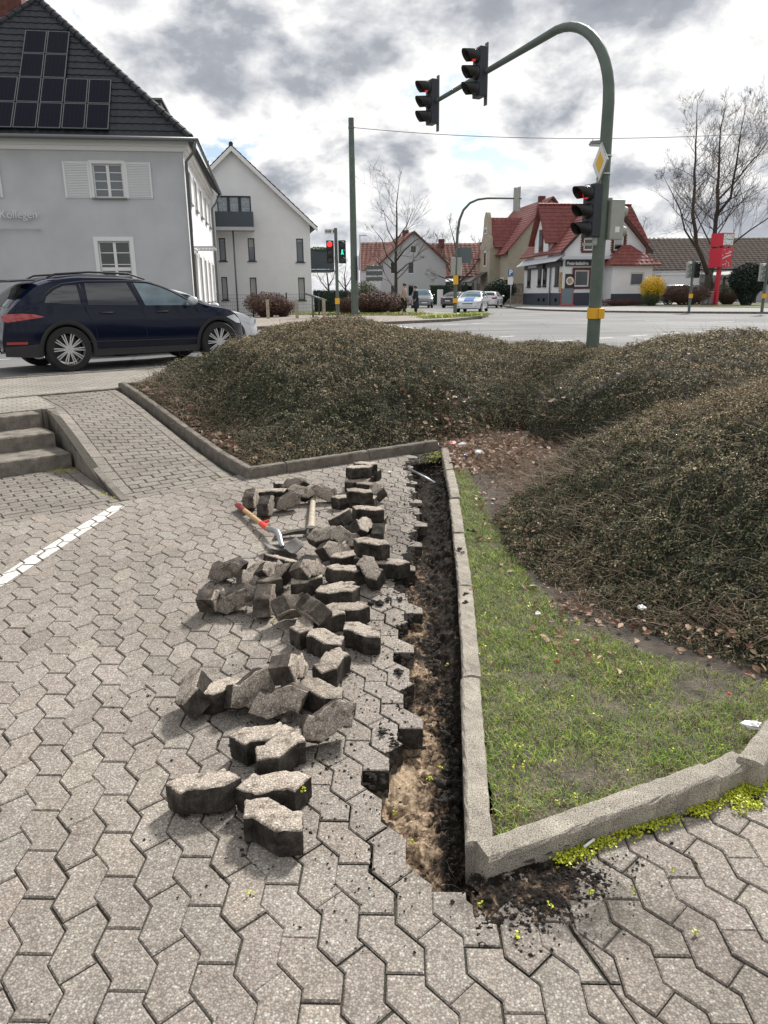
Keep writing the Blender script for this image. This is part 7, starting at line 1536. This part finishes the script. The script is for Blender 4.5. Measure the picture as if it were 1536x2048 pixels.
# ------------------------------------------------------------ trees
basic('bark', (.075, .062, .050), .9, col2=(.035, .030, .026), scale=6); basic('bark_twig', (.10, .082, .070), .9)
def bare_tree(name, label, base, limbs, seed, lv=3, twig=.011, dens=1.0, trunk_r=.4, group=None):
    r = random.Random(seed); root = empty(name, base, 0, label, 'tree', group); tb = MB(); cb = MB(); B = Vector(base)
    def grow(p, d, ln, rad, k):
        n = 4 if k < 2 else 3; pts = [p]; q = p.copy(); dd = d.normalized()
        for i in range(n): dd = (dd+Vector((r.gauss(0, .13), r.gauss(0, .13), r.gauss(.07, .07)))).normalized(); q = q+dd*ln/n; pts.append(q.copy())
        cb.tube(pts, [max(twig*.6, rad*(1-.75*i/n)) for i in range(n+1)], 5 if k < 2 else 3, False)
        if k >= lv: return
        m_ = int((4 if k else 5)*dens+r.random())
        for j in range(m_):
            t = r.uniform(.25, 1); i = min(int(t*n), n-1); pp = pts[i].lerp(pts[i+1], t*n-i); a = r.uniform(0, 2*PI); side = dd.orthogonal().normalized(); side = Matrix.Rotation(a, 3, dd) @ side
            nd = (dd*.75+side*r.uniform(.5, .95)+Vector((0, 0, .12))).normalized(); grow(pp, nd, ln*r.uniform(.42, .68), rad*.5, k+1)
    for pts, r0, r1 in limbs:
        P0 = [Vector(p) for p in pts]; P = [P0[0]]
        for a_, b_ in zip(P0[:-1], P0[1:]):
            kk = max(1, int((b_-a_).length/1.1))
            for i in range(1, kk+1): P.append(a_.lerp(b_, i/kk)+(Vector((r.gauss(0, .07), r.gauss(0, .07), 0)) if r0 < trunk_r*.9 else Vector((0, 0, 0))))
        r0 *= .85 if r0 > trunk_r*.9 else .62; r1 *= .7; n = len(P); tb.tube(P, [r0+(r1-r0)*i/(n-1) for i in range(n)], 10)
        L_ = sum((P[i+1]-P[i]).length for i in range(n-1)); cnt = int(L_*1.25*dens)
        for j in range(cnt):
            t = (.18 if r0 < trunk_r*.9 else .6)+(.82 if r0 < trunk_r*.9 else .4)*(j+r.random())/cnt; t = min(t, .999); i = min(int(t*(n-1)), n-2); pp = P[i].lerp(P[i+1], t*(n-1)-i); dd = (P[i+1]-P[i]).normalized(); side = Matrix.Rotation(r.uniform(0, 2*PI), 3, dd) @ dd.orthogonal().normalized()
            grow(pp, (dd*.6+side*.8), min(L_, 9)*r.uniform(.34, .56)*(1.2-.8*t), (r0+(r1-r0)*t)*.34, 0)
        grow(P[-1], P[-1]-P[-2], min(L_, 9)*.12, r1, 0)
    tb.build('trunk', 'bark', root, True); cb.build('crown', 'bark_twig', root)
def tp_(px, py, Y, B): return AT(px, py, Y)-B
B = Vector((AT(1415, 604, 74).x, 74, WALK))
def W_(px, py, dy=0): p = AT(px, py, 74+dy)-B; return (p.x, p.y, p.z)
bare_tree('large_bare_tree', 'large bare tree with two main stems behind the red clock column', B, [([(0, 0, -.1), W_(1417, 570), W_(1419, 545)], .62, .46), ([W_(1417, 552), W_(1403, 515, -.3), W_(1392, 490, -.5), W_(1388, 430, -.5), W_(1389, 370, 0), W_(1391, 290, .4), W_(1397, 225, .5)], .36, .05), ([W_(1420, 550), W_(1431, 500, .3), W_(1434, 440, .5), W_(1434, 380, .5), W_(1438, 300, .2), W_(1448, 220, 0)], .42, .05),
    ([W_(1434, 430), W_(1458, 395, -.6), W_(1474, 330, -1), W_(1482, 265, -1), W_(1492, 215, -1)], .22, .04), ([W_(1392, 495), W_(1372, 460, .8), W_(1360, 420, 1), W_(1330, 360, 1)], .16, .03), ([W_(1428, 520), W_(1475, 480, -1), W_(1530, 440, -1.5), W_(1585, 400, -2)], .17, .03), ([W_(1431, 505), W_(1412, 470, 1.5), W_(1395, 430, 2), W_(1372, 385, 3)], .15, .03), ([W_(1436, 400), W_(1480, 350, 1.5), W_(1530, 290, 2), W_(1560, 240, 2)], .17, .03)], 5, lv=3, dens=1.0, trunk_r=.6)
B = Vector((AT(792, 609, 58).x, 58, WALK))
def W_(px, py, dy=0): p = AT(px, py, 58+dy)-B; return (p.x, p.y, p.z)
bare_tree('bare_street_tree', 'bare tree with a straight trunk left of the pedestrians', B, [([(0, 0, -.1), W_(790, 560), W_(790, 520), W_(792, 480), W_(795, 440), W_(796, 372)], .25, .03), ([W_(790, 530), W_(775, 510, .4), W_(762, 480, .6), W_(750, 462, .6)], .11, .02), ([W_(790, 525), W_(808, 500, -.4), W_(828, 482, -.5), W_(850, 470, -.5)], .11, .02), ([W_(790, 545), W_(772, 530, -.5), W_(752, 512, -.6)], .09, .02), ([W_(790, 550), W_(815, 528, .5), W_(838, 518, .6)], .09, .02), ([W_(792, 490), W_(776, 460, .4), W_(768, 428, .5)], .08, .02), ([W_(793, 480), W_(812, 450, .4), W_(826, 425, .5)], .08, .02)], 8, lv=2, dens=.95, trunk_r=.3, twig=.010)
B = Vector((AT(920, 606, 80).x, 80, WALK))
def W_(px, py, dy=0): p = AT(px, py, 80+dy)-B; return (p.x, p.y, p.z)
bare_tree('spreading_bare_tree', 'wide low bare tree behind the far signal mast', B, [([(0, 0, -.1), W_(918, 580), W_(918, 560)], .34, .25), ([W_(918, 562), W_(900, 540), W_(885, 510, 1), W_(875, 480, 1)], .18, .03), ([W_(918, 562), W_(915, 520), W_(908, 480), W_(902, 455)], .2, .03), ([W_(918, 565), W_(940, 545, -1), W_(955, 520, -1), W_(962, 490, -1)], .18, .03), ([W_(918, 570), W_(890, 556, -1), W_(862, 545, -1)], .13, .03)], 11, lv=2, dens=1.05, trunk_r=.35, twig=.013)
for i, (px, Y, top) in enumerate([(690, 120, 520), (600, 0, 0), (1240, 140, 420), (655, 110, 515)]):
    if not Y: continue
    B = Vector((AT(px, 604, Y).x, Y, WALK)); Hh = AT(px, top, Y).z-WALK
    bare_tree('distant_bare_tree', ['distant bare tree between the signal post and the tall green pole', '', 'distant bare tree top rising behind the restaurant roof', 'distant bare tree above the side balcony'][i], B, [([(0, 0, 0), (.1, 0, Hh*.3), (0, .2, Hh*.65), (.2, 0, Hh*.9)], .28, .05), ([(.1, 0, Hh*.3), (-Hh*.15, 0, Hh*.5), (-Hh*.25, 0, Hh*.8)], .14, .04), ([(.1, 0, Hh*.35), (Hh*.15, 0, Hh*.55), (Hh*.22, 0, Hh*.85)], .14, .04)], 20+i, lv=2, dens=.8, twig=.018)
# ------------------------------------------------------------ shrubs, hedges, verges
basic('shrub_red', (.12, .065, .05), .8, var=.35, scale=12); basic('shrub_green', (.07, .085, .03), .8, var=.4, scale=12); basic('hedge', (.022, .042, .020), .8, var=.4, scale=14); basic('forsythia', (.78, .52, .01), .6, var=.15, scale=20); basic('spruce', (.02, .035, .028), .8, var=.4, scale=14)
def shrub(name, label, px, py, Y, w, h, mat, n, seed, twigs=400, s=.045, group=None, tw='shrub_red', d=None):
    q = AT(px, py, Y); root = empty(name, (q.x, Y, WALK), 0, label, 'shrub', group); leafball('foliage', root, (0, 0, h*.50), 1, 1, mat, n, s, seed, .35)
    f = root.children[0]; f.scale = (w/2, (d or w)/2, h*.52); f.location = (0, 0, h*.5-h*.5*.52); r = np.random.default_rng(seed)
    th = r.uniform(0, 2*PI, twigs); S = np.stack([np.cos(th)*w*.12, np.sin(th)*w*.12, np.zeros(twigs)], -1); D = np.stack([np.cos(th)*r.uniform(.1, .9, twigs)*w/2, np.sin(th)*r.uniform(.1, .9, twigs)*w/2, np.full(twigs, h)], -1)
    v, fc = tubes3(S, D, r.uniform(.7, 1.12, twigs)*h*1.02, np.full(twigs, .010), seed+2, bendz=-.1); npmesh('stems', v, fc, [tw], parent=root); return root
def fixshrub(): pass
shrub('brown_shrub', 'rounded reddish-brown shrub before the white gabled house', 533, 625, 43, 2.6, 1.25, 'shrub_red', 5000, 401); shrub('brown_shrub', 'low brown shrub at the right foot of the larger rounded one', 566, 625, 43.5, 1.6, .95, 'shrub_red', 2600, 402)
shrub('reddish_shrub', 'reddish low shrub right of the tall green pole', 755, 622, 47, 3.2, 1.25, 'shrub_red', 6000, 403); shrub('reddish_shrub', 'reddish shrub just left of the walking woman', 790, 622, 49, 2.0, 1.1, 'shrub_red', 3600, 404); shrub('greenish_shrub', 'greenish twiggy shrub behind the reddish ones', 728, 618, 51, 2.0, 1.7, 'shrub_green', 3200, 405, tw='shrub_green'); shrub('brown_shrub', 'dark brown shrub between the signal post and the tall pole', 694, 622, 46, 1.5, 1.0, 'shrub_red', 2600, 406)
shrub('forsythia', 'bright yellow flowering forsythia beside the restaurant', 1303, 604, 66, 2.2, 1.95, 'forsythia', 5200, 407, tw='shrub_green'); shrub('green_shrub', 'olive shrub in front of the yellow forsythia', 1303, 606, 64.8, 1.9, 1.0, 'shrub_green', 2600, 408, tw='shrub_green')
shrub('dark_evergreen', 'dark pointed evergreen shrub right of the clock column', 1492, 604, 63, 3.0, 2.4, 'spruce', 6500, 409, s=.07, tw='spruce'); shrub('brown_hedge_shrub', 'low brown hedge plants left of the clock column', 1372, 604, 66, 4.4, 1.5, 'shrub_red', 5200, 410, d=1.4); shrub('brown_hedge_shrub', 'low hedge plants between clock column and evergreen', 1455, 604, 67, 3.0, 1.5, 'shrub_green', 4200, 411, d=1.4); shrub('low_brown_shrub', 'low brown planting along the restaurant bay', 1240, 605, 66.5, 4.2, .7, 'shrub_red', 3600, 412, d=1.0); shrub('dark_bush', 'dark bush at the foot of the beige house', 1000, 604, 82, 3.4, 2.0, 'hedge', 4200, 413, s=.07, tw='hedge')
def hedge(label, px0, px1, py, Y, h, seed):
    a = AT(px0, py, Y); c = AT(px1, py, Y); w = c.x-a.x; n = int(1500*w*h/2); r = np.random.default_rng(seed); P = np.stack([r.uniform(0, w, n), r.uniform(-.5, .5, n), r.uniform(0, h, n)], -1); k = r.integers(0, 3, n); P[k == 0, 1] = -.5; P[k == 1, 2] = h; P += r.normal(size=P.shape)*.05
    v, f = leaf_quads(P, np.tile([0, -.6, .6], (n, 1)), r.uniform(.03, .07, n), seed); b = MB().box(0.05, w-.05, -.45, .45, 0, h-.05); root = empty('hedge', (a.x, Y, WALK), 0, label, 'hedge'); npmesh('foliage', v, f, ['hedge'], parent=root); b.build('core', 'hedge', root)
hedge('dark green clipped hedge beside the white gabled house', 628, 698, 605, 52, 1.35, 501); hedge('green clipped hedge in front of the red-roofed house', 860, 935, 604, 88, 2.0, 502)
slab('left_verge', [tuple(G(px, py, .63)[:2]) for px, py in [(500, 626), (640, 629), (700, 630), (800, 630), (842, 630), (850, 625), (845, 620)]]+[(3, 62), (-14, 60), (-12, 50)], .63, 'verge', 'verge', thick=.03)
slab('right_lawn', [tuple(G(px, py, .63)[:2]) for px, py in [(1240, 611), (1330, 612), (1400, 613), (1536, 615), (1600, 616)]]+[(60, 60), (40, 78), (24, 70)], .63, 'verge', 'verge', thick=.03)
def tufts(name, pts, n, s, mats, seed, h=.12):
    r = np.random.default_rng(seed); ii = r.integers(0, len(pts), n); P = np.array([tuple(p) for p in pts])[ii]+np.stack([r.normal(size=n)*s, r.normal(size=n)*s, np.zeros(n)], -1); v, f = blades(P, r.uniform(.5, 1.3, n)*h, np.full(n, .012), seed, 1.2); mi = r.integers(0, len(mats), n); stuff(npmesh(name, v, f, mats, mi=np.concatenate([mi, mi])))
slab('island_soil', [tuple(G(px, py, .625)[:2]) for px, py in [(845, 637), (905, 634), (965, 632), (968, 629), (905, 628), (850, 633)]], .625, 'verge', 'verge', thick=.025, inner=.05)
tufts('island_plants', [G(x, y, .62) for x, y in [(865, 635), (880, 634), (895, 632), (930, 631), (945, 630), (955, 630), (920, 632)]], 3600, .35, ['grass_a', 'weed', 'grass_b'], 601, .16)
tufts('verge_grass', [G(x, 629-(k % 3), .63) for k, x in enumerate(range(560, 850, 8))], 5200, .35, ['grass_a', 'weed', 'grass_dry'], 602, .13)
# ------------------------------------------------------------ bollards, rail, mesh fence
basic('post_wood', (.33, .29, .22), .8, var=.2, scale=10)
for i, px in enumerate((594, 541, 908-255, 648)):
    if i > 2: continue
    q = AT([536, 594, 648][i], 628, 40); b = MB(); b.box(-.07, .07, -.07, .07, 0, .92).box(-.06, .06, -.06, .06, .92, .95); o = b.build('bollard', 'post_wood', None, bevel=.01); o.location = (q.x, 40, WALK); o.rotation_euler.z = .4; tag(o, ['pale square bollard in front of the rounded brown shrub', 'pale square bollard below the right window of the gabled house', 'pale square bollard at the low end of the metal rail'][i], 'bollard', 'bollards at the pavement edge')
q = AT(626, 626, 41); r = empty('metal_rail', (q.x, 41, WALK), .2, 'sloping grey metal handrail between the bollards', 'railing'); MB().tube([(-.45, 0, 1.25), (.75, 0, .85)], .05, 8).build('handrail', 'gutter_grey', r, True)
for x, z in ((0, 1.1), (.6, .9)): MB().tube([(x, 0, 0), (x, 0, z)], .05, 8).build('rail_post', 'gutter_grey', r, True)
a = AT(436, 622, 42.5); c = AT(700, 622, 46.5); r = empty('mesh_fence', (a.x, a.y, WALK), math.atan2(c.y-a.y, c.x-a.x), 'thin dark wire mesh fence in front of the white gabled house', 'fence'); Ln = math.hypot(c.x-a.x, c.y-a.y)
for k in range(5): x = Ln*k/4; MB().box(x-.035, x+.035, -.03, .03, 0, 1.3).build('post', 'anthracite', r)
for k in range(4):
    b = MB(); x0, x1 = Ln*k/4+.04, Ln*(k+1)/4-.04
    for j in range(7): z = .06+j*.19; b.box(x0, x1, -.004, .004, z-.005, z+.005)
    x = x0
    while x < x1: b.box(x-.003, x+.003, .004, .010, .03, 1.24); x += .10
    b.build('mesh_panel', 'anthracite', r)
# ------------------------------------------------------------ people
basic('skin', (.50, .30, .22), .6); basic('hair', (.035, .022, .018), .6); basic('jacket_tan', (.36, .25, .19), .85, var=.15, scale=6); basic('trousers_black', (.012, .012, .016), .8); basic('coat_dark', (.018, .024, .04), .85, var=.2, scale=5); basic('shoe', (.45, .43, .40), .7); basic('shoe_dark', (.02, .02, .02), .6)
def skin(name, verts, edges, mat, parent, sub=2):
    me = bpy.data.meshes.new(name); me.from_pydata([v[0] for v in verts], edges, []); o = link(name, me); o.modifiers.new('skin', 'SKIN'); o.modifiers.new('sub', 'SUBSURF').levels = sub
    for i, v in enumerate(verts): sv_ = me.skin_vertices[0].data[i]; sv_.radius = (v[1], v[2] if len(v) > 2 else v[1]); sv_.use_root = i == 0
    dg = bpy.context.evaluated_depsgraph_get(); dg.update(); m2 = bpy.data.meshes.new_from_object(o.evaluated_get(dg)); o.modifiers.clear(); o.data = m2; m2.materials.clear(); m2.materials.append(MATS[mat]); m2.polygons.foreach_set('use_smooth', [True]*len(m2.polygons)); o.parent = parent; return o
def person(label, loc, rz, lf, rf, la, ra, top, leg, shoe_, H=1.66, coat=False, lean=0.0, tilt=.0):
    root = empty('person', loc, rz, label, 'person'); root.scale = (H/1.70,)*3      # local +x is the walking direction
    J = [((0, 0, .93), .12, .11), ((.01+lean*.3, 0, 1.15), .115, .12), ((.02+lean*.7, 0, 1.36), .115, .15), ((.03+lean, 0, 1.46), .06), ((.04+lean, 0, 1.54), .055), ((.06+lean, 0, 1.62), .088), ((.05+lean, 0, 1.66), .07)]
    E_ = [(0, 1), (1, 2), (2, 3), (3, 4), (4, 5), (5, 6)]
    for s, f in ((1, lf), (-1, rf)):
        n = len(J); hip = (0, s*.09, .88); kn, an = f; J += [(hip, .085), ((kn[0], s*.10, kn[1]), .06), ((an[0], s*.10, an[1]), .042), ((an[0]+.13, s*.11, an[1]-.05), .035)]; E_ += [(0, n), (n, n+1), (n+1, n+2), (n+2, n+3)]
    for s, a_ in ((1, la), (-1, ra)):
        n = len(J); el, ha = a_; J += [((.02+lean*.8, s*.17, 1.38), .055), ((el[0], s*.24, el[1]), .043), ((ha[0], s*el[2] if len(el) > 2 else s*.24, ha[1]), .032), ((ha[0]+.05, s*.23, ha[1]-.07), .026)]; E_ += [(2, n), (n, n+1), (n+1, n+2), (n+2, n+3)]
    body = skin('body', J, E_, 'skin', root)
    for s, a_ in ((1, la), (-1, ra)):
        ha = a_[1]
        for k in range(4): MB().tube([(ha[0]+.05+k*.012, s*.23, ha[1]-.07), (ha[0]+.06+k*.014, s*.235, ha[1]-.115), (ha[0]+.05+k*.014, s*.235, ha[1]-.15+.006*k)], [.011, .009, .007], 6).build('finger', 'skin', body, True)
        MB().tube([(ha[0]+.03, s*.22, ha[1]-.06), (ha[0]+.085, s*.21, ha[1]-.09)], [.012, .009], 6).build('thumb', 'skin', body, True)
    hx = .06+lean; MB().ball((hx+.085, 0, 1.61), .018, 8, 6, (1.1, .8, 1.4)).build('nose', 'skin', body, True)
    for s in (1, -1): MB().ball((hx+.073, s*.03, 1.635), .010, 6, 5).build('eye', 'hair', body, True); MB().ball((hx, s*.088, 1.62), .022, 6, 5, (.7, .4, 1.2)).build('ear', 'skin', body, True)
    MB().box(hx+.078, hx+.086, -.02, .02, 1.575, 1.581).build('mouth', 'jacket_tan', body)
    MB().ball((hx-.022, 0, 1.655), .108, 14, 10, (1.0, .95, .95)).build('hair', 'hair', root, True)
    if not coat:
        n = 3; T_ = [((0, 0, .90), .15, .14), ((.01, 0, 1.0), .14, .15), ((.01+lean*.3, 0, 1.16), .135, .145), ((.02+lean*.7, 0, 1.36), .13, .17), ((.03+lean, 0, 1.45), .075)]; ee = [(0, 1), (1, 2), (2, 3), (3, 4)]
    else:
        T_ = [((0, 0, .30), .24, .22), ((0, 0, .60), .22, .21), ((0, 0, .92), .18, .18), ((.01, 0, 1.15), .165, .18), ((.02, 0, 1.36), .15, .19), ((.03+lean, 0, 1.47), .09)]; ee = [(0, 1), (1, 2), (2, 3), (3, 4), (4, 5)]
    m_ = 3 if not coat else 4
    for s, a_ in ((1, la), (-1, ra)):
        n = len(T_); el, ha = a_; T_ += [((.02+lean*.8, s*.175, 1.38), .07), ((el[0], s*.24, el[1]), .056), ((ha[0], s*.24, ha[1]), .046)]; ee += [(m_, n), (n, n+1), (n+1, n+2)]
    skin('coat' if coat else 'jacket', T_, ee, top, root)
    T_ = [((0, 0, .94), .135, .13)]; ee = []
    for s, f in ((1, lf), (-1, rf)):
        n = len(T_); kn, an = f; T_ += [((0, s*.09, .86), .10), ((kn[0], s*.10, kn[1]), .076), ((an[0], s*.10, an[1]+.05), .062)]; ee += [(0, n), (n, n+1), (n+1, n+2)]
    skin('trousers', T_, ee, leg, root)
    for s, f in ((1, lf), (-1, rf)): an = f[1]; MB().ball((an[0]+.06, s*.105, an[1]-.045), .05, 10, 6, (2.4, .95, .85)).build('shoe', shoe_, root, True)
q = AT(808, 628, 44)
person('woman in a tan jacket and black trousers walking on the far pavement', (q.x, 44, WALK), math.radians(-28), ((.10, .50), (-.12, .13)), ((-.02, .50), (.16, .09)), ((-.10, 1.14), (-.02, .92)), ((.12, 1.16), (.10, .94)), 'jacket_tan', 'trousers_black', 'shoe', 1.70)
q = AT(832, 627, 45.5)
person('person in a long dark coat standing behind the walking woman', (q.x, 45.5, WALK), math.radians(200), ((.03, .50), (.0, .09)), ((.0, .50), (.02, .09)), ((.05, 1.12), (.12, .92)), ((.05, 1.12), (.14, .95)), 'coat_dark', 'trousers_black', 'shoe_dark', 1.58, coat=True)
